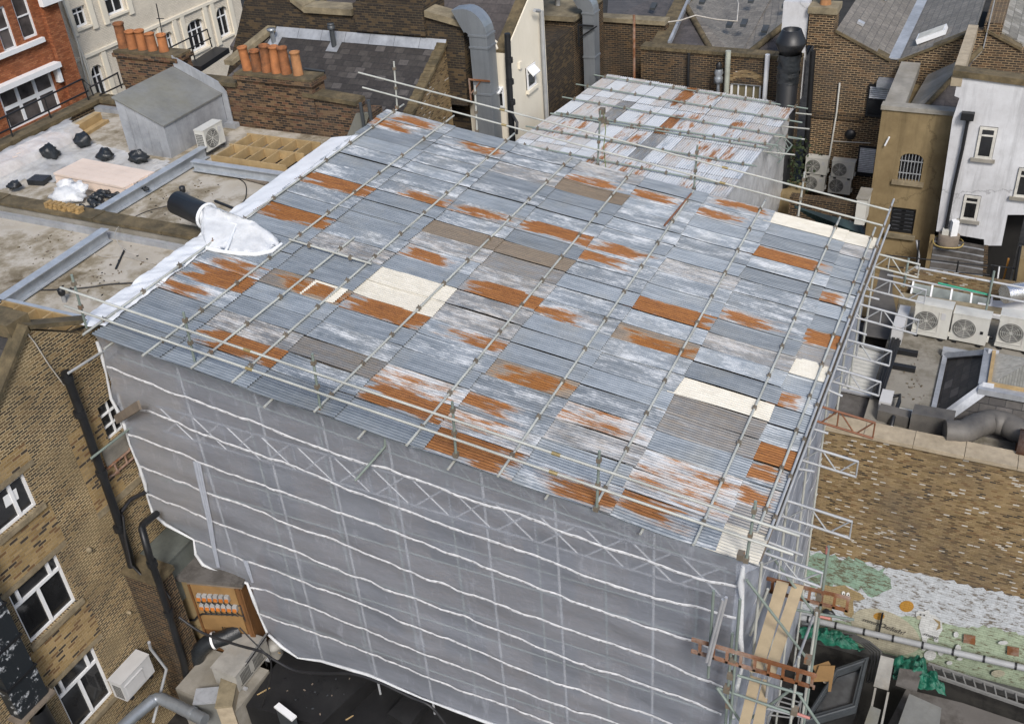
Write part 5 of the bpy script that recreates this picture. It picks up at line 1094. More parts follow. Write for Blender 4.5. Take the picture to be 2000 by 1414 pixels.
# ================================================================ ochre rendered building
ob_ = thing('ochre_building', 'ochre cement rendered building with barred arched window', 'building', (-2.5, 35, -22.6)); OYY = 33.0
a, b = OY(1725,214,OYY), OY(1866,226,OYY); zt_ = (a.z+b.z)/2; xL = (a.x+OY(1690,440,OYY).x)/2; xR = (b.x+OY(1822,480,OYY).x)/2
r1 = rectY([(1760,300),(1806,303),(1797,355),(1752,352)], OYY); r1 = (r1[0], r1[1], r1[2], r1[3]); r2_ = rectY([(1743,405),(1790,409),(1782,458),(1733,455)], OYY)
MB().wall(((xL,OYY,-22.6),(xR-xL,0,0),(0,0,zt_+22.6)), (0,.3,0), [hol(r1,xL,xR,-22.6,zt_), hol(r2_,xL,xR,-22.6,zt_)]).build('wall', M_ochre, ob_)
MB().box((xL, OYY+.31, -22.6), (xR, 36.9, zt_-.5)).build('core', M_ochre, ob_)
MB().box((xL-.04, OYY-.06, zt_+.001), (xR, OYY+.34, zt_+.14)).build('parapet_coping', M_conc, ob_)
f = window(ob_, (r1[0],OYY,r1[2]), (r1[1]-r1[0],0,0), (0,0,r1[3]-r1[2]), (0,-1,0), (.5,), (.62,), .06, M_blackp, rec=.12)
mb = MB()
for k in range(7): x = r1[0]+(r1[1]-r1[0])*(k+.5)/7; mb.tube((x,OYY+.03,r1[2]),(x,OYY+.03,r1[3]), .014, 5)
for t in (.25,.7): mb.box((r1[0],OYY+.02,r1[2]+(r1[3]-r1[2])*t),(r1[1],OYY+.035,r1[2]+(r1[3]-r1[2])*t+.03))
mb.build('security_bars', M_grey, f); mb = MB(); c = (r1[0]+r1[1])/2; W = r1[1]-r1[0]
mb.prism([(c+W*.5*cos(pi*k/8), OYY+.02, r1[3]-.18+.2*sin(pi*k/8)) for k in range(9)]+[(r1[0],OYY+.02,r1[3]+.03),(r1[1],OYY+.02,r1[3]+.03)], (0,-.03,0)); mb.build('arch_head', M_ochre, f)
MB().box((r1[0]-.15,OYY-.1,r1[2]-.14),(r1[1]+.12,OYY+.05,r1[2]-.001)).build('sill', M_sill, f)
f = window(ob_, (r2_[0],OYY,r2_[2]), (r2_[1]-r2_[0],0,0), (0,0,r2_[3]-r2_[2]), (0,-1,0), (.5,), (), .06, M_blackp, M_blind, rec=.1, bar=.12)
mb = MB()
for k in range(7): z = r2_[2]+(r2_[3]-r2_[2])*(k+.5)/7; mb.box((r2_[0],OYY+.06,z-.045),(r2_[1],OYY+.08,z+.045))
mb.build('shutter_slats', M_blackp, f); MB().box((r2_[0]-.1,OYY-.12,r2_[2]-.14),(r2_[1]+.1,OYY+.05,r2_[2]-.001)).build('sill', M_stone, f)
# its roof
rp0 = V((xL+.1, OYY+.35, zt_-.15))
a, b, c, d = OY(1775,205,OYY+.5), OY(1735,205,OYY+.4), OY(1768,138,36.5), OY(1784,140,36.5)
MB().prism([(xL,OYY+.35,zt_-.3),(xL+.62,OYY+.35,zt_-.3),(xL+.62,36.8,zt_-.1),(xL,36.8,zt_-.1)], (0,0,.38)).build('parapet_upstand', M_conc, ob_)
MB().prism([(xL+.63,OYY+.36,zt_-.32),(xL+1.0,OYY+.36,zt_-.32),(xR+.3,36.5,zt_+.95),(xL+.9,36.8,zt_-.1)], (0,0,-.08)).build('roof_slope', M_conc, ob_)
MB().prism([(xL+1.0,OYY+.36,zt_-.32),(xR-.02,OYY+.36,zt_-.32),(xR-.02,35.6,zt_+.55),(xR+.2,36.5,zt_+.95)], (0,0,-.08)).build('roof_slope', M_slated, ob_)
mb = MB(); mb.path([(xL+1.0,OYY+.36,zt_-.28),(xR+.25,36.5,zt_+1.0)], .09, 6); mb.build('hip_tiles', M_mossy, ob_)
MB().tube(OY(1728,285,OYY-.1), OY(1737,268,OYY-.1), .03, 6).build('overflow_pipe', M_upvc, ob_)
# ================================================================ white rendered building at the right
wt = thing('white_rendered_building', 'white rendered building with cracked stained wall and black downpipe at the right edge', 'building', (0, 34, -22.6)); WYY = 32.2
ol = [(1872,150),(2060,176),(2060,420),(1968,420),(1956,480),(1922,480),(1922,468),(1828,452),(1860,235),(1874,192),(1864,188)]
P = [OY(*p, WYY) for p in ol]; MB().prism(P, (0,.35,0)).build('wall', M_white, wt)
a, b = OY(1868,149,WYY), OY(2060,175,WYY); MB().ob((a.x-.1,WYY-.06,a.z), b-a, (0,.5,0), (0,0,.18)).build('parapet_coping', M_mossy, wt)
MB().ob((a.x-.12,WYY-.02,a.z-.3), (.3,0,0), (0,4.6,0), (0,0,.45)).build('side_parapet', M_copel, wt)
MB().box((P[0].x+.2, WYY+.36, -15), (b.x, 36.9, a.z-1.3)).build('core', M_bbrown, wt)
mb = MB(); mb.path([OY(1891,232,WYY-.1), OY(1880,290,WYY-.1), OY(1862,370,WYY-.1), OY(1846,455,WYY-.1)], .05, 8); mb.build('downpipe', M_blackp, wt); q = OY(1890,228,WYY-.14); MB().box(q-V((.18,.1,.1)), q+V((.18,.1,.12))).build('hopper', M_blackp, wt)
for px in ([(1914,247),(1950,250),(1936,312),(1904,307)], [(1884,380),(1917,384),(1906,432),(1876,426)], [(1990,328),(2040,332),(2030,390),(1980,382)]):
    r = rectY(px, WYY); MB().box((r[0]-.01,WYY-.012,r[2]-.01),(r[1]+.01,WYY-.001,r[3]+.01)).build('reveal', M_room, wt); f = window(wt, (r[0],WYY-.02,r[2]), (r[1]-r[0],0,0), (0,0,r[3]-r[2]), (0,-1,0), (), (.74,), .08, plain('cream_window_frame',(.66,.64,.58),.5), rec=-.03, dep=.03); MB().box((r[0]-.1,WYY-.1,r[2]-.1),(r[1]+.1,WYY-.02,r[2]-.001)).build('sill', M_conc, f)
MB().box((P[7].x, WYY+.8, -22.6), (b.x, 36.9, -15.2)).build('lower_wall', M_room, wt)
# ================================================================ courtyard level behind the right flat roof
lr = thing('stepped_lead_roof', 'low dark lead roof with pale rolls below the white rendered building', 'roof', (-.5, 30, -22.6))
a, b, c, d = OZ(1812,545,-17.6), OZ(1918,560,-17.6), OY(1922,480,WYY-.1), OY(1826,462,WYY-.1)
MB().prism([a, b, c, d], (0,0,-.2)).build('deck', M_feltd, lr)
mb = MB()
for k in range(6): t = (k+.6)/6.4; p, q = a+(d-a)*t, b+(c-b)*t; mb.ob(p+V((0,0,.002)), q-p, (0,.05,.01), (0,0,.05))
mb.build('lead_roll', M_lead, lr); MB().ob(b+V((.0,0,-4)), (.12,0,0), c-b, (0,0,4.03)).build('side_wall', M_bdark, lr); MB().ob(a+V((-.14,0,-4)), (.13,0,0), d-a, (0,0,4.06)).build('side_wall', M_ochre, lr); MB().box((a.x,a.y-.1,-22.6),(b.x,a.y-.01,a.z-.21)).build('front_wall', M_bdark, lr)
q = (d*.72+c*.28)+(a-d)*.1; t = thing('vent_drum', 'brown drum vent with white instrument boxes on the stepped lead roof', 'vent', q); MB().lathe([(.32,0),(.32,.32),(.28,.34),(0,.34)], q, (0,0,1), 18).build('drum', M_weath, t); MB().box((q.x-.22,q.y-.15,q.z+.341),(q.x-.02,q.y+.1,q.z+.5)).build('junction_box', M_acw, t); mb = MB(); mb.ob(q+V((.05,-.2,.342)), (.18,.1,0), (-.08,.2,0), (0,0,.5)); mb.build('meter_box', M_upvc, t)
MB().path([q+V((.45*cos(k*.35),.45*sin(k*.35),.05+.02*sin(k))) for k in range(19)], .022, 6).build('coiled_hose', plain('yellow_hose',(.45,.34,.12),.6), t)
RZ = -15.9
# ochre lower block and railings
MB().box((-3.6, 30.0, -22.6), (-1.45, 32.9, -18.2)).build('rear_annexe', M_ochre, label='low ochre annexe beneath the shuttered window', cat='annexe')
yr = thing('yard_railing', 'thin black railing beside the stepped lead roof', 'railing', OY(1900,600,29))
for p, q in [((1700,495),(1930,520)), ((1730,520),(1935,538)), ((1935,518),(1985,525))]: MB().tube(OY(*p,28.6), OY(*q,28.6), .02, 5).build('rail', M_blackp, yr)
for p, q in [((1795,470),(1790,520)), ((1872,510),(1866,545)), ((1940,518),(1930,560)), ((1952,520),(1944,575))]: MB().tube(OY(*p,28.6), OY(*q,28.6), .025, 6).build('post', M_blackp if p[0] != 1952 else M_upvc, yr)
MB().path([OY(1790,470,29.8), OY(1795,500,29.8), OY(1790,530,29.8)], .03, 6).build('ladder_stile', M_alu, label='pale metal strip hanging below the ochre building corner', cat='strip')
MB().tube(OY(1970,505,29), OY(1957,558,29), .03, 6).build('orange_rod', M_orange, label='orange rod leaning in the dark courtyard', cat='rod')
pw = thing('rendered_pier', 'pale ochre pier with black pipe at the right edge above the foil duct', 'pier', OY(1990,560,28.5)); MB().box((OY(1985,520,28.5).x, 28.5, -22.6), (OY(1985,520,28.5).x+1.2, 29.3, OY(1990,505,28.5).z)).build('pier', M_ochre, pw); MB().tube(OY(1993,480,28.4), OY(1980,560,28.4), .045, 7).build('pipe', M_blackp, pw)
# glazed lean-to roof
gr = thing('glazed_roof', 'glazed lean-to roof with white bars behind the row of air conditioners', 'glass roof', OZ(1850,600,-16))
a, b, c, d = OZ(1772,600,-16.2), OZ(1930,630,-16.2), OZ(1935,583,-15.6), OZ(1782,552,-15.6)
MB().prism([a,b,c,d], (0,0,-.03)).build('glass', M_glassw, gr)
for k in range(5): t = k/4.0; p, q = a+(b-a)*t, d+(c-d)*t; MB().ob(p+V((0,0,.002)), (.05,0,0), q-p, (0,0,.05)).build('glazing_bar', M_upvc, gr)
p, q = a+(d-a)*.42, b+(c-b)*.42; MB().ob(p+V((0,0,.055)), q-p, (0,.14,.05), (0,0,.03)).build('gutter_strip', M_blackpl, gr)
MB().box((a.x-.1, a.y-.25, -17), (b.x+1.4, a.y-.05, a.z+.02)).build('kerb', M_stone, gr)
MB().box((a.x-.3, c.y+.3, -18), (b.x+.5, c.y+.55, c.z+.35)).build('yellow_brick_wall', M_byel, label='low yellow brick wall behind the glazed lean-to roof', cat='wall')
wp = OZ(1905,608,-15.75), OZ(2010,630,-15.75), OZ(2010,590,-15.75), OZ(1912,585,-15.75); MB().prism(list(wp), (0,0,-.1)).build('white_roof_panel', plain('white_roof_coating',(.70,.70,.70),.6,0,.2,6), label='white flat roof panel under the silver foil duct', cat='roof panel')
p, q = OZ(1962,575,-15.1), OZ(2040,562,-15.1); t = thing('foil_duct', 'shiny silver foil wrapped duct end at the right edge', 'duct', p); MB().lathe([(.26,0),(.26,(q-p).length)], p, q-p, 18, True).build('foil_sleeve', M_foil, t)
# scaffold hand rails crossing
hs = thing('scaffold_handrail', 'pair of scaffold rails partly painted green crossing in front of the glazed lean-to', 'scaffold', OY(1930,600,24.5))
for p, q in [((1787,522),(2040,570)), ((1733,537),(2040,598))]: MB().tube(OY(*p,25.2), OY(*q,25.2), .028, 8).build('rail', M_tube2, hs)
for p, q in [((1832,553),(1935,577))]: MB().tube(OY(*p,25.2), OY(*q,25.2), .031, 8).build('green_band', plain('green_tube_paint',(.02,.28,.17),.5), hs)
for p, q in [((1942,530),(1926,605)), ((1775,505),(1765,560))]: MB().tube(OY(*p,25.15), OY(*q,25.15), .028, 8).build('post', M_tubeg, hs)
# ================================================================ right-hand flat roof
rr = thing('right_flat_roof_building', 'yellow brick building with grey flat roof and painted mural wall at the right', 'building', (3, 23, -22.6)); RY = 20.4
XL_, XR_ = -1.75, 14
MB().box((XL_, RY+.45, -22.6), (XR_, 27.6, RZ-.1)).build('wall', M_byel, rr); MB().box((XL_, RY+.45, RZ-.099), (XR_, 27.2, RZ)).build('roof_deck', M_felt, rr)
MB().box((-2.62, RY, -24), (XR_, RY+.44, -15.62)).build('front_wall', M_byel, rr)
for i in range(15): MB().box((-2.7+i*1.1, RY-.07, -15.619), (-2.7+(i+1)*1.1-.012, RY+.5, -15.52)).build('coping_stone', M_copel, rr)
MB().box((XL_-.02, 27.21, -22.6), (XR_, 27.5, -15.7)).build('rear_parapet', M_stone, rr)
# gully with ducts left of the flat roof
gz = -16.9
MB().box((-3.2, RY+.46, -22.6), (XL_-.001, 27.5, gz)).build('gully_roof', M_feltd, rr)
a, b = OZ(1700,640,-15.9), OZ(1720,560,-15.9)
t = thing('wrapped_duct', 'large grey felt covered duct with sloping ends running beside the scaffold edge', 'duct', OZ(1705,620,-16.6))
def loft(mb, secs):
    n = len(secs[0]); mb.add([p for s in secs for p in s], [(i*n+j, i*n+(j+1) % n, (i+1)*n+(j+1) % n, (i+1)*n+j) for i in range(len(secs)-1) for j in range(n)]); mb.add(secs[0], [tuple(range(n))[::-1]]); mb.add(secs[-1], [tuple(range(n))])
zt_ = -15.95; sec = lambda pl, pr, z: [OZ(*pl, z)+V((0,0,-.9)), OZ(*pr, z)+V((0,0,-.9)), OZ(*pr, z), OZ(*pl, z)]
mb = MB(); loft(mb, [sec((1690,660),(1722,668),zt_-.5), sec((1684,655),(1738,664),zt_-.06), sec((1686,640),(1742,645),zt_), sec((1700,590),(1750,605),zt_), sec((1712,558),(1743,570),zt_+.05), sec((1720,525),(1745,530),zt_+.05)]); mb.build('duct_body', M_wrap, t)
t = thing('corrugated_box_lid', 'pale corrugated metal deck in an aluminium frame beside the scaffold edge', 'deck', OZ(1680,730,-16.3)); dz = -16.2
a, b, c, d = OZ(1630,762,dz), OZ(1702,778,dz), OZ(1735,692,dz), OZ(1668,672,dz)
def crl(u, v):
    p = (a+(b-a)*u)*(1-v)+(d+(c-d)*u)*v; p.z += .03*sin(2*pi*v*13); return p
mb = MB(); mb.grid(crl, 6, 104); mb.build('corrugated_deck', plain('pale_metal_deck',(.50,.50,.47),.5,.2,.2), t)
for p, q in [(a,d),(b,c),(a,b),(d,c)]: MB().ob(p+V((-.04,-.04,.035)), q-p, (.08,0,0) if abs((q-p).y) > abs((q-p).x) else (0,.08,0), (0,0,.06)).build('frame_rail', M_alu, t)
a, b, c, d = OZ(1622,815,dz), OZ(1690,832,dz), OZ(1696,778,dz), OZ(1638,765,dz); MB().prism([a,b,c,d], (0,0,-.7)).build('felt_box', M_feltd, label='square dark felt topped box below the pale corrugated deck', cat='roof box')
ct = thing('cable_tray', 'black cable tray with small grey cabinets along the edge of the right flat roof', 'cable tray', OZ(1725,740,RZ))
a, b = OZ(1722,782,RZ+.1), OZ(1772,630,RZ+.1); MB().ob(a, b-a, (-.22,0,0), (0,0,.06)).build('tray', M_blackp, ct)
for k in range(4): MB().path([a + V((-.04-.05*k, 0, .09)), (a+b)/2 + V((-.08-.05*k+.03*sin(k*2), 0, .1)), b + V((-.04-.05*k,0,.09))], .016, 5).build('cable', M_cable, ct)
for px, h in (((1748,668),.55), ((1758,640),.45), ((1725,800),.3)): q = OZ(*px, RZ); MB().box((q.x-.12, q.y-.1, RZ), (q.x+.16, q.y+.45, RZ+h)).build('cabinet', M_acl, ct)
for px in ((1770,692),(1765,722)): q = OZ(*px, RZ); MB().box((q.x-.28, q.y-.07, RZ), (q.x+.28, q.y+.07, RZ+.13)).build('support_block', M_blackp, label='black rubber support block nearest the air conditioners' if px[1] < 700 else 'black rubber support block further from the air conditioners', cat='support block', group='support blocks on the right flat roof')
for i, (px, lab, st, sc) in enumerate([((1778,655),'large outdoor air conditioner, leftmost of the row of three on the right flat roof',0,1.0), ((1852,667),'air conditioner with oval fan guard, middle of the row on the right flat roof',1,.97), ((1940,680),'air conditioner cut by the right edge, last of the row on the right flat roof',0,1.0)]):
    o = cabinet('air_conditioner', lab, ACG, (.92 if i != 1 else .90), .40, (.98 if i != 1 else .86), M_acw, st); q = OZ(*px, RZ); put(o, (q.x, q.y, RZ+.02), radians(-3))
q = OZ(1960,640,RZ); MB().path([OZ(1850,640,RZ+.2), OZ(1940,660,RZ+.2)], .05, 6).build('refrigerant_pipes', M_blackp, label='dark lagged pipes running between the outdoor air conditioners', cat='pipe')
# slated roof lantern
ln = thing('roof_lantern', 'slated roof lantern with lead hips and a pyramid of wired glass', 'roof lantern', OZ(1900,760,RZ))
K0 = [OZ(1822,835,RZ), OZ(1848,692,RZ), V((8,0,0)), V((8,0,0))]; z1 = RZ+.95
q0, q1 = OZ(1825,833,RZ), OZ(1847,697,RZ); xo = (q0.x+q1.x)/2; yo0, yo1 = q0.y, q1.y
t0, t1 = OZ(1928,755,z1), OZ(1938,690,z1); xi = (t0.x+t1.x)/2; yi0, yi1 = t0.y, t1.y; XX = 9
A = [(xo,yo0,RZ),(XX,yo0,RZ),(XX,yo1,RZ),(xo,yo1,RZ)]; B = [(xi,yi0,z1),(XX-1,yi0,z1),(XX-1,yi1,z1),(xi,yi1,z1)]
mb = MB(); A, B = [V(p) for p in A], [V(p) for p in B]
mb.add(A+B, [(0,1,5,4),(3,0,4,7),(2,3,7,6)]); mb.build('slate_skirt', M_slate, ln)
for i in (0, 3): MB().ob(A[i]+V((-.1,-.1,.01)), (.24,.0,0), B[i]-A[i], (0,.1,.10)).build('lead_hip', M_lead, ln)
mb = MB(); mb.box((xi-.18,yi0-.2,z1-.12),(XX,yi0+.05,z1+.03)); mb.build('lead_apron', M_lead, ln); MB().box((xi-.2,yi0+.051,z1-.12),(xi+.02,yi1+.15,z1+.03)).build('lead_apron', M_lead, ln); MB().box((xo-.15,yo1-.02,RZ),(XX,yo1+.18,RZ+.2)).build('lead_upstand', M_lead, ln); MB().box((xo-.12,yo0,RZ),(xo-.001,yo1-.03,RZ+.08)).build('lead_upstand', M_lead, ln)
mb = MB(); cx, cy = xi+ (yi1-yi0)*.55, (yi0+yi1)/2; mb.add([(xi+.06,yi0+.08,z1+.03),(cx,cy,z1+.42),(xi+.06,yi1,z1+.03)], [(2,0,1)]); mb.build('glass_slope', M_lant, ln)
mb = MB(); mb.add([(xi+.06,yi0+.08,z1+.031),(cx*2-xi,yi0+.08,z1+.031),(cx,cy,z1+.42)], [(0,1,2)]); mb.build('glass_slope', M_lantd, ln); mb = MB(); mb.add([(cx*2-xi,yi1,z1+.03),(xi+.06,yi1,z1+.03),(cx,cy,z1+.42)], [(0,1,2)]); mb.build('glass_slope', M_lant, ln)
fr = MB(); fr.box((xi-.01,yi0+.0,z1+.031),(xi+.07,yi1+.05,z1+.10)); fr.box((xi+.071,yi0+.0,z1+.031),(cx*2-xi,yi0+.08,z1+.10)); fr.build('timber_frame', M_wood, ln)
# ducts along the front parapet
t = thing('black_roof_duct', 'grey black spiral duct snaking along the mural wall parapet to a rusty drum', 'duct', OZ(1880,840,RZ)); zc = RZ+.42
pts = [OZ(*p, zc) for p in [(1845,843),(1880,845),(1905,832),(1935,822),(1965,828),(1990,842),(2030,852)]]
out = []
for i in range(len(pts)-1):
    for k in range(4): out.append(pts[i]+(pts[i+1]-pts[i])*k/4)
out.append(pts[-1]); MB().path(out, [.28+.012*(i % 2) for i in range(len(out))], 18).build('spiral_duct', M_wrap, t)
q = OZ(1768,815,RZ); MB().ob(OZ(1775,838,RZ+.02)+V((0,-.05,0)), OZ(1855,852,RZ)-OZ(1775,838,RZ), (.02,.42,0), (0,0,.5)).build('plenum_box', M_wrap, t); MB().ob(OZ(1712,820,RZ+.02)+V((0,-.0,0)), OZ(1772,836,RZ)-OZ(1712,820,RZ), (.02,.3,0), (0,0,.3)).build('plenum_box', M_wrap, t)
a, b = OZ(1996,868,zc), OZ(2035,876,zc); MB().lathe([(.33,-.08),(.35,-.1),(.35,.8)], a, b-a, 20, True).build('rusty_sleeve', M_rustm, t)
mb = MB(); mb.path([OZ(1735,775,RZ+.25), OZ(1758,772,RZ+.25), OZ(1756,785,RZ+.25), OZ(1745,815,RZ+.25), OZ(1741,832,RZ+.1)], .05, 8); mb.build('lagged_pipe', M_blackp, label='bent black lagged pipe in the corner above the mural wall', cat='pipe'); mb = MB(); q = OZ(1768,820,RZ); mb.box((q.x-.25,q.y-.1,RZ),(q.x+.28,q.y+.3,RZ+.12)); mb.build('white_tray', M_acw, label='small white tray on the flat roof beside the lagged pipe', cat='tray')
MB().tube(OZ(1741,835,RZ+.3), OZ(1741,842,RZ+.3), .06, 8).build('pipe_end', M_upvc, label='white pipe end below the bent black lagged pipe', cat='pipe')
# teal glasshouse and ivy ledge between the two temporary roofs
tg = thing('dark_glasshouse', 'dark green glazed roof with thin bars behind the far corner of the patched roof', 'glass roof', OZ(1610,430,-17)); a, b, c, d = OZ(1545,425,-17.2), OZ(1690,458,-17.2), OZ(1670,408,-16.6), OZ(1552,402,-16.6)
MB().prism([a,b,c,d],(0,0,-.04)).build('glass', M_glassgr, tg)
for k in range(7): s_, e_ = a+(b-a)*k/6, d+(c-d)*k/6; MB().ob(s_+V((0,0,.002)), (.05,0,0), e_-s_, (0,0,.05)).build('glazing_bar', M_dgrey, tg)
MB().box((d.x-.2,d.y+.02,-22.6),(c.x+.3,d.y+.4,d.z+.3)).build('rear_wall', M_bdark, tg)
q = OZ(1530,385,-16.8); MB().box((q.x-.5,q.y,-22.6),(q.x+.55,q.y+1.2,-16.7)).build('brick_pier', M_ochre, label='mossy pier with ivy beside the netted corner of the smaller roof', cat='pier')
mb = MB()
for i in range(420):
    c = V((q.x+.1+RND.gauss(0,.28), q.y+.9+RND.gauss(0,.3), -16.6+RND.uniform(-.6,1.6))); s = RND.uniform(.05,.1); u = V((RND.gauss(0,1),RND.gauss(0,1),RND.gauss(0,1))).normalized(); w_ = u.cross(V((RND.gauss(0,1),RND.gauss(0,1),1))).normalized(); mb.quad(c-u*s, c-w_*s*.6, c+u*s, c+w_*s*.6)
mb.build('ivy', M_leaf, label='scrappy ivy growing on the mossy pier behind the smaller roof', cat='plant')
t = thing('tall_cabinet', 'tall pale cabinet standing left of the ochre building', 'cabinet', OZ(1680,430,-17.5)); a = OY(1668,438,31.5); b = OY(1688,438,31.5); MB().box((a.x,31.5,a.z),(b.x,32.3,OY(1680,390,31.5).z)).build('body', M_acw, t); MB().box((a.x-.03,31.47,OY(1680,390,31.5).z+.001),(b.x+.03,32.33,OY(1680,390,31.5).z+.05)).build('top', M_conc, t)
# ================================================================ lower left: brick house and yard
LX = -17.0
lh = thing('left_brick_house', 'worn london stock brick house with white casement windows and mossy gable at the lower left', 'house', (-23, 9, -22.6))
w1 = rectX([(-30,990),(44,920),(76,983),(0,1052)], LX); w2 = rectX([(20,1162),(111,1082),(152,1172),(60,1262)], LX); w3 = rectX([(106,1341),(184,1260),(226,1361),(146,1428)], LX); w4 = rectX([(190,795),(228,770),(262,828),(211,856)], LX)
y0, y1, z0, z1 = 3.0, 14.78, -22.6, -13.0
w4 = (w4[0], w4[1], w4[2], min(w4[3], z1-.06))
hol = lambda r: ((r[0]-y0)/(y1-y0), (r[2]-z0)/(z1-z0), (r[1]-y0)/(y1-y0), (r[3]-z0)/(z1-z0))
MB().wall(((LX,y0,z0),(0,y1-y0,0),(0,0,z1-z0)), (-.35,0,0), [hol(r) for r in (w1,w2,w3,w4)]).build('wall', M_bleft, lh)
pk = OX(52,645,LX); ve = OX(0,772,LX); sl_ = (pk.z-ve.z)/(pk.y-ve.y); rt_ = OX(160,652,LX)
MB().prism([(LX,y0,z1),(LX,pk.y-(pk.z-z1)/sl_,z1),(LX,pk.y,pk.z),(LX,rt_.y,rt_.z),(LX,y1,rt_.z-.5),(LX,y1,z1)][1:], (-.35,0,0)).build('gable', M_bleft, lh)
MB().box((LX-12, y0, z0), (LX-.36, 12.9, -13.2)).build('core', M_room, lh)
a, b = V((LX,pk.y-3.4,pk.z-3.4*sl_)), V((LX,pk.y,pk.z)); mb = MB(); mb.ob(a+V((-.28,0,.0)), (.36,0,0), b-a, (0,0,.12)); mb.build('verge_tiles', M_mossy, lh)
MB().ob(a+V((-.29,0,-.02)), (-8,0,0), b-a, (0,0,.08)).build('roof_slope', M_slate, lh)
a, b = V((LX,pk.y+.05,pk.z)), V((LX,rt_.y+.5,rt_.z)); MB().ob(a+V((-.4,0,.0)), (.46,0,0), b-a, (0,0,.1)).build('coping', M_mossy, lh); MB().box((LX-.9,pk.y-.25,pk.z-.1),(LX-.2,pk.y+.3,pk.z+.2)).build('ridge_block', M_mossy, lh)
MB().box((LX-8,pk.y+.1,pk.z-.3),(LX-.91,pk.y+.5,pk.z+.05)).build('ridge_wall', M_mossy, lh)
for r, vb, hb in ((w1,(.62,),()), (w2,((.5,0,.72),(.17,.72,1),(.80,.72,1)),(.72,)), (w3,((.5,0,.72),(.17,.72,1),(.80,.72,1)),(.72,))):
    W = r[1]-r[0]; f = window(lh, (LX,r[0],r[2]), (0,W,0), (0,0,r[3]-r[2]), (1,0,0), vb, hb, .06, bar=.075, rec=.07)
    MB().box((LX-.05,r[0]-.08,r[2]-.13),(LX+.07,r[1]+.12,r[2]-.001)).build('sill', M_sill, f)
    MB().box((LX+.001,r[0]-.3,r[3]+.02),(LX+.008,r[1]+.28,r[3]+.15)).build('lintel', M_sill, f)
    mb = MB(); mb.ob((LX-.12, r[0]+.12*W, r[2]+.1), (0,.28,0), (0,0,.02), (.03,0,0)); mb.build('handle', M_blackp, f)
MB().ob((LX-.09, w1[1]-.62, w1[2]+.42), (0,.34,-.02), (0,.03,.26), (.004,0,0)).build('paper_notice', M_paper, label='white paper notice stuck inside the upper white casement window', cat='notice')
r = w4; f = window(lh, (LX,r[0],r[2]), (0,r[1]-r[0],0), (0,0,r[3]-r[2]), (1,0,0), (.45,.75), (.33,.66), .04, rec=.06, bar=.035)
MB().box((LX+.001,r[0]-.3,r[2]-.55),(LX+.03,r[1],r[2]-.03)).build('cement_patch', M_conc, lh)
a = OX(187,1000,LX); b = OX(285,935,LX); MB().box((LX+.001,a.y,(a.z+b.z)/2-.09),(LX+.03,b.y,(a.z+b.z)/2+.09)).build('stone_band', M_sill, lh)
M_bpanel = brick_mat('rebuilt_yellow_brick', [(.36,.25,.11), (.30,.20,.085), (.42,.30,.145), (.20,.115,.055), (.38,.27,.125), (.06,.048,.04), (.33,.23,.10)], (.40,.30,.17), st=.25, mort=.010)
for ya, yb, za, zb_ in ((w2[0]-.25, w2[1]+.3, w2[3]+.16, w1[2]-.15), (w3[0]-.25, w3[1]+.3, w3[3]+.16, w2[2]-.15), (w1[0]-.2, w1[1]+.25, w1[3]+.16, w1[3]+.6), (w4[0]-.95, w4[0]-.02, w4[2]-1.6, w4[3]-.1)):
    MB().box((LX+.0005, ya, za), (LX+.006, yb, zb_)).build('rebuilt_brick_panel', M_bpanel, lh)
# black flaking duct
a, b = OX(30,1385,LX+.3), OX(94,1352,LX+.3); t = thing('black_wall_duct', 'square black painted metal duct with flaking paint running up the brick house wall', 'duct', V((LX+.15, a.y, a.z)))
s_ = NT('flaking_black_paint'); n_ = s_.noise(s_.obj(), 3.2, 8, .75); M_flake = s_.fin(s_.mix(s_.g(n_, .56, .6), (.014,.018,.022), (.42,.44,.46)), .5, 0, s_.bump(n_, .4, .02))
zz = min(a.z, b.z)
for k in range(5): MB().box((LX+.001, a.y+.02*(k % 2), zz+.02+k*.95), (LX+.32, b.y-.02*(k % 2), zz+.93+k*.95)).build('duct_section', M_flake, t); MB().box((LX+.001, a.y-.03, zz+.931+k*.95), (LX+.36, b.y+.03, zz+.969+k*.95)).build('flange', M_blackp, t)
MB().box((LX-.0+.001, a.y-.1, zz-.05), (LX+.42, b.y+.1, zz+.019)).build('hopper', M_weath, t); MB().lathe([(.26,-2.2),(.22,-.06)], (LX+.3,(a.y+b.y)/2,zz), (0,0,1), 12).build('lower_pipe', M_blackp, t)
# black downpipes
t = thing('black_downpipe', 'thick black cast iron downpipe with collars on the left brick wall', 'downpipe', OX(192,904,LX+.15)); P = [OX(*p, LX+.15) for p in [(127,726),(160,812),(192,904),(222,990),(250,1075),(268,1150)]]
MB().path(P, .095, 10).build('pipe', M_blackp, t); MB().path([P[-1], P[-1]+V((.3,.25,-.6)), P[-1]+V((.7,.5,-1.0))], .07, 8).build('lower_bend', M_blackp, t)
for p in [(131,738),(155,806),(198,922),(232,1030)]: q = OX(*p, LX+.15); MB().tube(q-V((0,0,.09)), q+V((0,0,.06)), .125, 10).build('collar', M_blackp, t)
t = thing('lower_black_pipe', 'second black pipe with elbow dropping past the brick pier into the yard', 'downpipe', OY(330,1200,11.5)); Yp = 11.5
MB().path([OY(306,1003,12.6), OY(279,1024,12.0), OY(277,1032,Yp), OY(292,1087,Yp), OY(310,1137,Yp), OY(332,1205,Yp), OY(358,1290,Yp), OY(374,1375,Yp)-V((0,0,.0))], .085, 10).build('pipe', M_blackp, t)
for p in [(297,1100),(330,1196)]: q = OY(*p, Yp); MB().tube(q-V((0,0,.08)), q+V((0,0,.08)), .12, 10).build('collar', M_blackp, t)
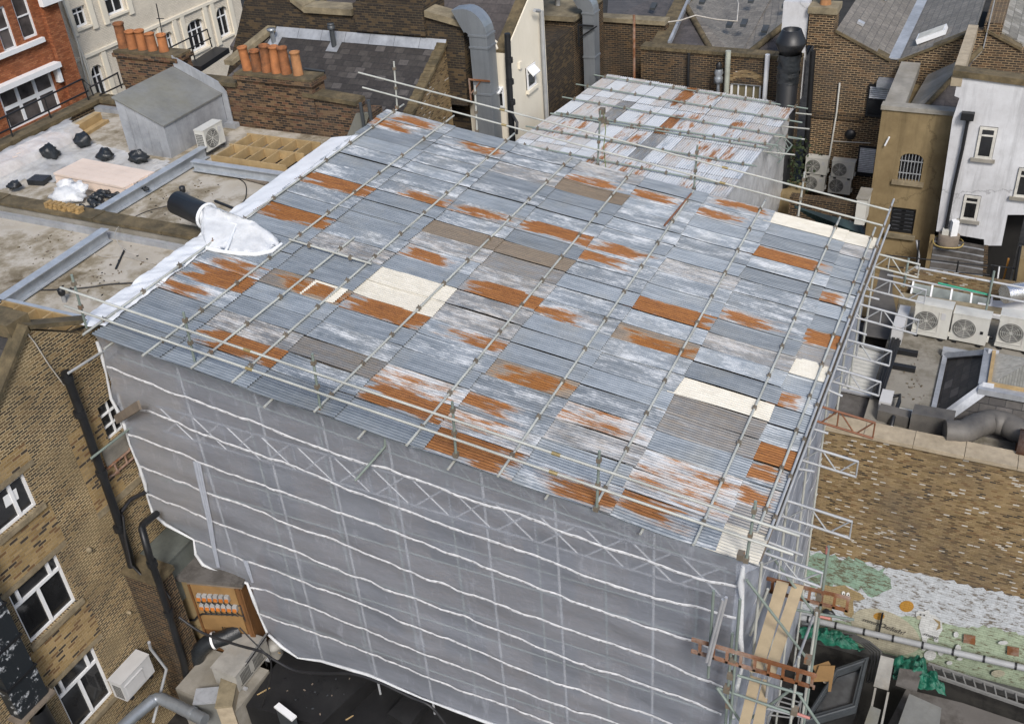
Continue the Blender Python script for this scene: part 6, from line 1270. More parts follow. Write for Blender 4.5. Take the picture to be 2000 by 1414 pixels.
for i, p in enumerate([(320,1190),(336,1245),(352,1295)]): q = OY(*p, Yp+.12); MB().box((q.x-.06,q.y,q.z-.14),(q.x+.03,q.y+.06,q.z+.14)).build('pipe_bracket', M_sill, t)
mb = MB()
for k in range(4):
    o = V((.05*k,-.03*k,.0)); mb.path([OX(236,1000,LX+.1)+o, OX(240,1040,LX+.16)+o, OX(252,1095,LX+.2)+o, OX(275,1118,LX+.45)+o, OX(305,1128,LX+.9)+o, OX(328,1160,LX+1.1)+o], .03, 5)
mb.path([OX(236,1000,LX+.1), OX(255,975,LX+.1), OX(290,958,LX+.1)], .05, 6); mb.build('cable_bundle', M_cable, label='bundle of thick black cables looping beside the zinc clad box', cat='cable')
MB().tube(OX(133,729,LX+.3), OX(206,683,LX+.25), .03, 8).build('loose_tube', M_tube2, label='pale scaffold tube reaching from the netting corner to the downpipe top', cat='tube')
MB().tube(OX(178,895,LX+.3), OX(257,834,LX+.25), .03, 8).build('loose_tube', M_tubeg, label='greenish scaffold tube crossing below the barred window', cat='tube')
t = thing('rusty_bracket', 'rusty iron ladder bracket fixed to the brick wall below the barred window', 'bracket', OX(235,890,LX+.06))
mb = MB(); P = lambda x, y: OX(x, y, LX+.06)
for p, q in [((208,917),(262,872)), ((224,925),(265,890)), ((222,903),(230,922)), ((243,888),(249,905)), ((253,876),(266,888)), ((212,932),(232,922))]: mb.tube(P(*p), P(*q), .03, 6)
mb.build('iron_frame', M_rustm, t)
MB().ob(OY(222,812,12.75), OY(267,783,12.4)-OY(222,812,12.75), (.02,-.02,-.22), (.03,.04,0)).build('plank_end', M_weath, label='weathered plank end poking out of the net beside the barred window', cat='plank')
MB().path([OX(52,650,LX+.05), OX(67,668,LX+.05), OX(95,712,LX+.05), OX(125,752,LX+.05)], .015, 5).build('wall_wire', M_cablew, label='pale wire running down the brick gable to the downpipe top', cat='cable')
for p, r_ in (((172,1073),.07), ((250,1195),.05)): q = OX(*p, LX); MB().lathe([(0,.1),(r_*.6,.1),(r_,.03),(r_,0)], q, (1,0,0), 10).build('wall_lamp', M_sill, lh)
# air conditioner on the wall
ac5 = cabinet('air_conditioner', 'pale grey wall air conditioner with louvred front between brick house and steel duct', ACG, .98, .40, .66, M_acl, 2)
q = OX(250,1372,LX+.50); put(ac5, (LX+.50, q.y+.0, q.z-.02), pi/2)
# pier wall, zinc box, kiosk
PY_ = 11.57
pw_ = thing('brick_pier_wall', 'short dark brick wall with mossy coping projecting from the left brick house', 'wall', (-16.5, PY_, -22)); MB().box((LX+.001, PY_, -22.6), (-15.95, PY_+.5, -17.42)).build('wall', M_bdark, pw_); MB().box((LX+.001, PY_-.06, -17.419), (-15.9, PY_+.56, -17.28)).build('coping', M_mossy, pw_)
M_zinc = plain('dull_zinc', (.15,.165,.15), .6, .15, .35, .9, .15, dirt=(.08,.085,.075), dst=.6, streak=.3)
zb = thing('zinc_clad_box', 'dull green grey zinc clad box under the bottom left corner of the netting', 'roof box', (-16.5, 12.4, -18.5)); MB().box((LX+.02, 12.1, -18.7), (-16.15, 13.3, -17.35)).build('casing', M_zinc, zb); MB().box((LX+.02, 12.06, -17.349), (-16.11, 13.34, -17.30)).build('lid', M_zinc, zb)
KA, KB = OZ(365,1130,-18.0), OZ(470,1140,-18.0); kd = (KB-KA).normalized(); kn = V((kd.y,-kd.x,0)); kz = V((0,0,1)); L_ = (KB-KA).length
kk = thing('timber_kiosk', 'orange brown timber clad kiosk carrying two rows of electrical isolator boxes', 'kiosk', KA-kz*3)
MB().ob(KA-kz*2.6, kd*L_, -kn*1.3, kz*2.58).build('cladding', M_cedar, kk)
MB().ob(KA-kz*.019 - kd*.55 + kn*.1, kd*(L_+.65), -kn*1.5, kz*.12).build('felt_roof', M_feltd, kk); MB().ob(KA-kz*.14 - kd*.02 + kn*.02, kd*(L_+.04), kn*.02, kz*.12).build('fascia', M_weath, kk)
MB().ob(KA+kn*.001+kd*.02-kz*1.75, kd*(L_-.22), kn*.03, kz*1.6).build('back_board', M_ply, kk)
for p in ((0.0,.05),(L_-.12,.1),(L_-.05,.06)): MB().ob(KA+kd*p[0]+kn*.032-kz*2.5, kd*p[1], kn*.04, kz*2.36).build('corner_post', M_cedar, kk)
def kp(x, y): return PL(x, y, KA+kn*.035, kn)
M_isg = plain('isolator_grey', (.42,.43,.43), .5); N_ = 0
for row in (((391,1163),(445,1166),6), ((397,1181),(461,1185),7)):
    a, b = kp(*row[0]), kp(*row[1])
    for i in range(row[2]):
        c = a+(b-a)*i/(row[2]-1); t = MB().ob(c-kd*.055-kz*.08, kd*.11, kn*.09, kz*.17).build('isolator_box', M_isg, kk)
        MB().ob(c-kd*.045-kz*.07+kn*.091, kd*.09, kn*.025, kz*.09).build('switch_plate', M_bin, t)
        mb = MB(); e = c-kz*.085+kn*.04; mb.path([e, e-kz*.1+kd*.005, e-kz*.17+kd*.06, e-kz*.19+kd*.16], .015, 5); mb.build('flex', M_cable, t)
a, b = kp(385,1176), kp(470,1183); mb = MB(); mb.path([a, (a+b)/2+kz*.02, b, b-kz*.5, b-kz*.8+kd*.1], .018, 5); c, d = kp(396,1198), kp(462,1200); mb.path([d, (c+d)/2, c, c-kd*.15-kz*.1, c-kd*.3-kz*.28, c-kd*.5-kz*.3], .03, 6); mb.build('trunking_cable', M_cable, kk)
mb = MB(); e = kp(450,1232)
for i in range(7):
    for j in range(5): mb.ob(e+kd*(i*.06-.2)+kn*.0+kz*(j*.05-.1), kd*.035, kn*.01, kz*.03)
mb.build('vent_grille', M_blackp, kk)
ow = thing('rendered_side_wall', 'narrow ochre rendered wall with small dark window left of the timber kiosk', 'wall', KA-kz*3); W0_ = KA - kd*.75 - kn*.1
MB().ob(W0_-kz*4.4, (KA-W0_)-kd*.002, -kn*.2, kz*4.3).build('wall', M_ochre, ow); a = PL(340,1205,W0_+kn*.002,kn); window(ow, a+kn*.02, kd*.36, kz*.62, kn, (), (), .05, plain('brown_frame',(.30,.22,.14),.7), rec=-.005, dep=.015)
# black wrapped elbow, condenser
mb = MB(); q = OZ(385,1290,-20.5); mb.path([q, q+V((.1,.05,.35)), q+V((.35,.2,.62)), q+V((.75,.45,.72)), q+V((.95,.75,.75))], [.18,.21,.2,.2,.2], 12); mb.build('wrapped_elbow', M_blackpl, label='black plastic wrapped duct elbow in front of the timber kiosk', cat='duct'); mb = MB(); mb.lathe([(.225,-.03),(.225,.03)], q+V((.5,.3,.66)), V((.4,.25,.1)), 14); mb.build('white_tie', M_upvc, label='white tie band around the black wrapped elbow', cat='band')
q = OZ(462,1350,-20.45); lg = thing('concrete_ledge', 'grimy concrete ledge under the grey condenser box', 'ledge', q); MB().box((-15.9, 11.0, -22.6), (-14.05, 12.35, -20.46)).build('slab', M_conc, lg)
cb = thing('condenser_box', 'galvanised grey condenser box with grille and dark bar across its lid', 'condenser', (-14.9, 11.7, -20.4)); x0, x1, y0, y1, z0, z1 = -15.0, -14.28, 11.5, 12.75, -20.4, -19.85
MB().box((x0,y0,z0),(x1,y1,z1)).build('casing', M_ac_grv, cb); MB().box((x0-.02,y0-.02,z1+.001),(x1+.02,y1+.02,z1+.03)).build('lid', M_ac_grv, cb)
for k in range(2):
    mb = MB()
    for i in range(8): mb.box((x1+.001, y0+.15+k*.5+i*.045, z0+.12), (x1+.012, y0+.17+k*.5+i*.045, z1-.1))
    mb.box((x1+.001,y0+.1+k*.5,z0+.08),(x1+.008,y0+.55+k*.5,z0+.11)); mb.build('grille', M_acg, cb)
MB().lathe([(.2,0),(.13,.35),(.13,.7)], (x0,y0+.85,z0+.3), (-1,.1,0), 12).build('spigot', M_ac_grv, cb)
for y in (y0+.1,y1-.2): MB().box((x0-.1,y,z0-.05),(x1+.1,y+.08,z0-.001)).build('rail', M_alu, cb)
MB().ob(OZ(441,1350,-20.3), OZ(520,1238,-19.4)-OZ(441,1350,-20.3), (.05,.03,0), (0,0,.05)).build('dark_bar', M_blackp, label='dark metal bar leaning across the condenser box lid', cat='bar')
for i, (px, s_, lab) in enumerate([((385,1392),(.62,.42,.3),'small lead topped box nearest the steel duct'), ((430,1405),(.38,.85,.42),'pale concrete capped box at the bottom edge below the condenser'), ((545,1405),(.6,.12,.45),'white edged panel standing on the black roof at the bottom edge')]):
    q = OZ(*px, -20.6); t = thing('roof_vent_box', lab, 'vent box', q); m_ = (M_leadd, M_copel, M_dgrey)[i]; r_ = .5 if i != 2 else -.25; R_ = Matrix.Rotation(r_, 3, 'Z'); MB().ob(q - V((0,0,.8)), R_ @ V((s_[0],0,0)), R_ @ V((0,s_[1],0)), (0,0,s_[2]+.8)).build('body', m_, t); MB().ob(q+V((-.02,-.02,s_[2]+.001)), R_ @ V((s_[0]+.04,0,0)), R_ @ V((0,s_[1]+.04,0)), (0,0,.05)).build('cap', (M_lead, M_stone, M_upvc)[i], t)
# steel duct and thin pipe
mb = MB(); mb.path([OZ(*p, -20.3) for p in [(225,1432),(262,1398),(298,1368),(306,1364),(316,1364),(350,1380),(400,1406)]], .15, 14); t = mb.build('steel_duct', M_duct, label='round galvanised steel duct bending through the yard at the bottom left', cat='duct')
for p, q_ in (((296,1370),(300,1367)), ((372,1391),(379,1394))): MB().tube(OZ(*p,-20.3), OZ(*q_,-20.3), .165, 14).build('joint_band', M_duct, t)
MB().path([OX(291,1254,LX+.9), OX(294,1266,LX+.8), OX(325,1306,LX+.85), OX(313,1355,LX+.85), OX(299,1410,LX+.85)], .04, 7).build('waste_pipe', M_grey, label='thin grey waste pipe zigzagging beside the wall air conditioner', cat='pipe')
# black roofs, cables
A_ = [OZ(*p, -20.5) for p in [(566,1258),(735,1312),(625,1416),(480,1378)]]; MB().prism(A_, (0,0,-1.6)).build('black_flat_roof', M_black, label='black felt flat roof in the yard left of the hanging cable', cat='roof')
A_ = [OZ(*p, -21.0) for p in [(735,1300),(1010,1400),(960,1500),(640,1440)]]; MB().prism(A_, (0,0,-1.2)).build('black_flat_roof', M_black, label='lower black felt flat roof tucked under the netting hem', cat='roof')
A_ = [OZ(*p, -20.9) for p in [(810,1350),(838,1384),(800,1432),(760,1405)]]; MB().prism(A_, (0,0,.25)).build('black_roof_hatch', M_black, label='black hatch on the lower black roof', cat='hatch')
def hang(pts, r, lab, m=M_cable): 
    out = []
    for i in range(len(pts)-1):
        p0, p1, p2, p3 = pts[max(0,i-1)], pts[i], pts[i+1], pts[min(len(pts)-1,i+2)]
        for k in range(6): t = k/6; out.append(.5*((2*p1)+(p2-p0)*t+(2*p0-5*p1+4*p2-p3)*t*t+(3*p1-p0-3*p2+p3)*t**3))
    MB().path(out+[pts[-1]], r, 6).build('cable', m, label=lab, cat='cable')
hang([OY(*p, 11.45) for p in [(350,1205),(395,1235),(460,1258),(510,1272),(535,1288),(580,1310),(640,1315),(690,1316),(740,1332),(800,1360),(840,1378),(870,1414)]], .035, 'thick black cable sagging across the yard above the black roofs')
hang([OY(*p, 11.3) for p in [(468,1225),(490,1248),(515,1272),(525,1285),(530,1300),(525,1335),(512,1380)]], .018, 'thin dark cable dropping from the kiosk past the condenser box')
q = OZ(536,1262,-20.4); MB().lathe([(.2,-.3),(.2,0),(.22,.02),(.22,.1),(.12,.2),(0,.2)], q, (0,0,1), 14).build('roof_cowl', M_ac_grv, label='small galvanised roof cowl under the netting beside the condenser box', cat='cowl')
for px, px2, lab in (((502,1357),(525,1344),'orange offcut stick lying on the black roof'), ((536,1274),(546,1276),'tiny orange scrap beside the roof cowl'), ((675,1406),(688,1398),'pale orange stick on the lower black roof')): MB().ob(OZ(*px,-20.48), OZ(*px2,-20.48)-OZ(*px,-20.48), (.03,.02,0), (0,0,.03)).build('wood_offcut', M_wood, label=lab, cat='stick')
# ================================================================ painted mural on the yellow brick wall
def paint(name, c, wear=.42):
    s = NT(name); uv = s.uv(); ob = s.obj(); b = s.n('TexBrick', {'Vector': uv, 'Color1': (0,0,0,1), 'Color2': (1,1,1,1), 'Mortar': (.5,.5,.5,1), 'Scale': 1, 'Mortar Size': .008, 'Mortar Smooth': .2, 'Brick Width': .225, 'Row Height': .078}, offset=.5)
    n = s.noise(ob, 5, 6, .7); col = s.mix(s.g(n, .35, .65), c, mul(c, .72)); col = s.mix(s.math('MULTIPLY', b.outputs['Fac'], .55), col, mul(c, .45))
    n2 = s.noise(s.map(ob, (1.2,1,3)), 4, 7, .75); col = s.mix(s.math('MULTIPLY', s.g(n2, 1-wear+.02, 1-wear+.1), .85), col, (.10,.075,.045))
    return s.fin(col, .85, 0, s.bump(b.outputs['Fac'], -.4, .01), .2)
mw = thing('painted_mural', 'faded cartoon mural of green hills and animals painted low on the yellow brick wall', 'mural', (2, RY, -22))
lay = [0]
def mur(name, m, pts, cx=None):
    lay[0] += 1; y = RY - .003*lay[0]
    P = [OY(*p, RY) for p in pts]; P = [V((p.x, RY-.003*(lay[0]-1)-.001, p.z)) for p in P]; return MB().prism(P, (0,-.003,0)).build(name, m, mw)
def ell(cx, cy, rx, ry, n=24, rot=0, ph=0):
    return [(cx+rx*cos(2*pi*i/n)*cos(rot)-ry*sin(2*pi*i/n)*sin(rot), cy+rx*cos(2*pi*i/n)*sin(rot)+ry*sin(2*pi*i/n)*cos(rot)) for i in range(n)]
def rough(pts, k, seed):
    r = random.Random(seed); out = []
    for i in range(len(pts)):
        a, b = pts[i], pts[(i+1) % len(pts)]; n = max(1, int(math.hypot(b[0]-a[0], b[1]-a[1])/9))
        for j in range(n): t = j/n; out.append((a[0]+(b[0]-a[0])*t+r.uniform(-k,k), a[1]+(b[1]-a[1])*t+r.uniform(-k,k)))
    return out
mur('painted_sky', paint('mural_sky_paint', (.54,.57,.60), .5), rough([(1545,1075),(1600,1078),(1700,1100),(1720,1106),(1800,1120),(1900,1145),(2080,1185),(2080,1420),(1900,1370),(1700,1300),(1545,1240)], 3.5, 1))
MG = paint('mural_green_paint', (.36,.43,.31), .50); MG2 = paint('mural_tree_paint', (.27,.39,.30), .54); MBr = paint('mural_brown_paint', (.34,.26,.14), .35); MW2 = paint('mural_white_paint', (.60,.61,.60), .38); MT = paint('mural_tan_paint', (.45,.42,.32), .38); MO = paint('mural_orange_paint', (.45,.24,.05), .35); MBl = paint('mural_line_paint', (.06,.055,.05), .3)
mur('painted_hill', MG, rough([(1545,1240),(1600,1215),(1700,1210),(1780,1200),(1850,1220),(1890,1225),(1920,1222),(2080,1255),(2080,1420),(1900,1370),(1700,1300)], 3.2, 2))
mur('painted_tree', MG2, rough([(1560,1075),(1620,1085),(1700,1100),(1725,1112),(1742,1150),(1725,1155),(1700,1160),(1670,1148),(1640,1145),(1600,1150),(1575,1140),(1558,1110)], 7, 3))
mur('painted_animal', MBr, rough([(1592,1160),(1602,1138),(1625,1145),(1650,1142),(1668,1152),(1680,1158),(1690,1168),(1678,1172),(1666,1172),(1668,1200),(1662,1205),(1650,1200),(1640,1180),(1625,1182),(1625,1215),(1600,1205),(1598,1180)], .8, 4))
mur('painted_spot', MO, ell(1771,1183,14,11)); mur('painted_board', MT, ell(1730,1232,72,38, 28, .42)); mur('painted_spot', MO, ell(1717,1202,11,7))
mur('painted_animal', MW2, rough([(1800,1204),(1812,1196),(1826,1200),(1838,1212),(1841,1228),(1834,1240),(1833,1252),(1826,1252),(1824,1242),(1812,1244),(1810,1254),(1803,1252),(1800,1236),(1795,1222)], 1.0, 8)); mur('painted_head', MW2, rough([(1790,1193),(1796,1190),(1806,1192),(1814,1188),(1816,1195),(1812,1203),(1804,1210),(1794,1208),(1789,1201)], .8, 9)); mur('painted_patch', MBr, rough([(1822,1205),(1836,1211),(1837,1224),(1829,1229),(1833,1217)], .8, 5)); mur('painted_muzzle', MT, ell(1795,1204,5,4,12))
mur('painted_foot', MW2, ell(1817,1277,12,10)); mur('painted_foot', MW2, ell(1838,1270,6,8)); mur('painted_foot', MW2, ell(1805,1262,5,6))
for c in ((1648,1156),(1657,1158)): mur('painted_eye', plain('mural_eye', (.7,.7,.68), .8, 0, .1), ell(*c, 3.4, 4.2, 14)); mur('painted_pupil', M_ink, ell(c[0]+.6, c[1]+1.2, 1.3, 1.6, 10))
for c in ((1799,1197),(1806,1198)): mur('painted_eye', M_ink, ell(*c, 1.4, 1.8, 10))
for c, r_ in (((1895,1245),12), ((1980,1268),12)):
    mur('rusty_wall_plate', M_rustm, [(c[0]-r_,c[1]-r_+1),(c[0]+r_-1,c[1]-r_+5),(c[0]+r_-2,c[1]+r_-2),(c[0]-r_-1,c[1]+r_-6)])
for (x, y, w_, h_) in ((1868,1235,5,6),(1872,1262,6,8),(1855,1290,6,4),(1875,1282,6,3),(1950,1310,14,7),(1960,1250,10,4)): mur('painted_flower', MW2 if x != 1950 else MT, ell(x, y, w_, h_, 9))
def lettering(txt, px, size, rot):
    cu = bpy.data.curves.new('lettering', 'FONT'); cu.body = txt; cu.size = size; cu.extrude = .001; cu.shear = .3; o = bpy.data.objects.new('tmp', cu); COL.objects.link(o)
    dg = bpy.context.evaluated_depsgraph_get(); me = bpy.data.meshes.new_from_object(o.evaluated_get(dg)); bpy.data.objects.remove(o)
    p = OY(*px, RY); p.y = RY-.06; n = bpy.data.objects.new('lettering', me); COL.objects.link(n); me.materials.clear(); me.materials.append(M_ink); n.location = p; n.rotation_euler = (pi/2, rot, 0); n.parent = mw; n.matrix_parent_inverse = Matrix.Translation(-base(mw)); return n
lettering('mmm...', (1684,1209), .20, .05); lettering('Delish!', (1716,1219), .23, .12); lettering('meat', (1803,1236), .18, .1)
MB().path([OY(1724,1197,RY-.12), OY(1714,1247,RY-.12)], .03, 6).build('wall_strap', M_blackp, label='short dark vertical strap on the mural above the long pipe', cat='strap')
# services along the foot of the wall
t = thing('long_wall_pipe', 'long grey pipe with dark clips along the foot of the mural wall', 'pipe', OY(1800,1250,RY-.22)); a, b = OY(1552,1203,RY-.22), OY(2080,1322,RY-.22); MB().tube(a, b, .085, 12).build('pipe', M_grey, t)
for k in range(9): c = a+(b-a)*(k+.5)/9; d_ = (b-a).normalized(); MB().tube(c-d_*.025, c+d_*.025, .10, 12).build('clip', M_blackp, t)
gm_ = plain('dark_service_ducting', (.08,.08,.078), .6, 0, .3, 4, .2)
mb = MB(); P = [OY(*p, RY-.35) for p in [(1545,1218),(1600,1226),(1660,1238)]] + [OZ(1690,1252,-21.6), OZ(1712,1270,-21.8), OZ(1712,1290,-21.8), OZ(1702,1330,-21.8)]
for k in range(4): mb.path([p+V((.07*k-.1, -.02*k, .06*k-.1)) for p in P], .035, 6)
mb.build('conduit_bundle', gm_, label='bundle of dark conduits turning down from the mural wall', cat='conduit')
a, b = OY(1545,1228,RY-.16), OY(2080,1372,RY-.16); a.z -= .1; MB().ob(a-V((0,0,.12)), b-a, (0,-.18,0), (0,0,.22)).build('wall_ledge', gm_, label='dark sooty ledge running along the foot of the mural wall', cat='ledge')
# ladder
t = thing('lying_ladder', 'grey aluminium ladder lying on its side below the mural', 'ladder', OZ(1900,1330,-21.9)); zl = -21.75
a0, a1, b0, b1 = OZ(1812,1300,zl), OZ(2060,1382,zl), OZ(1822,1322,zl), OZ(2060,1404,zl)
M_lad = plain('dirty_aluminium', (.24,.24,.235), .6, .2, .3)
for p, q in ((a0,a1),(b0,b1)): MB().ob(p, q-p, (0,.05,0), (0,0,.09)).build('stile', M_lad, t)
for k in range(12): s_ = (k+.4)/12; MB().tube(a0+(a1-a0)*s_+V((0,0,.05)), b0+(b1-b0)*s_+V((0,0,.05)), .022, 7).build('rung', M_lad, t)
# tarpaulins
def tarp(pts, z, h, lab, seed):
    P = [OZ(*p, z) for p in pts]; c = sum(P, V())/len(P); n = 70; vs = [c+V((0,0,h))]; mb = MB(); K = 18
    for k in range(1, K+1):
        for i in range(n):
            f = i/n*len(P); j = int(f); e = P[j % len(P)]+(P[(j+1) % len(P)]-P[j % len(P)])*(f-j); s_ = k/K; p = c+(e-c)*s_*(1+.10*mnoise.noise(V((i*.8,seed,k*.1))))
            p.z = z + h*(1-s_**2)*.7 + .34*abs(mnoise.noise(V((p.x*3.6,p.y*3.6,seed)))) + .16*abs(mnoise.noise(V((p.x*9,p.y*9,seed+4)))) + .02; vs.append(p)
    fs = [(0,1+i,1+(i+1) % n) for i in range(n)] + [(1+(k-1)*n+i, 1+k*n+i, 1+k*n+(i+1) % n, 1+(k-1)*n+(i+1) % n) for k in range(1,K) for i in range(n)]
    mb.add(vs, fs, True); mb.build('tarpaulin', M_tarp, label=lab, cat='tarpaulin', group='green tarpaulins')
tarp([(1556,1235),(1580,1228),(1640,1242),(1668,1258),(1690,1280),(1660,1272),(1615,1262),(1568,1252)], -21.9, .3, 'crumpled green tarpaulin heaped behind the scaffold tower', 2)
tarp([(1746,1292),(1780,1286),(1800,1292),(1812,1315),(1830,1330),(1850,1362),(1810,1352),(1790,1345),(1742,1335)], -21.7, .3, 'green tarpaulin under the dark square slab', 5)
A_ = [OZ(*p, -21.35) for p in [(1757,1304),(1801,1310),(1791,1349),(1750,1335)]]; MB().prism(A_, (0,0,-.06)).build('dark_slab', M_feltd, label='dark square slab lying on the green tarpaulin', cat='slab')
# rooflight
t = thing('large_rooflight', 'large dark framed rooflight tilted beside the scaffold tower', 'rooflight', OZ(1640,1370,-22)); zr = -21.5
q = [OZ(*p, zr) for p in [(1632,1312),(1696,1290),(1672,1392),(1560,1425)]]; c = sum(q, V())/4
qi = [c+(p-c)*.72 for p in q]; MB().add(qi+[], [(0,1,2,3)]).build('pane', M_glassr, t); mb = MB()
for i in range(4):
    a, b, a_, b_ = q[i], q[(i+1) % 4], qi[i], qi[(i+1) % 4]; up = V((0,0,.16)); mb.add([a,b,b_+up*.2,a_+up*.2,a+up,b+up,b_+up,a_+up], [(4,5,6,7),(0,1,5,4),(3,7,6,2)]); mb.tube((a*.55+a_*.45)+up*1.05, (b*.55+b_*.45)+up*1.05, .03, 6)
mb.build('frame', M_dgrey, t); MB().prism([p-V((0,0,.06)) for p in q], (0,0,-.6)).build('kerb', M_black, t)
# lidded trunking, boxes, roof
t = thing('lidded_trunking', 'open grey metal trunking with one pale lid running towards the bottom edge', 'trunking', OZ(1720,1340,-21.6)); zt2 = -21.4
MB().prism([OZ(*p, zt2) for p in [(1720,1281),(1746,1288),(1735,1348),(1706,1340)]], (0,0,.04)).build('lid', M_ac_grv, t)
for p, q_ in (((1708,1342),(1690,1430)), ((1733,1350),(1716,1432))): MB().ob(OZ(*p, zt2), OZ(*q_, zt2)-OZ(*p, zt2), (.05,0,0), (0,0,-.3)).build('side', M_ac_grv, t)
MB().prism([OZ(*p, zt2) for p in [(1700,1380),(1720,1388),(1710,1430),(1686,1420)]], (0,0,.05)).build('lid', M_leadd, t)
A_ = [OZ(*p, -21.3) for p in [(1776,1354),(1839,1382),(1832,1440),(1745,1440)]]; MB().prism(A_, (0,0,-.5)).build('pale_box_lid', M_leadd, label='pale grey lead topped box at the bottom edge right of the trunking', cat='roof box')
A_ = [OZ(*p, -21.95) for p in [(1770,1345),(1880,1372),(2080,1440),(2080,1520),(1700,1480)]]; MB().prism(A_, (0,0,-.4)).build('dark_felt_roof', M_feltd, label='dark felt roof at the bottom right corner', cat='roof')
t = thing('cardboard_offcuts', 'torn brown cardboard sheets stacked beside the scaffold tower', 'cardboard', OZ(1610,1320,-20)); zc = -19.6
for k, P in enumerate([[(1592,1312),(1586,1302),(1618,1292),(1622,1298),(1595,1330),(1585,1328)], [(1600,1301),(1631,1301),(1623,1350),(1617,1350),(1619,1330),(1588,1331)]]): MB().prism([OZ(*p, zc+.08*k) for p in P], (0,0,.03)).build('sheet', M_ply, t)
MB().tube(OZ(1611,1330,zc-.02), OZ(1611,1330,-22.6), .05, 6).build('prop', M_weath, t)
q = OZ(1618,1192,-21.2); mb = MB(); blob(mb, OY(1618,1197,RY-.3), (.16,.1,.1), 3, 14, .6); mb.build('black_rag', M_blackpl, label='black rag caught on the pipes below the mural animal', cat='rag')
# ================================================================ scaffold tower at the front right corner
tw = thing('scaffold_tower', 'narrow scaffold tower of tubes and rusty ladder beams at the front right corner', 'scaffold', (-2, 13, -22.6))
def tb(p, q, Y0, Y1=None, m=M_tubeg, r=.027, name='tube'): MB().tube(OY(*p, Y0), OY(*q, Y0 if Y1 is None else Y1), r, 8).build(name, m, tw)
TY, TB = 12.35, 14.6
def up(p, q, Y, m=M_tubeg, low=0):
    a, b = OY(*p, Y), OY(*q, Y); x = (a.x+b.x)/2; MB().tube((x, Y, b.z-low), (x+ (a.x-b.x)*.2, Y, a.z), .027, 8).build('upright', m, tw)
up((1395,1153),(1381,1322), 12.2); up((1446,1170),(1425,1414), 12.3, M_tubeg, 7); up((1430,1236),(1418,1414), TY, M_tubeg, 7); up((1617,1066),(1597,1250), TB, M_tubeg, 7); up((1560,1282),(1545,1414), TY, M_tube, 7); up((1592,1195),(1572,1414), TB-.6, M_tube, 7)
mb = MB(); a, b = OY(1598,1250,TB), OY(1606,1160,TB)
tb((1500,1075),(1592,1200), TB-.3, TB); tb((1458,1132),(1578,1288), 12.7, 13.3); tb((1440,1318),(1568,1356), TY); tb((1400,1342),(1545,1392), TY-.05); tb((1400,1342),(1455,1420), TY-.1); tb((1450,1414),(1545,1346), TY+.05); tb((1560,1355),(1602,1418), TY); tb((1590,1200),(1553,1300), TB, TY+.3, M_tube2); tb((1552,1190),(1668,1210), TB); tb((1485,1380),(1580,1402), TY+.6, None, M_tube2); tb((1502,1320),(1490,1414), TY+.2, None, M_tube2); tb((1500,1150),(1465,1240), 13.2, None, M_tube)
for px in [(1447,1085),(1432,1290),(1420,1345),(1427,1318),(1560,1320),(1552,1388),(1597,1195),(1600,1165),(1424,1375),(1578,1288)]:
    mb = MB(); clip(mb, OY(*px, TY-.03 if px[0] < 1590 else TB-.03), .11); mb.build('coupler', M_clip, tw)
for p in (((1600,1203),(1622,1208)), ((1557,1393),(1582,1402)), ((1614,1080),(1616,1068))): tb(p[0], p[1], TB if p[0][0] > 1590 else TY, None, M_redtape, .029, 'red_band')
def ladderbeam(p0, p1, q0, Y, n):
    a, b, c = OY(*p0, Y), OY(*p1, Y), OY(*q0, Y); h = V((0,0,-(a.z-c.z))); mb = MB(); w_ = V((0,.05,0)); mb.ob(a, b-a, w_, (0,0,.06)); mb.ob(a+h, b-a, w_, (0,0,.06))
    for i in range(n+1): c_ = a+(b-a)*(.06+.9*i/n); mb.ob(c_+h, (.05,0,0), w_, -h)
    mb.build('ladder_beam', M_rustm, tw)
ladderbeam((1497,1133),(1660,1173),(1495,1156), TB-.05, 6); ladderbeam((1350,1252),(1594,1324),(1347,1274), 12.25, 8)
bs_ = [((1517,1133),(1541,1138),(1489,1313),(1464,1308),-14.95,'scaffold board on the inner side of the tower platform'), ((1548,1138),(1570,1144),(1514,1318),(1490,1313),-14.95,'scaffold board on the outer side of the tower platform'), ((1466,1318),(1487,1324),(1462,1425),(1440,1425),-15.9,'lower scaffold board nearest the netting at the bottom edge'), ((1490,1325),(1504,1328),(1490,1430),(1466,1430),-15.9,'lower scaffold board further from the netting at the bottom edge')]
for a, b, c, d, z, lab in bs_: MB().prism([OZ(*p, z) for p in (a,b,c,d)], (0,0,-.04)).build('scaffold_board', M_board, label=lab, cat='board', group='scaffold boards on the tower')
mb = MB()
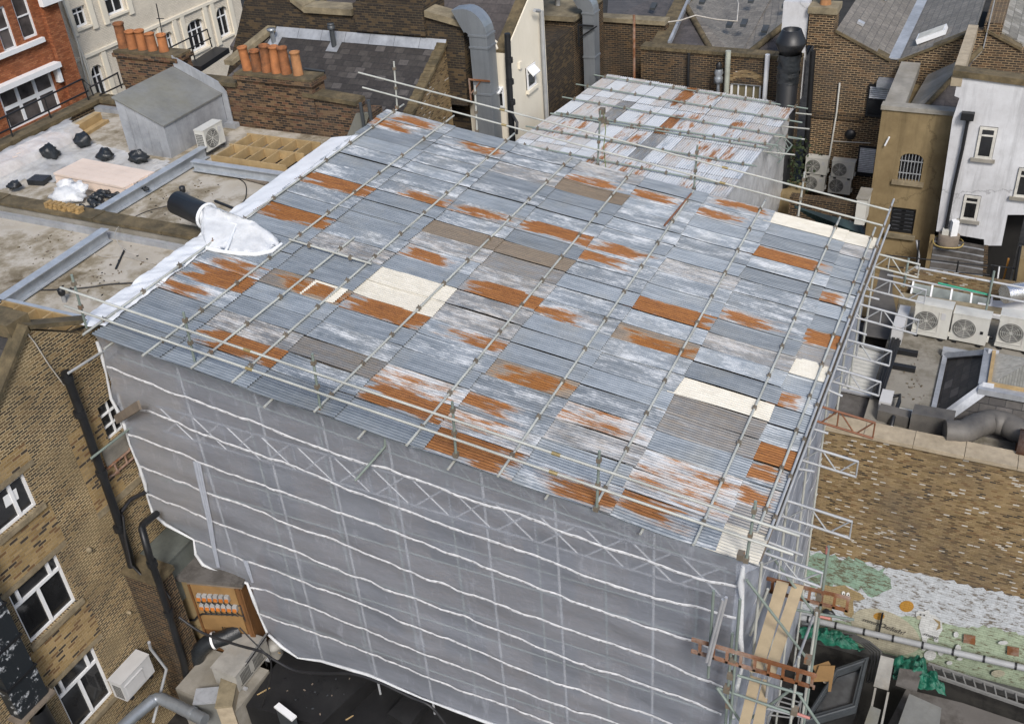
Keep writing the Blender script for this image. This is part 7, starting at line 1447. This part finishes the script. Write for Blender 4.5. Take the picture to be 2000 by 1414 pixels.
for o in ((0,0),(7,3),(13,-4)): mb.tube(OY(1412+o[0]*.5,1170+o[1],12.15), OY(1380+o[0]*.6,1292+o[1]*2,12.1), .03, 8)
mb.build('hanging_tube_bundle', M_alu, label='bundle of short silver tubes hung on a tower upright', cat='tubes')
t = thing('lying_step_ladder', 'small grey step ladder lying in the dark under the tower boards', 'ladder', OZ(1525,1390,-20)); a, b, c, d = OZ(1500,1400,-19), OZ(1530,1355,-19), OZ(1545,1405,-19), OZ(1565,1368,-19)
for p, q_ in ((a,b),(c,d)): MB().tube(p, q_, .03, 6).build('stile', M_lad, t)
for k in range(5): s_ = (k+.5)/5; MB().tube(a+(b-a)*s_, c+(d-c)*s_, .02, 6).build('rung', M_lad, t)
for p in (a, d): MB().tube(p, (p.x, p.y, -22.6), .02, 5).build('leg', M_lad, t)
# ================================================================ litter and small scraps
def litter(n, area, z, cols, seed, name):
    r = random.Random(seed); mb = MB()
    for i in range(n):
        p = OZ(*[sum(a[k]*w for a, w in zip(area, ws)) for ws in [[(lambda t: [x/sum(t) for x in t])([r.random()**2 for _ in area])][0]] for k in (0,1)], z); a = r.uniform(0, pi); L = r.uniform(.02,.07); W = r.uniform(.012,.03)
        mb.m = r.randrange(len(cols)); mb.ob(p, (L*cos(a), L*sin(a), 0), (-W*sin(a), W*cos(a), 0), (0,0,r.uniform(.01,.03)))
    return mb.build(name, cols, kind='stuff')
litter(40, [(20,400),(180,440),(200,455),(60,560),(0,540)], FZ+.003, [M_mossy, M_weath, M_conc], 3, 'roof_litter')
litter(35, [(250,420),(400,460),(470,360),(370,330),(300,370)], FZ+.003, [M_mossy, M_blackp, M_conc], 4, 'roof_litter')
litter(40, [(150,560),(340,500),(230,470),(180,600),(80,570)], FZ+.003, [M_mossy, M_weath, M_blackp], 5, 'roof_litter')
litter(25, [(530,1300),(640,1400),(720,1330),(560,1380)], -20.497, [M_weath, M_dgrey, M_blackp], 6, 'roof_litter')
litter(30, [(1760,720),(1800,690),(1810,800),(1760,790)], RZ+.003, [M_mossy, M_conc, M_weath], 7, 'roof_litter')
for o in list(SC.objects):
    if o.parent is None: o.location.z += LIFT
